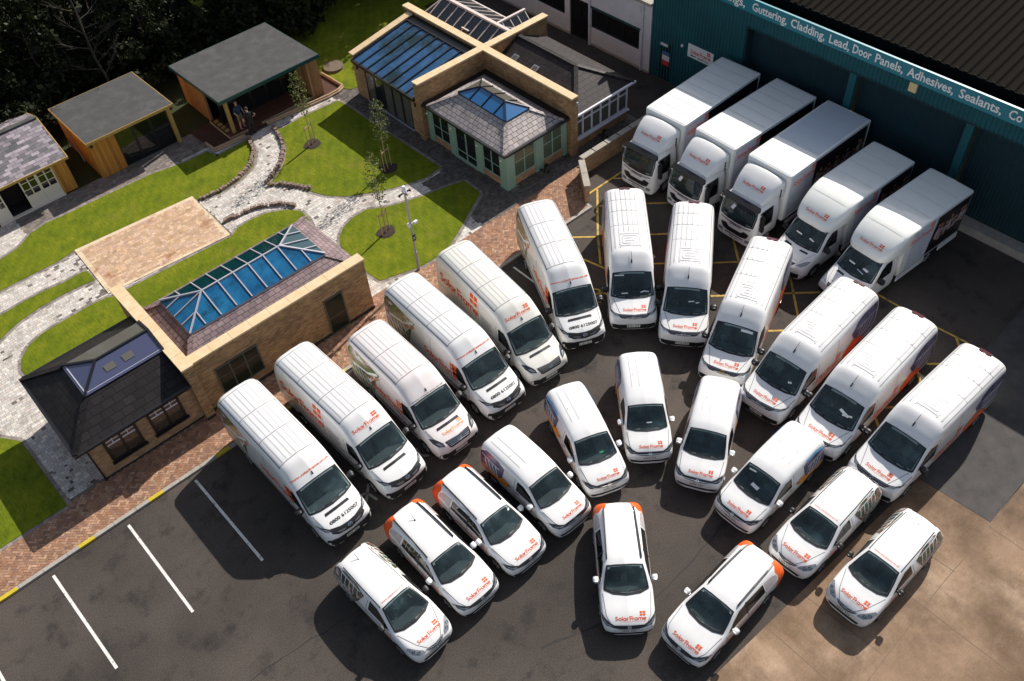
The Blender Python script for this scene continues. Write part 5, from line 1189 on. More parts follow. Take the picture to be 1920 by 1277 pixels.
def van_common(root, t, L, hw, wheels, r, WS, SW, sill=.42, black_bumper=True):
    bv = BV[t]
    base_parts(root, t, WS, SW)
    for d in wheels:
        for sg in (1, -1): wheel(root, d, sg * (hw + .005), r, key=t)
    patch('wheel_arch', bv, 'side', [arc(d, r, r * 1.17, -18, 198, 16) for d in wheels], M['black'], root, .004, .12, t + 'ar', mirror=True)
    lines('side_sill', bv, 'side', [([(wheels[0] + r * 1.2, sill - .08), (wheels[1] - r * 1.2, sill - .08)], .16)], .16, M['black'], root, .012, t + 'si', mirror=True)

# ---------- older long-wheelbase high-roof van
def make_crafter_old(L, t, pm):
    e = L - 6.945
    st = [(0.02, [(0, .34), (.45, .34), (.56, .44), (.60, .62), (.57, .80), (.5, .90), (.40, .96), (0, .99)]),
          (.10, [(0, .28), (.74, .28), (.84, .42), (.88, .64), (.84, .84), (.76, .96), (.58, 1.04), (0, 1.07)]),
          (.36, [(0, .25), (.86, .25), (.95, .42), (.98, .70), (.94, .95), (.87, 1.07), (.70, 1.15), (0, 1.20)]),
          (.75, [(0, .25), (.90, .25), (.985, .45), (.995, .76), (.975, 1.05), (.93, 1.18), (.80, 1.26), (0, 1.31)]),
          (1.08, [(0, .25), (.90, .25), (.99, .45), (.995, .80), (.985, 1.15), (.955, 1.29), (.85, 1.36), (0, 1.43)]),
          (1.79, [(0, .25), (.90, .25), (.99, .45), (.995, .80), (.985, 1.25), (.95, 1.78), (.84, 2.08), (0, 2.14)]),
          (2.10, [(0, .25), (.90, .25), (.99, .45), (.995, .80), (.985, 1.30), (.955, 1.92), (.85, 2.30), (0, 2.40)]),
          (2.62, [(0, .25), (.90, .25), (.99, .45), (.995, .80), (.985, 1.30), (.96, 2.02), (.85, 2.60), (0, 2.69)]),
          (3.2, [(0, .25), (.90, .25), (.99, .45), (.995, .80), (.985, 1.30), (.96, 2.05), (.85, 2.665), (0, 2.73)]),
          (6.55 + e, [(0, .27), (.90, .27), (.985, .45), (.99, .80), (.98, 1.30), (.955, 2.05), (.84, 2.655), (0, 2.72)]),
          (6.86 + e, [(0, .30), (.88, .30), (.97, .47), (.975, .80), (.965, 1.30), (.93, 2.0), (.78, 2.57), (0, 2.62)]),
          (6.945 + e, [(0, .36), (.80, .36), (.90, .5), (.91, .8), (.90, 1.3), (.86, 1.9), (.70, 2.35), (0, 2.42)])]
    WS = [(-.90, 2.50), (-.55, 2.385), (0, 2.34), (.55, 2.385), (.90, 2.50), (.865, 3.20), (.82, 3.84), (.4, 3.88), (0, 3.89), (-.4, 3.88), (-.82, 3.84), (-.865, 3.20)]
    SW = [(1.35, 1.30), (2.28, 1.32), (2.28, 1.98), (1.95, 1.98), (1.70, 1.78)]
    me, bv = loft('body', st, [M[pm]], .07, 2, [('fq', shrink(WS, .07)), ('side', shrink(SW, .06))]); BV[t] = bv
    root = empty('panel_van'); link('body', me, root)
    van_common(root, t, L, .995, (1.04, 5.37 + (e if e > -.5 else -.66)), .35, WS, SW)
    cabin(root, 1.0, 2.2, .84, .95, 1.36, (-.5, .25, .62))
    # roof ribs as flat bands, their shading put into the grey
    R = []; x0, x1, y0 = 2.72, 6.62 + e, .60
    n = 3 if e > -.5 else 2
    for k in range(7):
        y = -y0 + k * y0 / 3
        for i in range(n):
            a = x0 + (x1 - x0) * i / n + .06; b = x0 + (x1 - x0) * (i + 1) / n - .06; R.append([(a, y), (b, y)])
    lines('roof_ribs', bv, 'top', R, .032, M['rib'], root, .008, t + 'rr')
    lines('roof_seams', bv, 'top', [([(x0 + (x1 - x0) * i / n, -.78), (x0 + (x1 - x0) * i / n, .78)], .03) for i in range(n + 1)] + [([(2.7, y), (x1 + .05, y)], .035) for y in (-.79, .79)], .03, M['grey_seam'], root, .006, t + 'rs')
    lines('panel_seams', bv, 'side', [[(1.28, .62), (1.30, 1.25)], [(2.42, .5), (2.42, 2.05)], [(2.42, .5), (1.3, .62)], [(3.72, .5), (3.72, 2.3)], [(2.5, 1.12), (6.75 + e, 1.12)]], .022, M['grey_seam'], root, .005, t + 'ps', mirror=True)
    lines('rub_strip', bv, 'side', [[(1.5, .72), (2.35, .74)], [(2.5, .74), (4.9 + e * .8, .74)]], .09, M['black'], root, .012, t + 'rb', mirror=True)
    lines('bonnet_seam', bv, 'fq', [[(-.80, 1.55), (-.86, 2.35)], [(.80, 1.55), (.86, 2.35)], [(-.62, 1.32), (-.80, 1.55)], [(.62, 1.32), (.80, 1.55)]], .022, M['grey_seam'], root, .005, t + 'bs')
    handles(root, t, [(2.15, 1.14), (2.55, 1.16)])
    patch('bonnet_vent', bv, 'fq', [[(-.52, 2.00), (.52, 2.00), (.49, 2.13), (-.49, 2.13)]], M['black'], root, .012, .08, t + 'bv')
    for y in (1, -1): mirror_part(root, 1.45, y * .99, 1.38, M['black'], 1.35, 'mc')
    a = MB(); a.hexa([(-1.96, -.035, 2.20), (-1.86, -.035, 2.14), (-1.86, .035, 2.14), (-1.96, .035, 2.20)], [(-1.98, -.018, 2.32), (-1.90, -.018, 2.28), (-1.90, .018, 2.28), (-1.98, .018, 2.32)]); a.build('aerial', M['black'], root)
    patch('rear_lamp', bv, 'back', [[(.80, 1.05), (.93, 1.05), (.92, 1.55), (.80, 1.55)]], M['red'], root, .006, .1, t + 'rl', mirror=True)
    return root
def front_old(root, t, kind, chrome=False):
    """kind A: dark band with white chin; kind B: upright grille"""
    bv = BV[t]; k = t + kind + str(chrome)
    if kind == 'A':
        patch('headlight', bv, 'fq', [[(.60, 1.20), (.86, 1.42), (.93, 1.72), (.955, 1.95), (.88, 1.72), (.70, 1.45), (.60, 1.33)]], M['lampdark'], root, .008, .06, k + 'h', mirror=True)
        patch('headlight_reflector', bv, 'fq', [[(.70, 1.33), (.84, 1.45), (.89, 1.62), (.80, 1.52)]], M['lamp'], root, .012, .06, k + 'hr', mirror=True)
        patch('grille', bv, 'fq', [[(-.66, 1.42), (-.3, 1.27), (0, 1.24), (.3, 1.27), (.66, 1.42), (.70, 1.16), (.5, .97), (0, .86), (-.5, .97), (-.70, 1.16)]], M['black'], root, .008, .06, k + 'g')
        lines('grille_slats', bv, 'fq', [[(-.5, 1.12), (-.2, 1.03)], [(.2, 1.03), (.5, 1.12)], [(-.45, 1.06), (-.2, .98)], [(.2, .98), (.45, 1.06)]], .018, M['grey'], root, .012, k + 'gs')
        patch('bumper', bv, 'fq', [[(-.97, 1.02), (-.80, .88), (-.55, .79), (0, .73), (.55, .79), (.80, .88), (.97, 1.02), (.98, .6), (.5, .33), (-.5, .33), (-.98, .6)]], M['black'], root, .010, .08, k + 'b')
        bq = 1.08
    else:
        patch('headlight', bv, 'fq', [[(.62, 1.13), (.84, 1.28), (.93, 1.58), (.945, 1.92), (.80, 1.75), (.66, 1.42)]], M['lampdark'], root, .008, .06, k + 'h', mirror=True)
        patch('headlight_reflector', bv, 'fq', [[(.68, 1.22), (.80, 1.32), (.87, 1.55), (.76, 1.48)]], M['lamp'], root, .012, .06, k + 'hr', mirror=True)
        patch('grille', bv, 'fq', [[(-.56, 1.36), (0, 1.30), (.56, 1.36), (.50, .98), (.40, .90), (-.40, .90), (-.50, .98)]], M['black'], root, .008, .06, k + 'g')
        lines('grille_slats', bv, 'fq', [[(-.5 + .02 * i, 1.28 - .085 * i), (.5 - .02 * i, 1.28 - .085 * i)] for i in range(4)], .03 if chrome else .022, M['chrome' if chrome else 'grey'], root, .014, k + 'gs')
        patch('bumper', bv, 'fq', [[(-.96, .86), (-.6, .70), (0, .66), (.6, .70), (.96, .86), (.96, .6), (.5, .36), (-.5, .36), (-.96, .6)]], M['black'], root, .010, .08, k + 'b')
        bq = 1.12
    lines('badge', bv, 'fq', [arc(0, bq, .085, 0, 360, 16), [(-.05, bq + .05), (0, bq - .05), (.05, bq + .05)]], .02, M['chrome'], root, .018, k + 'bd')
    plate(root, t, .58, .0, k)
def plate(root, t, q, y=0, k=''):
    bv = BV[t]
    patch('number_plate', bv, 'fq', [[(y - .27, q - .07), (y + .27, q - .07), (y + .27, q + .07), (y - .27, q + .07)]], M['plate'], root, .018, .1, k + 'pl')
    lines('plate_marks', bv, 'fq', [[(y - .22 + .064 * i, q - .035), (y - .22 + .064 * i, q + .035)] for i in (0, 1, 2, 3, 4.6, 5.6, 6.6)], .03, M['ink'], root, .022, k + 'pm')

# ---------- newer long-wheelbase high-roof van
def make_crafter_new():
    t = 'N'; L = 6.836
    st = [(0.02, [(0, .36), (.5, .36), (.62, .46), (.66, .64), (.63, .84), (.57, .96), (.45, 1.02), (0, 1.05)]),
          (.10, [(0, .30), (.80, .30), (.90, .44), (.93, .66), (.90, .88), (.82, .99), (.62, 1.07), (0, 1.10)]),
          (.36, [(0, .25), (.90, .25), (.99, .44), (1.01, .72), (.975, .96), (.90, 1.06), (.72, 1.12), (0, 1.16)]),
          (.75, [(0, .25), (.92, .25), (1.01, .46), (1.02, .76), (1.0, 1.03), (.95, 1.14), (.82, 1.20), (0, 1.24)]),
          (1.06, [(0, .25), (.92, .25), (1.01, .46), (1.02, .80), (1.005, 1.10), (.965, 1.22), (.85, 1.275), (0, 1.33)]),
          (1.76, [(0, .25), (.92, .25), (1.01, .46), (1.02, .80), (1.005, 1.22), (.95, 1.74), (.82, 2.01), (0, 2.07)]),
          (2.1, [(0, .25), (.92, .25), (1.01, .46), (1.02, .80), (1.005, 1.28), (.965, 1.90), (.85, 2.27), (0, 2.34)]),
          (2.55, [(0, .25), (.92, .25), (1.01, .46), (1.02, .80), (1.005, 1.30), (.97, 2.0), (.86, 2.49), (0, 2.555)]),
          (3.1, [(0, .25), (.92, .25), (1.01, .46), (1.02, .80), (1.005, 1.30), (.97, 2.02), (.86, 2.54), (0, 2.59)]),
          (6.35, [(0, .27), (.92, .27), (1.01, .46), (1.015, .80), (1.0, 1.30), (.96, 2.02), (.85, 2.54), (0, 2.585)]),
          (6.62, [(0, .30), (.92, .30), (1.0, .48), (1.005, .80), (.99, 1.30), (.95, 2.0), (.83, 2.50), (0, 2.555)]),
          (6.836, [(0, .36), (.88, .36), (.96, .5), (.965, .8), (.955, 1.3), (.91, 1.9), (.76, 2.30), (0, 2.36)])]
    WS = [(-.885, 2.40), (-.55, 2.27), (0, 2.22), (.55, 2.27), (.885, 2.40), (.84, 3.1), (.79, 3.745), (.4, 3.79), (0, 3.80), (-.4, 3.79), (-.79, 3.745), (-.84, 3.1)]
    SW = [(1.28, 1.24), (2.30, 1.27), (2.30, 1.93), (1.95, 1.93), (1.66, 1.70)]
    me, bv = loft('body', st, [M['white']], .07, 2, [('fq', shrink(WS, .07)), ('side', shrink(SW, .06))]); BV[t] = bv
    root = empty('panel_van'); link('body', me, root)
    van_common(root, t, L, 1.02, (1.0, 5.49), .35, WS, SW)
    cabin(root, .98, 2.15, .86, .92, 1.28, (-.5, .25, .64))
    R = []
    for k in range(7):
        y = -.63 + k * .21
        R += [[(4.2, y), (5.0, y)], [(5.12, y), (5.75, y)], [(5.87, y), (6.5, y)]]
        if abs(y) > .3: R.append([(2.75, y), (4.05, y)])
        else: R.append([(3.72, y), (4.05, y)])
    lines('roof_ribs', bv, 'top', R, .05, M['rib'], root, .018, 'Nrr')
    lines('roof_seams', bv, 'top', [[(x, -.78), (x, .78)] for x in (4.12, 5.06, 5.81)] + [[(2.6, y), (6.55, y)] for y in (-.80, .80)], .022, M['grey_seam'], root, .006, 'Nrs')
    lines('roof_pressing', bv, 'top', [rrect(2.82, 3.55, -.44, .44, .1) + [(3.45, -.44)], rrect(2.95, 3.42, -.32, .32, .08) + [(3.34, -.32)], [(3.1, -.2), (3.1, .2)], [(3.27, -.2), (3.27, .2)]], .035, M['rib'], root, .016, 'Nrp')
    lines('panel_seams', bv, 'side', [[(1.24, .62), (1.24, 1.2)], [(2.42, .5), (2.42, 2.0)], [(2.42, .5), (1.3, .6)], [(3.75, .5), (3.75, 2.25)], [(2.5, 1.14), (6.6, 1.14)]], .022, M['grey_seam'], root, .005, 'Nps', mirror=True)
    handles(root, t, [(2.12, 1.12), (2.55, 1.14)])
    lines('bonnet_seam', bv, 'fq', [[(-.55, 1.30), (-.82, 2.25)], [(.55, 1.30), (.82, 2.25)], [(-.93, 1.6), (-.97, 2.2)], [(.93, 1.6), (.97, 2.2)]], .022, M['grey_seam'], root, .005, 'Nbs')
    patch('headlight', bv, 'fq', [[(.58, 1.16), (.80, 1.26), (.93, 1.47), (.985, 1.78), (.93, 1.62), (.80, 1.42), (.60, 1.31)]], M['lampdark'], root, .008, .06, 'Nh', mirror=True)
    lines('headlight_reflector', bv, 'fq', [[(.64, 1.20), (.80, 1.31), (.90, 1.46)], [(.66, 1.27), (.80, 1.37)]], .025, M['lamp'], root, .013, 'Nhr', mirror=True)
    patch('grille', bv, 'fq', [[(-.60, 1.31), (0, 1.24), (.60, 1.31), (.60, 1.14), (.5, 1.05), (0, 1.0), (-.5, 1.05), (-.60, 1.14)]], M['black'], root, .008, .06, 'Ng')
    lines('grille_slats', bv, 'fq', [[(-.56, 1.245), (-.13, 1.19)], [(.13, 1.19), (.56, 1.245)], [(-.54, 1.15), (-.13, 1.10)], [(.13, 1.10), (.54, 1.15)]], .02, M['chrome'], root, .014, 'Ngs')
    lines('badge', bv, 'fq', [arc(0, 1.13, .085, 0, 360, 16), [(-.05, 1.18), (0, 1.08), (.05, 1.18)]], .02, M['chrome'], root, .018, 'Nbd')
    patch('bumper', bv, 'fq', [[(-.98, .78), (-.6, .68), (0, .66), (.6, .68), (.98, .78), (.98, .6), (.5, .37), (-.5, .37), (-.98, .6)]], M['black'], root, .010, .08, 'Nb')
    plate(root, t, .58, 0, 'N')
    for y in (1, -1): mirror_part(root, 1.42, y * 1.01, 1.30, M['black'], 1.35, 'mc')
    a = MB(); a.hexa([(-2.14, -.03, 2.36), (-2.02, -.03, 2.28), (-2.02, .03, 2.28), (-2.14, .03, 2.36)], [(-2.14, -.012, 2.43), (-2.07, -.012, 2.40), (-2.07, .012, 2.40), (-2.14, .012, 2.43)]); a.tube((-2.12, 0, 2.4), (-2.42, 0, 2.58), .008, n=6); a.build('aerial', M['black'], root)
    b = MB(); b.hexa([(-6.66, -.24, 2.40), (-6.52, -.24, 2.56), (-6.52, .24, 2.56), (-6.66, .24, 2.40)], [(-6.72, -.24, 2.53), (-6.52, -.24, 2.592), (-6.52, .24, 2.592), (-6.72, .24, 2.53)]); b.build('brake_light', M['brakelens'], root)
    patch('rear_lamp', bv, 'back', [[(.86, .95), (.99, .95), (.98, 1.6), (.86, 1.6)]], M['red'], root, .006, .1, 'Nrl', mirror=True)
    return root
# ---------- small van
def make_caddy():
    t = 'D'; L = 4.408
    st = [(0.02, [(0, .26), (.42, .26), (.56, .38), (.60, .52), (.57, .64), (.5, .70), (.4, .735), (0, .745)]),
          (.10, [(0, .22), (.68, .22), (.76, .38), (.80, .58), (.77, .72), (.69, .79), (.54, .84), (0, .86)]),
          (.40, [(0, .2), (.79, .2), (.86, .40), (.886, .64), (.86, .85), (.80, .92), (.64, .965), (0, 1.0)]),
          (.78, [(0, .2), (.82, .2), (.885, .42), (.896, .69), (.88, .91), (.82, .99), (.70, 1.03), (0, 1.075)]),
          (1.02, [(0, .2), (.82, .2), (.888, .42), (.896, .72), (.885, .95), (.83, 1.04), (.73, 1.08), (0, 1.13)]),
          (1.74, [(0, .2), (.82, .2), (.89, .42), (.896, .74), (.885, 1.02), (.775, 1.40), (.665, 1.60), (0, 1.65)]),
          (2.1, [(0, .2), (.82, .2), (.89, .42), (.896, .74), (.885, 1.04), (.775, 1.50), (.665, 1.70), (0, 1.755)]),
          (2.8, [(0, .2), (.82, .2), (.89, .42), (.896, .74), (.885, 1.05), (.785, 1.53), (.665, 1.765), (0, 1.82)]),
          (3.95, [(0, .22), (.82, .22), (.885, .42), (.89, .74), (.88, 1.05), (.775, 1.52), (.645, 1.74), (0, 1.795)]),
          (4.26, [(0, .26), (.80, .26), (.87, .44), (.875, .74), (.86, 1.05), (.74, 1.48), (.59, 1.68), (0, 1.73)]),
          (4.408, [(0, .34), (.74, .34), (.80, .48), (.81, .74), (.80, 1.0), (.68, 1.35), (.52, 1.50), (0, 1.54)])]
    WS = [(-.735, 2.17), (-.45, 2.06), (0, 2.02), (.45, 2.06), (.735, 2.17), (.69, 2.8), (.635, 3.32), (.3, 3.365), (0, 3.375), (-.3, 3.365), (-.635, 3.32), (-.69, 2.8)]
    SW = [(1.22, 1.05), (2.25, 1.06), (2.25, 1.50), (1.95, 1.50), (1.58, 1.32)]
    me, bv = loft('body', st, [M['white']], .06, 2, [('fq', shrink(WS, .06)), ('side', shrink(SW, .06))]); BV[t] = bv
    root = empty('small_van'); link('body', me, root)
    van_common(root, t, L, .893, (.87, 3.55), .31, WS, SW, .36)
    cabin(root, .95, 1.95, .72, .68, 1.07, (-.38, .38), hs=.85)
    lines('roof_ribs', bv, 'top', [[(2.5, y), (4.1, y)] for y in (-.42, -.14, .14, .42)], .022, M['rib'], root, .008, 'Drr')
    lines('panel_seams', bv, 'side', [[(1.15, .5), (1.18, 1.0)], [(2.36, .42), (2.36, 1.55)], [(2.36, .42), (1.2, .48)], [(2.4, 1.06), (4.2, 1.06)]], .020, M['grey_seam'], root, .005, 'Dps', mirror=True)
    handles(root, t, [(2.08, .96), (2.5, .97)])
    lines('bonnet_seam', bv, 'fq', [[(-.60, 1.0), (-.72, 1.3), (-.77, 2.0)], [(.60, 1.0), (.72, 1.3), (.77, 2.0)], [(-.60, .98), (.60, .98)]], .022, M['grey_seam'], root, .005, 'Dbs')
    patch('headlight', bv, 'fq', [[(.50, .87), (.72, .94), (.84, 1.16), (.875, 1.46), (.76, 1.30), (.62, 1.12), (.49, 1.01)]], M['lampdark'], root, .008, .05, 'Dh', mirror=True)
    lines('headlight_reflector', bv, 'fq', [[(.55, .96), (.70, 1.03), (.79, 1.17)]], .03, M['lamp'], root, .013, 'Dhr', mirror=True)
    patch('grille', bv, 'fq', [[(-.50, 1.0), (0, .96), (.50, 1.0), (.56, .88), (.3, .80), (0, .775), (-.3, .80), (-.56, .88)]], M['black'], root, .008, .05, 'Dg')
    lines('grille_slats', bv, 'fq', [[(-.60, .905), (-.3, .865), (0, .85), (.3, .865), (.60, .905)]], .022, M['chrome'], root, .014, 'Dgs')
    lines('badge', bv, 'fq', [arc(0, .87, .06, 0, 360, 14), [(-.035, .905), (0, .84), (.035, .905)]], .016, M['chrome'], root, .02, 'Dbd')
    patch('air_intake', bv, 'fq', [[(-.74, .60), (-.4, .51), (0, .49), (.4, .51), (.74, .60), (.68, .46), (.3, .39), (-.3, .39), (-.68, .46)]], M['black'], root, .008, .05, 'Dai')
    plate(root, t, .64, 0, 'D')
    for y in (1, -1): mirror_part(root, 1.38, y * .87, 1.06, M['white'], 1.0, 'md')
    a = MB(); a.ball((-3.1, .35, 1.79), .02, 6); a.ball((-3.1, -.35, 1.79), .02, 6); a.build('roof_fixing', M['black'], root)
    patch('rear_lamp', bv, 'back', [[(.70, .9), (.80, .9), (.76, 1.3), (.68, 1.3)]], M['red'], root, .006, .1, 'Drl', mirror=True)
    return root
# ---------- estate car and car-derived van
def make_estate():
    t = 'G'; L = 4.56
    st = [(0.02, [(0, .24), (.40, .24), (.55, .35), (.60, .48), (.57, .59), (.5, .64), (.4, .67), (0, .68)]),
          (.12, [(0, .2), (.68, .2), (.75, .34), (.79, .52), (.76, .65), (.69, .71), (.54, .745), (0, .765)]),
          (.45, [(0, .18), (.80, .18), (.86, .36), (.886, .58), (.86, .77), (.79, .835), (.64, .87), (0, .90)]),
          (.90, [(0, .18), (.83, .18), (.888, .38), (.898, .62), (.88, .84), (.82, .905), (.70, .94), (0, .98)]),
          (1.20, [(0, .18), (.83, .18), (.893, .38), (.90, .64), (.885, .88), (.825, .955), (.73, .985), (0, 1.035)]),
          (1.93, [(0, .18), (.83, .18), (.893, .38), (.90, .65), (.885, .92), (.735, 1.22), (.60, 1.36), (0, 1.415)]),
          (2.3, [(0, .18), (.83, .18), (.893, .38), (.90, .65), (.885, .93), (.715, 1.29), (.585, 1.425), (0, 1.47)]),
          (3.0, [(0, .18), (.83, .18), (.893, .38), (.90, .65), (.885, .945), (.70, 1.30), (.57, 1.44), (0, 1.485)]),
          (3.95, [(0, .2), (.83, .2), (.885, .40), (.893, .66), (.875, .95), (.69, 1.27), (.54, 1.41), (0, 1.455)]),
          (4.28, [(0, .24), (.80, .24), (.86, .42), (.87, .66), (.85, .93), (.665, 1.19), (.51, 1.31), (0, 1.35)]),
          (4.48, [(0, .28), (.74, .28), (.80, .44), (.82, .66), (.80, .88), (.66, 1.02), (.5, 1.08), (0, 1.11)]),
          (4.56, [(0, .34), (.66, .34), (.72, .46), (.74, .64), (.72, .80), (.62, .88), (.48, .92), (0, .94)])]
    WS = [(-.725, 2.27), (-.45, 2.12), (0, 2.07), (.45, 2.12), (.725, 2.27), (.655, 2.85), (.585, 3.27), (.3, 3.31), (0, 3.32), (-.3, 3.31), (-.585, 3.27), (-.655, 2.85)]
    SW = [(1.42, .955), (2.35, .985), (3.35, 1.0), (3.35, 1.30), (2.5, 1.33), (2.1, 1.29), (1.75, 1.14)]
    me, bv = loft('body', st, [M['white']], .06, 2, [('fq', shrink(WS, .06)), ('side', shrink(SW, .07))]); BV[t] = bv
    root = empty('estate_car'); link('body', me, root)
    van_common(root, t, L, .897, (.88, 3.51), .32, WS, SW, .30)
    cabin(root, 1.1, 2.1, .66, .50, .95, (-.35, .35), hs=.78)
    lines('panel_seams', bv, 'side', [[(1.32, .42), (1.30, .92)], [(2.42, .38), (2.42, 1.0)], [(3.32, .5), (3.40, 1.0)], [(1.3, .84), (4.3, .88)]], .020, M['grey_seam'], root, .005, 'Gps', mirror=True)
    handles(root, t, [(2.15, .88), (3.08, .89)], 'white')
    lines('window_pillar', bv, 'side', [[(2.40, .98), (2.46, 1.33)]], .07, M['black'], root, .010, 'Gwp', mirror=True)
    patch('rear_side_window', bv, 'side', [[(3.42, 1.0), (4.06, 1.03), (4.0, 1.17), (3.8, 1.25), (3.42, 1.30)]], M['wrapglass'], root, .006, .1, 'Grw', mirror=True)
    lines('bonnet_seam', bv, 'fq', [[(-.56, .87), (-.72, 1.25), (-.79, 2.1)], [(.56, .87), (.72, 1.25), (.79, 2.1)], [(-.56, .86), (0, .835), (.56, .86)]], .020, M['grey_seam'], root, .005, 'Gbs')
    patch('headlight', bv, 'fq', [[(.50, .75), (.73, .83), (.84, 1.05), (.872, 1.36), (.76, 1.17), (.61, .97), (.49, .875)]], M['lampdark'], root, .008, .05, 'Gh', mirror=True)
    lines('headlight_reflector', bv, 'fq', [[(.58, .84), (.71, .92), (.79, 1.08)], [(.60, .80), (.70, .85)]], .028, M['lamp'], root, .013, 'Ghr', mirror=True)
    patch('grille', bv, 'fq', [[(-.50, .86), (0, .83), (.50, .86), (.54, .755), (.3, .685), (0, .665), (-.3, .685), (-.54, .755)]], M['black'], root, .008, .05, 'Gg')
    lines('badge', bv, 'fq', [arc(0, .755, .055, 0, 360, 14), [(-.03, .785), (0, .73), (.03, .785)]], .015, M['chrome'], root, .02, 'Gbd')
    patch('air_intake', bv, 'fq', [[(-.76, .54), (-.4, .44), (0, .42), (.4, .44), (.76, .54), (.68, .38), (.3, .32), (-.3, .32), (-.68, .38)]], M['black'], root, .008, .05, 'Gai')
    plate(root, t, .555, 0, 'G')
    for y in (1, -1): mirror_part(root, 1.62, y * .885, .97, M['white'], .92, 'mg')
    for y in (.56, -.56):
        r = MB(); P = [(-2.15, y * 1.03, 1.405), (-2.3, y * 1.03, 1.445), (-3.0, y * 1.0, 1.47), (-3.8, y * .96, 1.445), (-4.12, y * .92, 1.39)]
        for a, b in zip(P, P[1:]): r.bar(a, b, .045, .05)
        r.build('roof_rail', M['black'], root)
    # orange wrap on the rear quarter and tail
    patch('orange_tail_wrap', bv, 'side', [[(4.05, .40), (4.30, .36), (4.56, .42), (4.56, .98), (4.42, 1.20), (4.12, 1.36), (4.02, 1.25), (4.10, 1.05), (3.98, .7)]], M['orange'], root, .006, .09, 'Got', mirror=True)
    patch('orange_roof_corner', bv, 'top', [[(4.10, .46), (4.40, .40), (4.50, .72), (4.15, .70)]], M['orange'], root, .007, .06, 'Gor', mirror=True)
    lines('side_lettering', bv, 'side', [([(1.75, .70), (2.35, .70)], .05), ([(2.45, .70), (3.0, .70)], .05), ([(1.35, .60), (1.62, .60)], .10), ([(2.0, .62), (3.2, .62)], .02)], .05, M['orange'], root, .008, 'Gsl', mirror=True)
    patch('rear_lamp', bv, 'back', [[(.52, .80), (.78, .78), (.80, .93), (.55, .97)]], M['red'], root, .01, .1, 'Grl', mirror=True)
    patch('rear_window', bv, 'back', [[(-.55, 1.02), (.55, 1.02), (.47, 1.27), (-.47, 1.27)]], M['sideglass'], root, .006, .1, 'Grwn')
    return root
def make_carvan():
    t = 'A'; L = 4.515
    st = [(0.02, [(0, .24), (.40, .24), (.52, .35), (.57, .48), (.54, .60), (.47, .67), (.37, .70), (0, .715)]),
          (.12, [(0, .2), (.65, .2), (.72, .34), (.76, .52), (.73, .66), (.66, .73), (.52, .775), (0, .80)]),
          (.42, [(0, .18), (.77, .18), (.83, .36), (.86, .60), (.83, .79), (.76, .86), (.62, .90), (0, .94)]),
          (.85, [(0, .18), (.80, .18), (.865, .38), (.875, .63), (.855, .86), (.79, .93), (.67, .965), (0, 1.01)]),
          (1.12, [(0, .18), (.80, .18), (.868, .38), (.876, .65), (.86, .90), (.80, .98), (.70, 1.01), (0, 1.065)]),
          (1.91, [(0, .18), (.80, .18), (.868, .38), (.876, .66), (.86, .94), (.70, 1.25), (.555, 1.405), (0, 1.455)]),
          (2.3, [(0, .18), (.80, .18), (.868, .38), (.876, .66), (.86, .95), (.69, 1.31), (.56, 1.455), (0, 1.495)]),
          (3.0, [(0, .18), (.80, .18), (.868, .38), (.876, .66), (.86, .96), (.68, 1.32), (.545, 1.46), (0, 1.50)]),
          (3.9, [(0, .2), (.80, .2), (.86, .40), (.87, .67), (.85, .97), (.67, 1.29), (.50, 1.425), (0, 1.465)]),
          (4.25, [(0, .24), (.78, .24), (.84, .42), (.85, .67), (.83, .95), (.645, 1.22), (.47, 1.33), (0, 1.37)]),
          (4.45, [(0, .28), (.72, .28), (.78, .44), (.80, .67), (.78, .90), (.63, 1.06), (.46, 1.12), (0, 1.15)]),
          (4.515, [(0, .34), (.64, .34), (.70, .46), (.72, .65), (.70, .82), (.58, .90), (.44, .95), (0, .97)])]
    WS = [(-.71, 2.21), (-.45, 2.07), (0, 2.02), (.45, 2.07), (.71, 2.21), (.625, 2.85), (.545, 3.30), (.3, 3.34), (0, 3.35), (-.3, 3.34), (-.545, 3.30), (-.625, 2.85)]
    SW = [(1.35, .985), (2.45, 1.01), (2.45, 1.34), (2.1, 1.31), (1.72, 1.16)]
    me, bv = loft('body', st, [M['white']], .06, 2, [('fq', shrink(WS, .06)), ('side', shrink(SW, .07))]); BV[t] = bv
    root = empty('car_van'); link('body', me, root)
    van_common(root, t, L, .873, (.90, 3.6), .31, WS, SW, .30)
    cabin(root, 1.05, 2.05, .64, .52, .98, (-.34, .34), hs=.78)
    lines('panel_seams', bv, 'side', [[(1.28, .42), (1.26, .95)], [(2.55, .38), (2.55, 1.3)], [(1.28, .86), (4.25, .90)]], .020, M['grey_seam'], root, .005, 'Aps', mirror=True)
    handles(root, t, [(2.28, .90)], 'white')
    lines('bonnet_seam', bv, 'fq', [[(-.26, .86), (-.50, 1.3), (-.74, 2.05)], [(.26, .86), (.50, 1.3), (.74, 2.05)]], .020, M['grey_seam'], root, .005, 'Abs')
    patch('headlight', bv, 'fq', [[(.40, .80), (.62, .84), (.78, 1.05), (.835, 1.36), (.76, 1.42), (.60, 1.16), (.44, .95)]], M['lamp'], root, .008, .05, 'Ah', mirror=True)
    lines('headlight_reflector', bv, 'fq', [arc(.60, .98, .05, 0, 360, 10), arc(.71, 1.14, .045, 0, 360, 10)], .022, M['lampdark'], root, .013, 'Ahr', mirror=True)
    patch('grille', bv, 'fq', [[(-.36, .90), (0, .83), (.36, .90), (.30, .78), (.12, .70), (0, .68), (-.12, .70), (-.30, .78)]], M['black'], root, .008, .05, 'Ag')
    lines('grille_bar', bv, 'fq', [[(-.36, .87), (-.1, .785), (.1, .785), (.36, .87)]], .045, M['lamp'], root, .015, 'Agb')
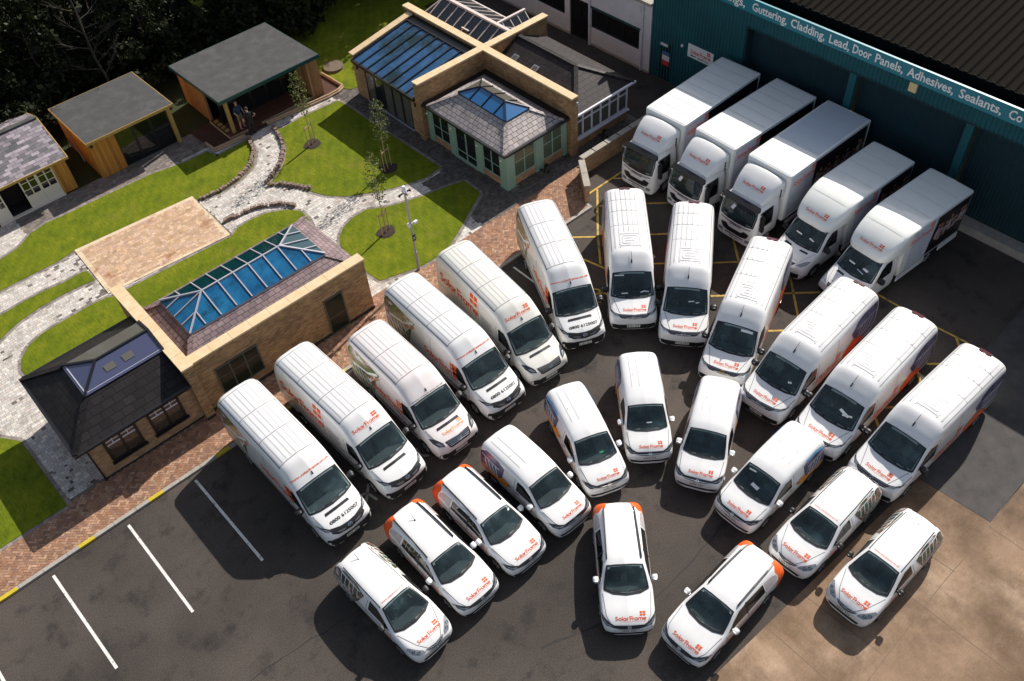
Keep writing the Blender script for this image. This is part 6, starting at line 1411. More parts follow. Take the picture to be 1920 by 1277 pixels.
    patch('air_intake', bv, 'fq', [[(-.58, .52), (0, .46), (.58, .52), (.5, .38), (0, .34), (-.5, .38)]], M['black'], root, .008, .05, 'Aai')
    plate(root, t, .58, 0, 'A')
    for y in (1, -1): mirror_part(root, 1.58, y * .865, 1.0, M['black'], .92, 'ma')
    a = MB(); a.tube((-3.85, 0, 1.455), (-4.05, 0, 1.62), .010, n=6); a.ball((-3.85, 0, 1.46), .025, 6); a.build('aerial', M['black'], root)
    for y in (.585, -.585): lines('roof_gutter', bv, 'top', [[(2.0, y * 1.0), (3.0, y * .98), (4.05, y * .90)]], .03, M['black'], root, .006, 'Arg%s' % (y > 0))
    text('web_address', bv, 'fq', 'www.solarframe.co.uk', 0, 3.52, .92, .075, 'orange', root, key='Aweb')
    # photographic wrap of a glazed extension round the tail
    patch('photo_wrap', bv, 'side', [[(2.75, 1.30), (2.95, .95), (3.25, .55), (4.1, .42), (4.5, .45), (4.5, 1.0), (4.3, 1.22), (3.9, 1.37), (3.2, 1.40)]], M['wrap_red'], root, .005, .09, 'Apw', mirror=True)
    lines('photo_wrap_frames', bv, 'side', [[(3.35 + .2 * i, .50), (3.45 + .2 * i, .92)] for i in range(5)] + [[(3.02 + .22 * i, .99), (3.10 + .22 * i, 1.30)] for i in range(5)] + [[(2.95, 1.31), (4.1, 1.30)]] + [[(3.3, .93), (4.45, .95)], [(3.25, .56), (4.4, .50)], [(3.3, .74), (4.45, .74)]], .028, M['paper'], root, .008, 'Apf', mirror=True)
    lines('side_lettering', bv, 'side', [([(1.35, .60), (1.62, .60)], .10)], .05, M['orange'], root, .008, 'Asl', mirror=True)
    patch('rear_window', bv, 'back', [[(-.52, 1.05), (.52, 1.05), (.43, 1.29), (-.43, 1.29)]], M['sideglass'], root, .006, .1, 'Arwn')
    return root
def crowd_print(parent, bv, view, d0, d1, z0, z1, seed, key):
    """printed picture on the curtain side: a row of people in white and pink on black"""
    if key + 'a' in MESH:
        link('printed_figures', MESH[key + 'a'], parent); link('printed_faces', MESH[key + 'b'], parent); return
    rnd = random.Random(seed); A, B = [], []
    n = max(5, int((d1 - d0) / .27)); sg = 1 if view == 'left' else -1
    for i in range(n):
        d = d0 + (i + .5) * (d1 - d0) / n + rnd.uniform(-.06, .06); h = (z1 - z0) * rnd.uniform(.62, .86); zt = z0 + h
        A.append(([(d, zt - rnd.uniform(.7, 1.0)), (d + rnd.uniform(-.05, .05), zt - .40)], rnd.uniform(.10, .20))); A.append(([(d - .14, zt - .64), (d, zt - .38), (d + .16, zt - rnd.uniform(.4, .75))], .07))
        B.append(([(d - .01, zt - .24), (d + .01, zt - .12)], .14)); B.append(([(d + .16, zt - .6), (d + .24, zt - .42)], .07)); B.append(([(d - .14, zt - .66), (d - .2, zt - .8)], .06))
    lines('printed_figures', bv, view, A, .2, M['print_cloth'], parent, .008, key + 'a'); lines('printed_faces', bv, view, B, .1, M['print_skin'], parent, .010, key + 'b')
def rbox_body(d0, d1, hw, z0, z1, r=.05, rf=.12):
    st = []
    for d, k in ((d0, rf), (d0 + .03, rf * .45), (d0 + .10, rf * .12), (d0 + .2, 0), (d1 - .08, 0), (d1, .01)):
        st.append((d, [(0, z0), (hw - k, z0), (hw - k, z0 + .04), (hw - k, (z0 + z1) / 2), (hw - k, z1 - r * 1.6 - k), (hw - k, z1 - k), (hw - r * 1.6 - k, z1 - k), (0, z1 - k)]))
    return st
def make_truck(t, roof):
    # cab
    st = [(.0, [(0, .32), (.80, .32), (.86, .42), (.88, .62), (.86, .80), (.84, .95), (.80, 1.05), (.4, 1.08), (0, 1.09)]),
          (.05, [(0, .30), (.92, .30), (.97, .45), (.985, .80), (.98, 1.15), (.97, 1.35), (.93, 1.48), (.5, 1.52), (0, 1.54)]),
          (.16, [(0, .30), (.97, .30), (1.03, .5), (1.05, .9), (1.045, 1.3), (1.02, 1.7), (.96, 1.93), (.5, 1.98), (0, 2.0)]),
          (.32, [(0, .32), (.98, .32), (1.04, .5), (1.06, .9), (1.055, 1.3), (1.03, 1.95), (.95, 2.28), (.5, 2.34), (0, 2.36)]),
          (.55, [(0, .45), (.98, .45), (1.04, .55), (1.06, .9), (1.06, 1.3), (1.04, 2.0), (.94, 2.40), (.5, 2.47), (0, 2.49)]),
          (1.0, [(0, .55), (.98, .55), (1.04, .65), (1.06, .95), (1.06, 1.3), (1.04, 2.0), (.95, 2.42), (.5, 2.50), (0, 2.52)]),
          (1.60, [(0, .6), (.98, .6), (1.04, .7), (1.06, .95), (1.06, 1.3), (1.04, 2.0), (.95, 2.42), (.5, 2.50), (0, 2.52)]),
          (1.68, [(0, .65), (.93, .65), (.98, .75), (1.0, .95), (1.0, 1.3), (.98, 1.95), (.90, 2.34), (.5, 2.42), (0, 2.44)])]
    WS = [(-.90, 1.52), (-.5, 1.40), (0, 1.36), (.5, 1.40), (.90, 1.52), (.93, 2.1), (.88, 2.48), (.4, 2.54), (0, 2.56), (-.4, 2.54), (-.88, 2.48), (-.93, 2.1)]
    SW = [(.30, 1.42), (.95, 1.38), (1.12, 1.55), (1.12, 2.12), (.40, 2.10)]
    if t + 'body' not in MESH:
        me, bv = loft('body', st, [M['white']], .05, 2, [('fq', shrink(WS, .06)), ('side', shrink(SW, .06))]); MESH[t + 'body'] = me; BV[t] = bv
        bt, bb = loft('cargo_box', rbox_body(1.83, 7.78, 1.18, .98, 3.45), [M['gel']], .3, 1); MESH[t + 'box'] = bt; BV[t + 'box'] = bb
        dst = [(.50, [(0, 2.40), (.80, 2.40), (.80, 2.45), (.78, 2.50), (.70, 2.53), (.5, 2.54), (0, 2.56)]),
               (.72, [(0, 2.40), (.88, 2.40), (.89, 2.50), (.88, 2.62), (.82, 2.70), (.6, 2.74), (0, 2.78)]),
               (1.15, [(0, 2.40), (.98, 2.40), (1.0, 2.60), (.98, 2.90), (.92, 3.0), (.65, 3.06), (0, 3.08)]),
               (1.62, [(0, 2.40), (1.05, 2.40), (1.06, 2.60), (1.05, 3.10), (.99, 3.20), (.7, 3.26), (0, 3.28)]),
               (1.74, [(0, 2.35), (1.06, 2.35), (1.07, 2.60), (1.06, 3.12), (1.0, 3.22), (.7, 3.28), (0, 3.30)])]
        dm, db = loft('air_deflector', dst, [M['white']], .1, 2); MESH[t + 'def'] = dm; BV[t + 'def'] = db
    bv, bb, db = BV[t], BV[t + 'box'], BV[t + 'def']
    root = empty('box_truck'); link('body', MESH[t + 'body'], root); box = link('cargo_box', MESH[t + 'box'], root); dfl = link('air_deflector', MESH[t + 'def'], root)
    base_parts(root, t, WS, SW, True, .05, .07)
    cabin(root, .3, 1.05, .88, 1.0, 1.42, (-.5, .5))
    b = MB(); b.hexa([(-.36, -.95, 2.24), (-.10, -.98, 2.30), (-.10, .98, 2.30), (-.36, .95, 2.24)], [(-.36, -.95, 2.47), (-.10, -.98, 2.34), (-.10, .98, 2.34), (-.36, .95, 2.47)]); b.build('sun_visor', M['black'], root)
    patch('front_panel', bv, 'fq', [[(-.86, 1.36), (-.5, 1.28), (0, 1.25), (.5, 1.28), (.86, 1.36), (.82, 1.28), (.5, 1.19), (0, 1.16), (-.5, 1.19), (-.82, 1.28)]], M['grey'], root, .006, .05, 'Tfp')
    text('maker_name', bv, 'fq', 'IVECO', 0, 1.18, .64, .145, 'ink', root, key='Tiv', bold=.05)
    patch('grille', bv, 'fq', [[(-.80, 1.02), (-.5, 1.06), (-.34, .90), (.34, .90), (.5, 1.06), (.80, 1.02), (.66, .74), (.4, .66), (-.4, .66), (-.66, .74)]], M['black'], root, .008, .05, 'Tg')
    patch('headlight', bv, 'fq', [[(.62, .50), (.86, .54), (.88, .70), (.64, .66)]], M['lamp'], root, .010, .05, 'Th', mirror=True)
    plate(root, t, .46, 0, 'T')
    patch('bumper_intake', bv, 'fq', [[(-.52, .54), (.52, .54), (.5, .60), (-.5, .60)]], M['black'], root, .008, .05, 'Tbi')
    for y in (1, -1):
        m = MB(); m.box(-.42, -.28, y * 1.14 - .09 + .0, y * 1.14 + .09, 1.55, 2.02); m.bar((-.35, y * 1.0, 2.16), (-.35, y * 1.16, 2.1), .05, .05); m.box(-.44, -.30, y * 1.14 - .09, y * 1.14 + .09, 1.25, 1.48); m.bar((-.36, y * 1.16, 1.2), (-.36, y * 1.16, 2.14), .04, .04); m.build('door_mirror', M['black'], root)
    patch('door_panel', bv, 'side', [[(.36, 1.30), (1.2, 1.28), (1.2, 2.2), (.42, 2.2), (.36, 1.9)]], M['black'], root, .003, .1, 'Tdp', mirror=True)
    lines('panel_seams', bv, 'side', [[(.30, .75), (.30, 1.3)], [(1.24, .75), (1.24, 2.2)], [(.3, .78), (1.24, .78)]], .014, M['grey_seam'], root, .005, 'Tps', mirror=True)
    patch('side_step', bv, 'side', [[(.55, .46), (1.2, .56), (1.2, .74), (.5, .72)]], M['black'], root, .006, .1, 'Tst', mirror=True)
    lines('deflector_slots', db, 'side', [[(1.52, 2.50 + .15 * i), (1.52, 2.60 + .15 * i)] for i in range(3)], .09, M['black'], dfl, .006, 'Tds', mirror=True)
    logo(db, 'fq', .02, 3.72, 1.12, dfl, key='Tlogo')
    c = MB(); c.box(-7.7, -1.2, -.45, .45, .55, .80); c.box(-7.72, -1.9, -1.1, 1.1, .80, .975); c.box(-7.75, -7.65, -1.1, 1.1, .42, .56); c.build('chassis', M['black'], root)
    for d in (1.0, 5.8):
        for sg in (1, -1): wheel(root, d, sg * 1.03, .42, .28, 'wt')
    for sg in (1, -1): u = MB(); u.box(-5.1, -2.2, sg * 1.13 - .02, sg * 1.13 + .02, .52, .74); u.build('side_guard', M['rib'], root)
    # roof sheet with cross seams, edge rails
    mat = M['translucent'] if roof == 'blue' else M['gel']
    if roof == 'blue': patch('roof_sheet', bb, 'top', [[(3.9, -1.08), (7.7, -1.08), (7.7, 1.08), (3.9, 1.08)]], mat, box, .005, .3, 'Trs', smooth=False)
    lines('roof_seams', bb, 'top', [[(2.0 + .71 * i, -1.08), (2.0 + .71 * i, 1.08)] for i in range(9)], .03, M['rib'], box, .009, t + 'bs', step=.3)
    for i, sg_ in enumerate([([(1.95, 3.38), (7.76, 3.38)], .10), ([(1.95, 1.03), (7.76, 1.03)], .10), ([(7.70, 1.1), (7.70, 3.3)], .12)]): lines('edge_rail', bb, 'side', [sg_], .1, M['rail'], box, .012, 'Ter%d' % i, mirror=True, step=.5)
    for vw in ('left', 'right'):
        patch('curtain', bb, vw, [[(2.0, 1.10), (3.72, 1.10), (3.72, 3.31), (2.0, 3.31)]], M['curtain'], box, .006, .4, 'Tcu' + vw, smooth=False)
        patch('picture_panel', bb, vw, [[(3.72, 1.10), (7.62, 1.10), (7.62, 3.31), (3.72, 3.31)]], M['print_black'], box, .006, .5, 'Tpp' + vw, smooth=False)
        crowd_print(box, bb, vw, 3.9, 7.5, 1.2, 3.1, 3, 'Tcr' + vw)
        logo(bb, vw, 2.95, 2.85, 1.6, box, bold=.25, adv=(1, 0) if vw == 'left' else (-1, 0), key='Tsl' + vw)
    return root
def make_luton():
    t = 'L'
    st = [(0.02, [(0, .34), (.45, .34), (.56, .44), (.60, .62), (.57, .80), (.5, .90), (.40, .95), (0, .98)]),
          (.10, [(0, .28), (.74, .28), (.84, .42), (.88, .64), (.84, .82), (.76, .93), (.58, 1.0), (0, 1.03)]),
          (.36, [(0, .25), (.86, .25), (.95, .42), (.97, .70), (.93, .92), (.86, 1.03), (.70, 1.10), (0, 1.15)]),
          (.78, [(0, .25), (.90, .25), (.975, .45), (.985, .76), (.965, 1.03), (.91, 1.15), (.78, 1.22), (0, 1.27)]),
          (1.12, [(0, .25), (.90, .25), (.98, .45), (.99, .80), (.975, 1.13), (.94, 1.25), (.82, 1.31), (0, 1.38)]),
          (1.75, [(0, .25), (.90, .25), (.98, .45), (.99, .80), (.975, 1.25), (.93, 1.76), (.80, 2.04), (0, 2.10)]),
          (2.1, [(0, .25), (.90, .25), (.98, .45), (.99, .80), (.975, 1.30), (.93, 1.86), (.80, 2.14), (0, 2.2)]),
          (2.62, [(0, .25), (.90, .25), (.98, .45), (.99, .80), (.975, 1.30), (.93, 1.86), (.80, 2.14), (0, 2.2)]),
          (2.7, [(0, .3), (.88, .3), (.95, .5), (.96, .80), (.95, 1.30), (.90, 1.8), (.78, 2.06), (0, 2.12)])]
    WS = [(-.86, 2.46), (-.5, 2.34), (0, 2.29), (.5, 2.34), (.86, 2.46), (.82, 3.15), (.76, 3.77), (.4, 3.82), (0, 3.83), (-.4, 3.82), (-.76, 3.77), (-.82, 3.15)]
    SW = [(1.32, 1.27), (2.3, 1.29), (2.3, 1.95), (1.95, 1.95), (1.66, 1.75)]
    me, bv = loft('body', st, [M['white']], .07, 2, [('fq', shrink(WS, .07)), ('side', shrink(SW, .06))]); BV[t] = bv
    lo = lambda d, hw, zt, zb, r: (d, [(0, zb), (hw - .05, zb), (hw, zb + .06), (hw, zb + (zt - zb) * .35), (hw, zt - r * 1.5), (hw - r * .35, zt - r * .35), (hw - r * 1.5, zt), (0, zt + .02)])
    bs = [lo(1.58, .66, 2.30, 2.07, .05), lo(1.66, .82, 2.42, 2.08, .10), lo(1.95, .97, 2.68, 2.10, .16), lo(2.4, 1.05, 2.92, 2.12, .16), lo(2.69, 1.075, 3.02, 2.14, .13), lo(2.76, 1.08, 3.04, .82, .12), lo(3.2, 1.085, 3.12, .80, .08), lo(3.7, 1.085, 3.14, .80, .06), lo(7.05, 1.085, 3.14, .80, .06), lo(7.125, 1.075, 3.12, .82, .06)]
    bm_, bb = loft('cargo_box', bs, [M['gel']], .14, 2); BV['Lbox'] = bb
    root = empty('luton_van'); link('body', me, root); box = link('cargo_box', bm_, root)
    base_parts(root, t, WS, SW)
    cabin(root, 1.05, 2.2, .82, .95, 1.31, (-.5, .25, .62))
    for d in (1.02, 5.2):
        for sg in (1, -1): wheel(root, d, sg * .985, .35, .22, 'C')
    patch('wheel_arch', bv, 'side', [arc(1.02, .35, .42, -18, 198, 16)], M['black'], root, .004, .12, 'Lar', mirror=True)
    patch('headlight', bv, 'fq', [[(.55, 1.12), (.78, 1.18), (.90, 1.42), (.94, 1.80), (.84, 1.70), (.68, 1.36)]], M['lamp'], root, .008, .06, 'Lh', mirror=True)
    patch('grille', bv, 'fq', [[(-.52, 1.24), (0, 1.18), (.52, 1.24), (.44, 1.0), (0, .94), (-.44, 1.0)]], M['black'], root, .008, .06, 'Lg')
    lines('grille_slats', bv, 'fq', [[(-.46, 1.16), (0, 1.11), (.46, 1.16)], [(-.43, 1.08), (0, 1.03), (.43, 1.08)]], .025, M['grey'], root, .014, 'Lgs')
    patch('bumper', bv, 'fq', [[(-.96, .80), (-.6, .68), (0, .65), (.6, .68), (.96, .80), (.96, .58), (.5, .36), (-.5, .36), (-.96, .58)]], M['black'], root, .010, .08, 'Lb')
    patch('bonnet_vent', bv, 'fq', [[(.22, 1.98), (.62, 2.02), (.58, 2.14), (.24, 2.10)], [(-.62, 2.02), (-.22, 1.98), (-.24, 2.10), (-.58, 2.14)]], M['black'], root, .010, .08, 'Lbv')
    lines('bonnet_seam', bv, 'fq', [[(-.56, 1.25), (-.84, 2.3)], [(.56, 1.25), (.84, 2.3)]], .014, M['grey_seam'], root, .005, 'Lbs')
    text('web_address', bv, 'fq', 'www.solarframe.co.uk', 0, 1.42, .95, .07, 'ink', root, key='Lweb')
    plate(root, t, .56, 0, 'L')
    for y in (1, -1): mirror_part(root, 1.45, y * .985, 1.36, M['black'], 1.4, 'mc')
    logo(bb, 'fq', .02, 4.35, 1.10, box, key='Llogo')
    c = MB(); c.box(-7.0, -2.2, -.45, .45, .45, .70); c.box(-7.05, -2.8, -1.02, 1.02, .70, .797); c.build('chassis', M['black'], root)
    for sg in (1, -1):
        for a0, a1 in ((-4.7, -2.8), (-7.1, -5.75)): g = MB(); g.box(a0, a1, sg * 1.06 - .02, sg * 1.06 + .02, .50, .76); g.build('side_guard', M['white'], root)
    for i, sg_ in enumerate([([(3.2, 3.04), (7.1, 3.05)], .06), ([(2.85, .86), (7.1, .86)], .09)]): lines('edge_rail', bb, 'side', [sg_], .06, M['rail'], box, .010, 'Ler%d' % i, mirror=True, step=.5)
    lines('roof_seams', bb, 'top', [[(3.3 + .95 * i, -.98), (3.3 + .95 * i, .98)] for i in range(4)] + [[(2.62, -.95), (2.62, .95)]], .02, M['rib'], box, .007, 'Lrs', step=.3)
    for vw in ('left', 'right'):
        patch('curtain', bb, vw, [[(3.15, .94), (4.55, .94), (4.75, 2.98), (3.15, 2.98)]], M['curtain'], box, .006, .4, 'Lcu' + vw)
        patch('picture_panel', bb, vw, [[(4.55, .94), (7.05, .94), (7.05, 2.98), (4.75, 2.98)]], M['print_black'], box, .006, .5, 'Lpp' + vw)
        crowd_print(box, bb, vw, 4.85, 7.0, 1.5, 2.85, 5, 'Lcr' + vw)
        logo(bb, vw, 3.75, 2.55, 1.55, box, bold=.25, adv=(1, 0) if vw == 'left' else (-1, 0), key='Lsl' + vw)
    return root
M['grey_seam'] = plain('seam_grey', (.20, .20, .21), .7)
M['rail'] = plain('pale_edge_rail', (.60, .66, .70), .4)
M['curtain'] = mottled('pale_blue_curtain', (.50, .54, .62), (.60, .63, .69), 1.2, .5, 15, .1)
M['print_black'] = plain('black_print', (.012, .010, .012), .35)
M['print_cloth'] = mottled('printed_clothes', (.62, .60, .62), (.22, .08, .09), 2.6, .5, 30, 0)
M['print_skin'] = plain('printed_skin', (.50, .24, .16), .5)
def wrapmat(name, stops, scale=1.6):
    m, t, p = newmat(name); v = coords(t, 'Object', (1, 1, 1.6)); vo = N(t, 'ShaderNodeTexVoronoi'); vo.inputs['Scale'].default_value = scale * 1.3; t.links.new(v, vo.inputs['Vector'])
    n = noise(t, v, scale, 3, .55); c = ramp(t, n, stops); c = mix(t, c, vo.outputs['Color'], .03); t.links.new(c, p.inputs['Base Color']); p.inputs['Roughness'].default_value = .3; p.inputs['Coat Weight'].default_value = .3; return m
M['wrap_green'] = wrapmat('garden_photo_wrap', [(.32, (.03, .05, .015)), (.44, (.18, .24, .05)), (.50, (.08, .10, .06)), (.57, (.30, .15, .07)), (.64, (.45, .55, .62))], 1.8)
M['wrap_dark'] = wrapmat('dark_photo_wrap', [(.30, (.015, .014, .03)), (.45, (.07, .06, .13)), (.56, (.20, .17, .30)), (.66, (.03, .03, .05)), (.75, (.40, .36, .48))], 2.2)
M['wrap_red'] = wrapmat('extension_photo_wrap', [(.36, (.015, .03, .02)), (.48, (.05, .08, .05)), (.55, (.22, .08, .05)), (.60, (.30, .20, .16)), (.68, (.45, .52, .60))], 2.4)
M['wrap_blue'] = plain('sky_blue_vinyl', (.16, .42, .70), .4)
M['wrapglass'] = mottled('pale_printed_window', (.42, .38, .38), (.58, .55, .55), 3, .25, 20, 0)

def wrap_old(root, t, e):
    """photo of a conservatory on the tail of the older vans"""
    bv = BV[t]; L = 6.945 + e
    patch('photo_wrap', bv, 'side', [[(L - 2.35, 2.25), (L - 2.0, 1.6), (L - 1.7, .55), (L - .12, .5), (L - .12, 2.1), (L - .3, 2.45)]], M['wrap_green'], root, .005, .12, t + 'pw', mirror=True)
    lines('photo_wrap_frames', bv, 'side', [([(L - 2.2, 2.2), (L - 1.5, 1.75), (L - .5, 1.55)], .12), ([(L - 2.0, 1.95), (L - 1.55, 1.35)], .14)] + [[(L - 1.7 + .26 * i, .65), (L - 1.5 + .26 * i, 1.5)] for i in range(6)] + [[(L - 1.75, 1.1), (L - .2, 1.12)]], .05, M['paper'], root, .009, t + 'pf', mirror=True)
    lines('photo_wrap_brick', bv, 'side', [[(L - 2.28, 2.05), (L - 1.95, 1.75)], [(L - 1.9, 1.9), (L - 1.7, 1.6)]], .13, M['print_skin'], root, .012, t + 'pb', mirror=True)
def wrap_new(root):
    bv = BV['N']
    patch('photo_wrap', bv, 'side', [[(4.75, 1.75), (5.0, 1.35), (5.35, .72), (6.75, .72), (6.75, 2.2), (5.6, 2.28), (5.1, 2.15)]], M['wrap_dark'], root, .005, .12, 'Npw', mirror=True)
    lines('photo_wrap_frames', bv, 'side', [[(5.3 + .28 * i, 1.0), (5.55 + .28 * i, 1.7)] for i in range(4)] + [[(5.2, 1.75), (6.6, 1.8)], [(5.35, 1.02), (6.6, 1.06)]], .05, M['paper'], root, .008, 'Npf', mirror=True)
    patch('orange_sweep', bv, 'side', [[(4.35, .95), (4.95, 1.30), (5.6, 1.05), (6.0, .62), (5.0, .52), (4.4, .55)]], M['orange'], root, .010, .12, 'Nos', mirror=True)
    for vw in ('left', 'right'):
        logo(bv, vw, 3.25, .92, 1.7, root, adv=(1, 0) if vw == 'left' else (-1, 0), key='Nsl' + vw, bold=.28)
        lines('side_lettering', bv, vw, [([(2.55, .60), (4.2, .60)], .035), ([(1.5, .55), (2.3, .55)], .05)], .04, M['orange'], root, .014, 'Nst' + vw)
def wrap_small(root, blue):
    bv = BV['D']
    patch('photo_wrap', bv, 'side', [[(2.95, 1.50), (3.0, 1.05), (3.15, .78), (4.25, .60), (4.3, 1.35), (4.0, 1.58), (3.3, 1.60)]], M['wrap_dark'], root, .005, .09, 'Dpw', mirror=True)
    lines('photo_wrap_frames', bv, 'side', [[(3.25 + .2 * i, .86), (3.4 + .2 * i, 1.25)] for i in range(4)] + [[(3.2, 1.28), (4.2, 1.32)], [(3.2, .84), (4.1, .82)]], .04, M['paper'], root, .008, 'Dpf', mirror=True)
    patch('orange_band', bv, 'side', [[(2.55, .98), (2.75, .72), (3.1, .62), (4.25, .58), (4.25, .72), (3.2, .84), (2.95, 1.05)]], M['amber'], root, .010, .09, 'Dob', mirror=True)
    if blue: lines('blue_edge', bv, 'side', [[(3.15, 1.58), (3.7, 1.60), (4.2, 1.46)]], .10, M['wrap_blue'], root, .010, 'Dbe', mirror=True)
    lines('side_lettering', bv, 'side', [([(1.35, .70), (1.6, .70)], .10), ([(1.7, .66), (2.3, .66)], .03)], .05, M['orange'], root, .008, 'Dsl', mirror=True)
def paperwork(root, t, P, mat='paper'):
    lines('dashboard_paper', BV[t], 'fq', P, .06, M[mat], root, .010)

def put(root, x, y, a, label, cat, group):
    root.location = (x, y, 0.004); root.rotation_euler = (0, 0, RAD(a)); tag(root, label, cat, group)
def repaint(root, mat):
    for k in kids(root):
        if k.name.split('.')[0] == 'body':
            k.data = k.data.copy(); k.data.materials[0] = mat
# --- older high-roof vans
protoC = make_crafter_old(7.12, 'C', 'white'); protoS = make_crafter_old(6.05, 'S', 'pink')
CV = [
 ('C1', 5.585, 17.153, -89.21, 'A', 'white high-roof van beside the empty white-lined bays, phone number on its bonnet'),
 ('C2', 8.257, 17.254, -88.53, 'A', 'white high-roof van with plain bonnet and logo above its windscreen, next to pinkish van'),
 ('C3', 10.739, 17.237, -91.29, 'B', 'shorter pinkish-white van with chrome-slatted grille and faded orange logo on its bonnet'),
 ('C4', 13.301, 17.320, -92.06, 'A', 'white van with bonnet phone number, standing between the pinkish and creamy-white vans'),
 ('C5', 15.612, 17.370, -96.64, 'B', 'creamy-white high-roof van with dark slatted grille and orange logo above its windscreen'),
 ('C6', 17.778, 17.610, -116.34, 'A', 'white van with bonnet phone number, its tail against the herringbone brick beside the low wall')]
C2V = {}
first = True
protoC_tree = protoC
src = copy_tree(protoC)
for i, (k, x, y, a, kind, lab) in enumerate(CV):
    t = 'S' if k == 'C3' else 'C'
    root = protoS if k == 'C3' else (protoC if i == 0 else copy_tree(src))
    put(root, x, y, a, lab, 'van', 'high-roof vans fanned out over the left of the yard')
    front_old(root, t, kind, k == 'C3'); C2V[k] = root
    if k == 'C5': repaint(root, M['cream'])
    e = -.895 if k == 'C3' else .175
    if k in ('C1', 'C4', 'C6', 'C3'): wrap_old(root, t, e)
    if k in ('C1', 'C4', 'C6'):
        text('web_address', BV[t], 'fq', 'www.solarframe.co.uk', 0, 4.40, 1.66, .12, 'orange', root, key='Cweb', bold=.02)
        text('phone_number', BV[t], 'fq', '0800 6125007', .06, 1.63, 1.22, .16, 'ink', root, key='Cph', bold=.03)
        lines('phone_symbol', BV[t], 'fq', [arc(-.50, 1.62, .055, 110, 250, 6)], .025, M['ink'], root, .007, 'Cps')
        logo(BV[t], 'right', 3.1, 1.35, 2.2, root, adv=(-1, 0), key='Csl1', bold=.28)
    if k == 'C3':
        text('web_address', BV[t], 'fq', 'www.solarframe.co.uk', 0, 4.0, 1.5, .09, 'ink', root); logo(BV[t], 'fq', .05, 1.70, 1.0, root, 'pale_orange'); logo(BV[t], 'right', 3.2, 1.35, 1.9, root, adv=(-1, 0), bold=.28)
    if k in ('C2', 'C5'):
        logo(BV[t], 'fq', -.04, 4.50, 1.2, root, key='Clogo'); logo(BV[t], 'right', 5.2, 1.62, 2.9, root, adv=(-1, 0), key='Csl2', bold=.28)
        lines('side_small_print', BV[t], 'right', [[(3.55, 1.75 - .09 * j), (2.75 + .05 * (j % 3), 1.75 - .09 * j)] for j in range(12)], .03, M['grey'], root, .006, 'Csp')
def drop(o):
    for k in kids(o): drop(k)
    bpy.data.objects.remove(o)
drop(src)
# --- newer high-roof vans
protoN = make_crafter_new(); logo(BV['N'], 'fq', .05, 1.52, .98, protoN, key='Nlogo'); wrap_new(protoN)
NV = [(19.868, 16.850, -132.89, 'white van with papers on its dashboard, nearest the end of the low brick wall'),
 (20.564, 14.793, -142.27, 'white van with front plate, between the papers-on-dashboard van and the gold-badged van'),
 (20.098, 12.430, -157.83, 'white van with gold badge and no front plate, nearest the truck cabs'),
 (19.879, 10.522, -176.85, 'white van with front plate and wide orange sweep, just below the gold-badged van'),
 (19.992, 8.117, -177.86, 'white van with a crumpled sheet behind its windscreen, between two similar white vans'),
 (20.014, 5.723, -181.05, 'white high-roof van at the end of the fan, beside the open patched tarmac and concrete')]
N2V = []
for i, (x, y, a, lab) in enumerate(NV):
    root = protoN if i == 0 else copy_tree(protoN); N2V.append(root); put(root, x, y, a, lab, 'van', 'newer high-roof vans fanned out over the right of the yard')
for i in (2, 4, 5):
    for k in kids(N2V[i]):
        if k.name.split('.')[0] in ('number_plate', 'plate_marks'): drop(k)
for k in kids(N2V[2]):
    if k.name.split('.')[0] == 'badge': k.data = k.data.copy(); k.data.materials[0] = M['gold']
paperwork(N2V[0], 'N', [[(-.45, 2.52), (-.2, 2.52)], [(.35, 2.55), (.5, 2.62), (.68, 2.58)], [(-.72, 3.60), (-.35, 3.60)]]); paperwork(N2V[1], 'N', [[(.1, 3.0), (.32, 3.05)], [(.4, 2.95), (.52, 3.0)]])
paperwork(N2V[2], 'N', [([(.20, 3.62), (.62, 3.62)], .14)]); paperwork(N2V[3], 'N', [([(.42, 2.80), (.52, 2.86)], .10)]); paperwork(N2V[4], 'N', [([(.15, 3.05), (.5, 2.9)], .14), ([(.3, 2.85), (.62, 3.0)], .10)])
# --- small vans
protoD = make_caddy(); logo(BV['D'], 'fq', .06, 1.24, .88, protoD, key='Dlogo')
DV = [(11.537, 11.831, -91.12, 0, 'small white van with pinkish photo print on its tail, beside the orange-tailed estate cars'),
 (13.388, 11.996, -111.64, 1, 'small white van with sky-blue edge on its tail and a green card on the dashboard'),
 (15.389, 11.864, -130.37, 0, 'small white van set furthest back of the small vans, pointing straight down the photo'),
 (15.719, 9.930, -151.19, 0, 'small white van standing just in front of the gold-badged van'),
 (15.513, 8.218, -178.73, 1, 'small white van with white card on the dashboard, beside two car-derived vans')]
D2V = []; srcD = copy_tree(protoD)
for i, (x, y, a, b, lab) in enumerate(DV):
    root = protoD if i == 0 else copy_tree(srcD); D2V.append(root); put(root, x, y, a, lab, 'van', 'small vans in the inner arc'); wrap_small(root, b)
drop(srcD)
paperwork(D2V[1], 'D', [([(.12, 2.42), (.25, 2.42)], .10)], 'card_green'); paperwork(D2V[4], 'D', [([(-.12, 2.55), (.12, 2.5)], .18), ([(-.5, 3.1), (-.25, 3.15)], .07)]); paperwork(D2V[2], 'D', [[(.0, 2.42), (.18, 2.42)]])
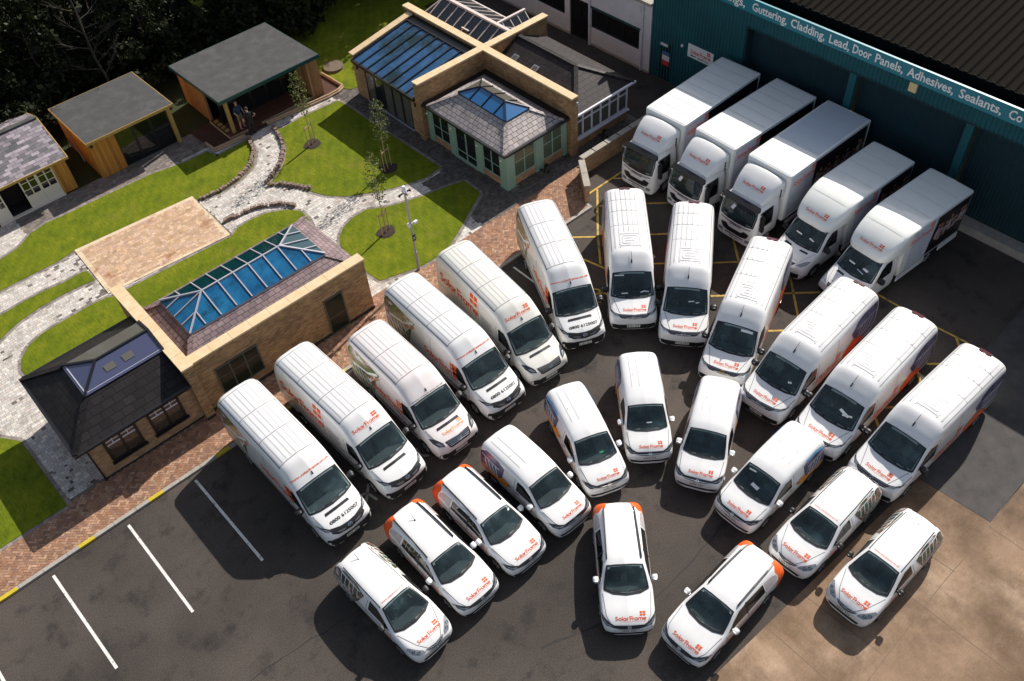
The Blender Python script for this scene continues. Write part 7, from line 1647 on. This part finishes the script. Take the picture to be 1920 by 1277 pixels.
# --- estate cars
protoG = make_estate(); logo(BV['G'], 'fq', .06, 1.12, 1.0, protoG, key='Glogo')
GV = [(7.214, 11.897, -90.09, 'white estate with orange tail and roof aerial, next to the silver-lamped car-van at front left'),
 (9.361, 11.849, -90.60, 'white orange-tailed estate with a windscreen card, between the aerial estate and a small van'),
 (9.974, 7.845, -131.12, 'white estate with orange tail standing alone at front centre, facing straight down the yard'),
 (10.583, 6.331, -178.19, 'white estate with orange tail parked lowest on the right, nose towards bottom left')]
for i, (x, y, a, lab) in enumerate(GV):
    root = protoG if i == 0 else copy_tree(protoG); put(root, x, y, a, lab, 'car', 'orange-tailed estate cars')
    if i == 1: paperwork(root, 'G', [([(.50, 3.02), (.56, 3.08)], .07)])
for k in [o for o in bpy.data.objects if o.parent is protoG and o.name.startswith('roof_rail')][:0]: pass
ae = MB(); ae.ball((-3.55, 0, 1.475), .035, 8); ae.tube((-3.55, 0, 1.475), (-3.72, 0, 1.60), .01, n=6); ae.build('aerial', M['black'], protoG)
# --- car-derived vans
protoA = make_carvan(); logo(BV['A'], 'fq', .05, 1.30, .95, protoA, key='Alogo')
AV = [(5.090, 11.746, -87.20, 'white car-derived van with silver headlights at front left, green framed photo on its tail'),
 (15.473, 5.857, -179.38, 'white car-derived van with a red nose badge behind the lowest right estate car'),
 (15.453, 3.558, -180.26, 'white car-derived van standing wholly on the tan concrete, nearest the right edge')]
for i, (x, y, a, lab) in enumerate(AV):
    root = protoA if i == 0 else copy_tree(protoA); put(root, x, y, a, lab, 'van', 'car-derived vans with silver headlights')
    lines('badge', BV['A'], 'fq', [arc(0, .80, .05, 0, 360, 12), [(-.04, .76), (.04, .84)]], .02, M['badge_red'] if i == 1 else M['chrome'], root, .03)
# --- trucks
TV = [(26.858, 23.181, -178.28, 'white', 'white box truck with a grey-white roof, first in the row beside the low brick wall'),
 (27.080, 20.472, -181.67, 'white', 'white box truck with grey-white roof and a paper in its windscreen, middle of three'),
 (27.201, 17.470, -180.79, 'blue', 'white box truck with pale blue translucent sheeting over the rear of its roof')]
for i, (x, y, a, roof, lab) in enumerate(TV):
    root = make_truck('T', roof); put(root, x, y, a, lab, 'truck', 'cab-over box trucks in front of the warehouse')
    if i: paperwork(root, 'T', [([(-.38, 2.0), (-.30, 2.25)], .16)])
protoL = make_luton()
LV = [(26.970, 14.649, -182.52, 'white luton van standing between the blue-roofed box truck and the other luton van'),
 (26.964, 11.996, -184.00, 'white luton van at the outer end of the truck row, long black picture panel showing')]
for i, (x, y, a, lab) in enumerate(LV):
    root = protoL if i == 0 else copy_tree(protoL); put(root, x, y, a, lab, 'van', 'luton vans at the end of the truck row')
    paperwork(root, 'L', [([(-.45, 2.95), (-.18, 2.92)], .09), ([(.25, 2.95), (.45, 2.9)], .09)]) if i == 0 else paperwork(root, 'L', [([(.05, 2.75), (.35, 2.65)], .07), ([(.3, 3.0), (.5, 2.95)], .08)], 'card_blue')
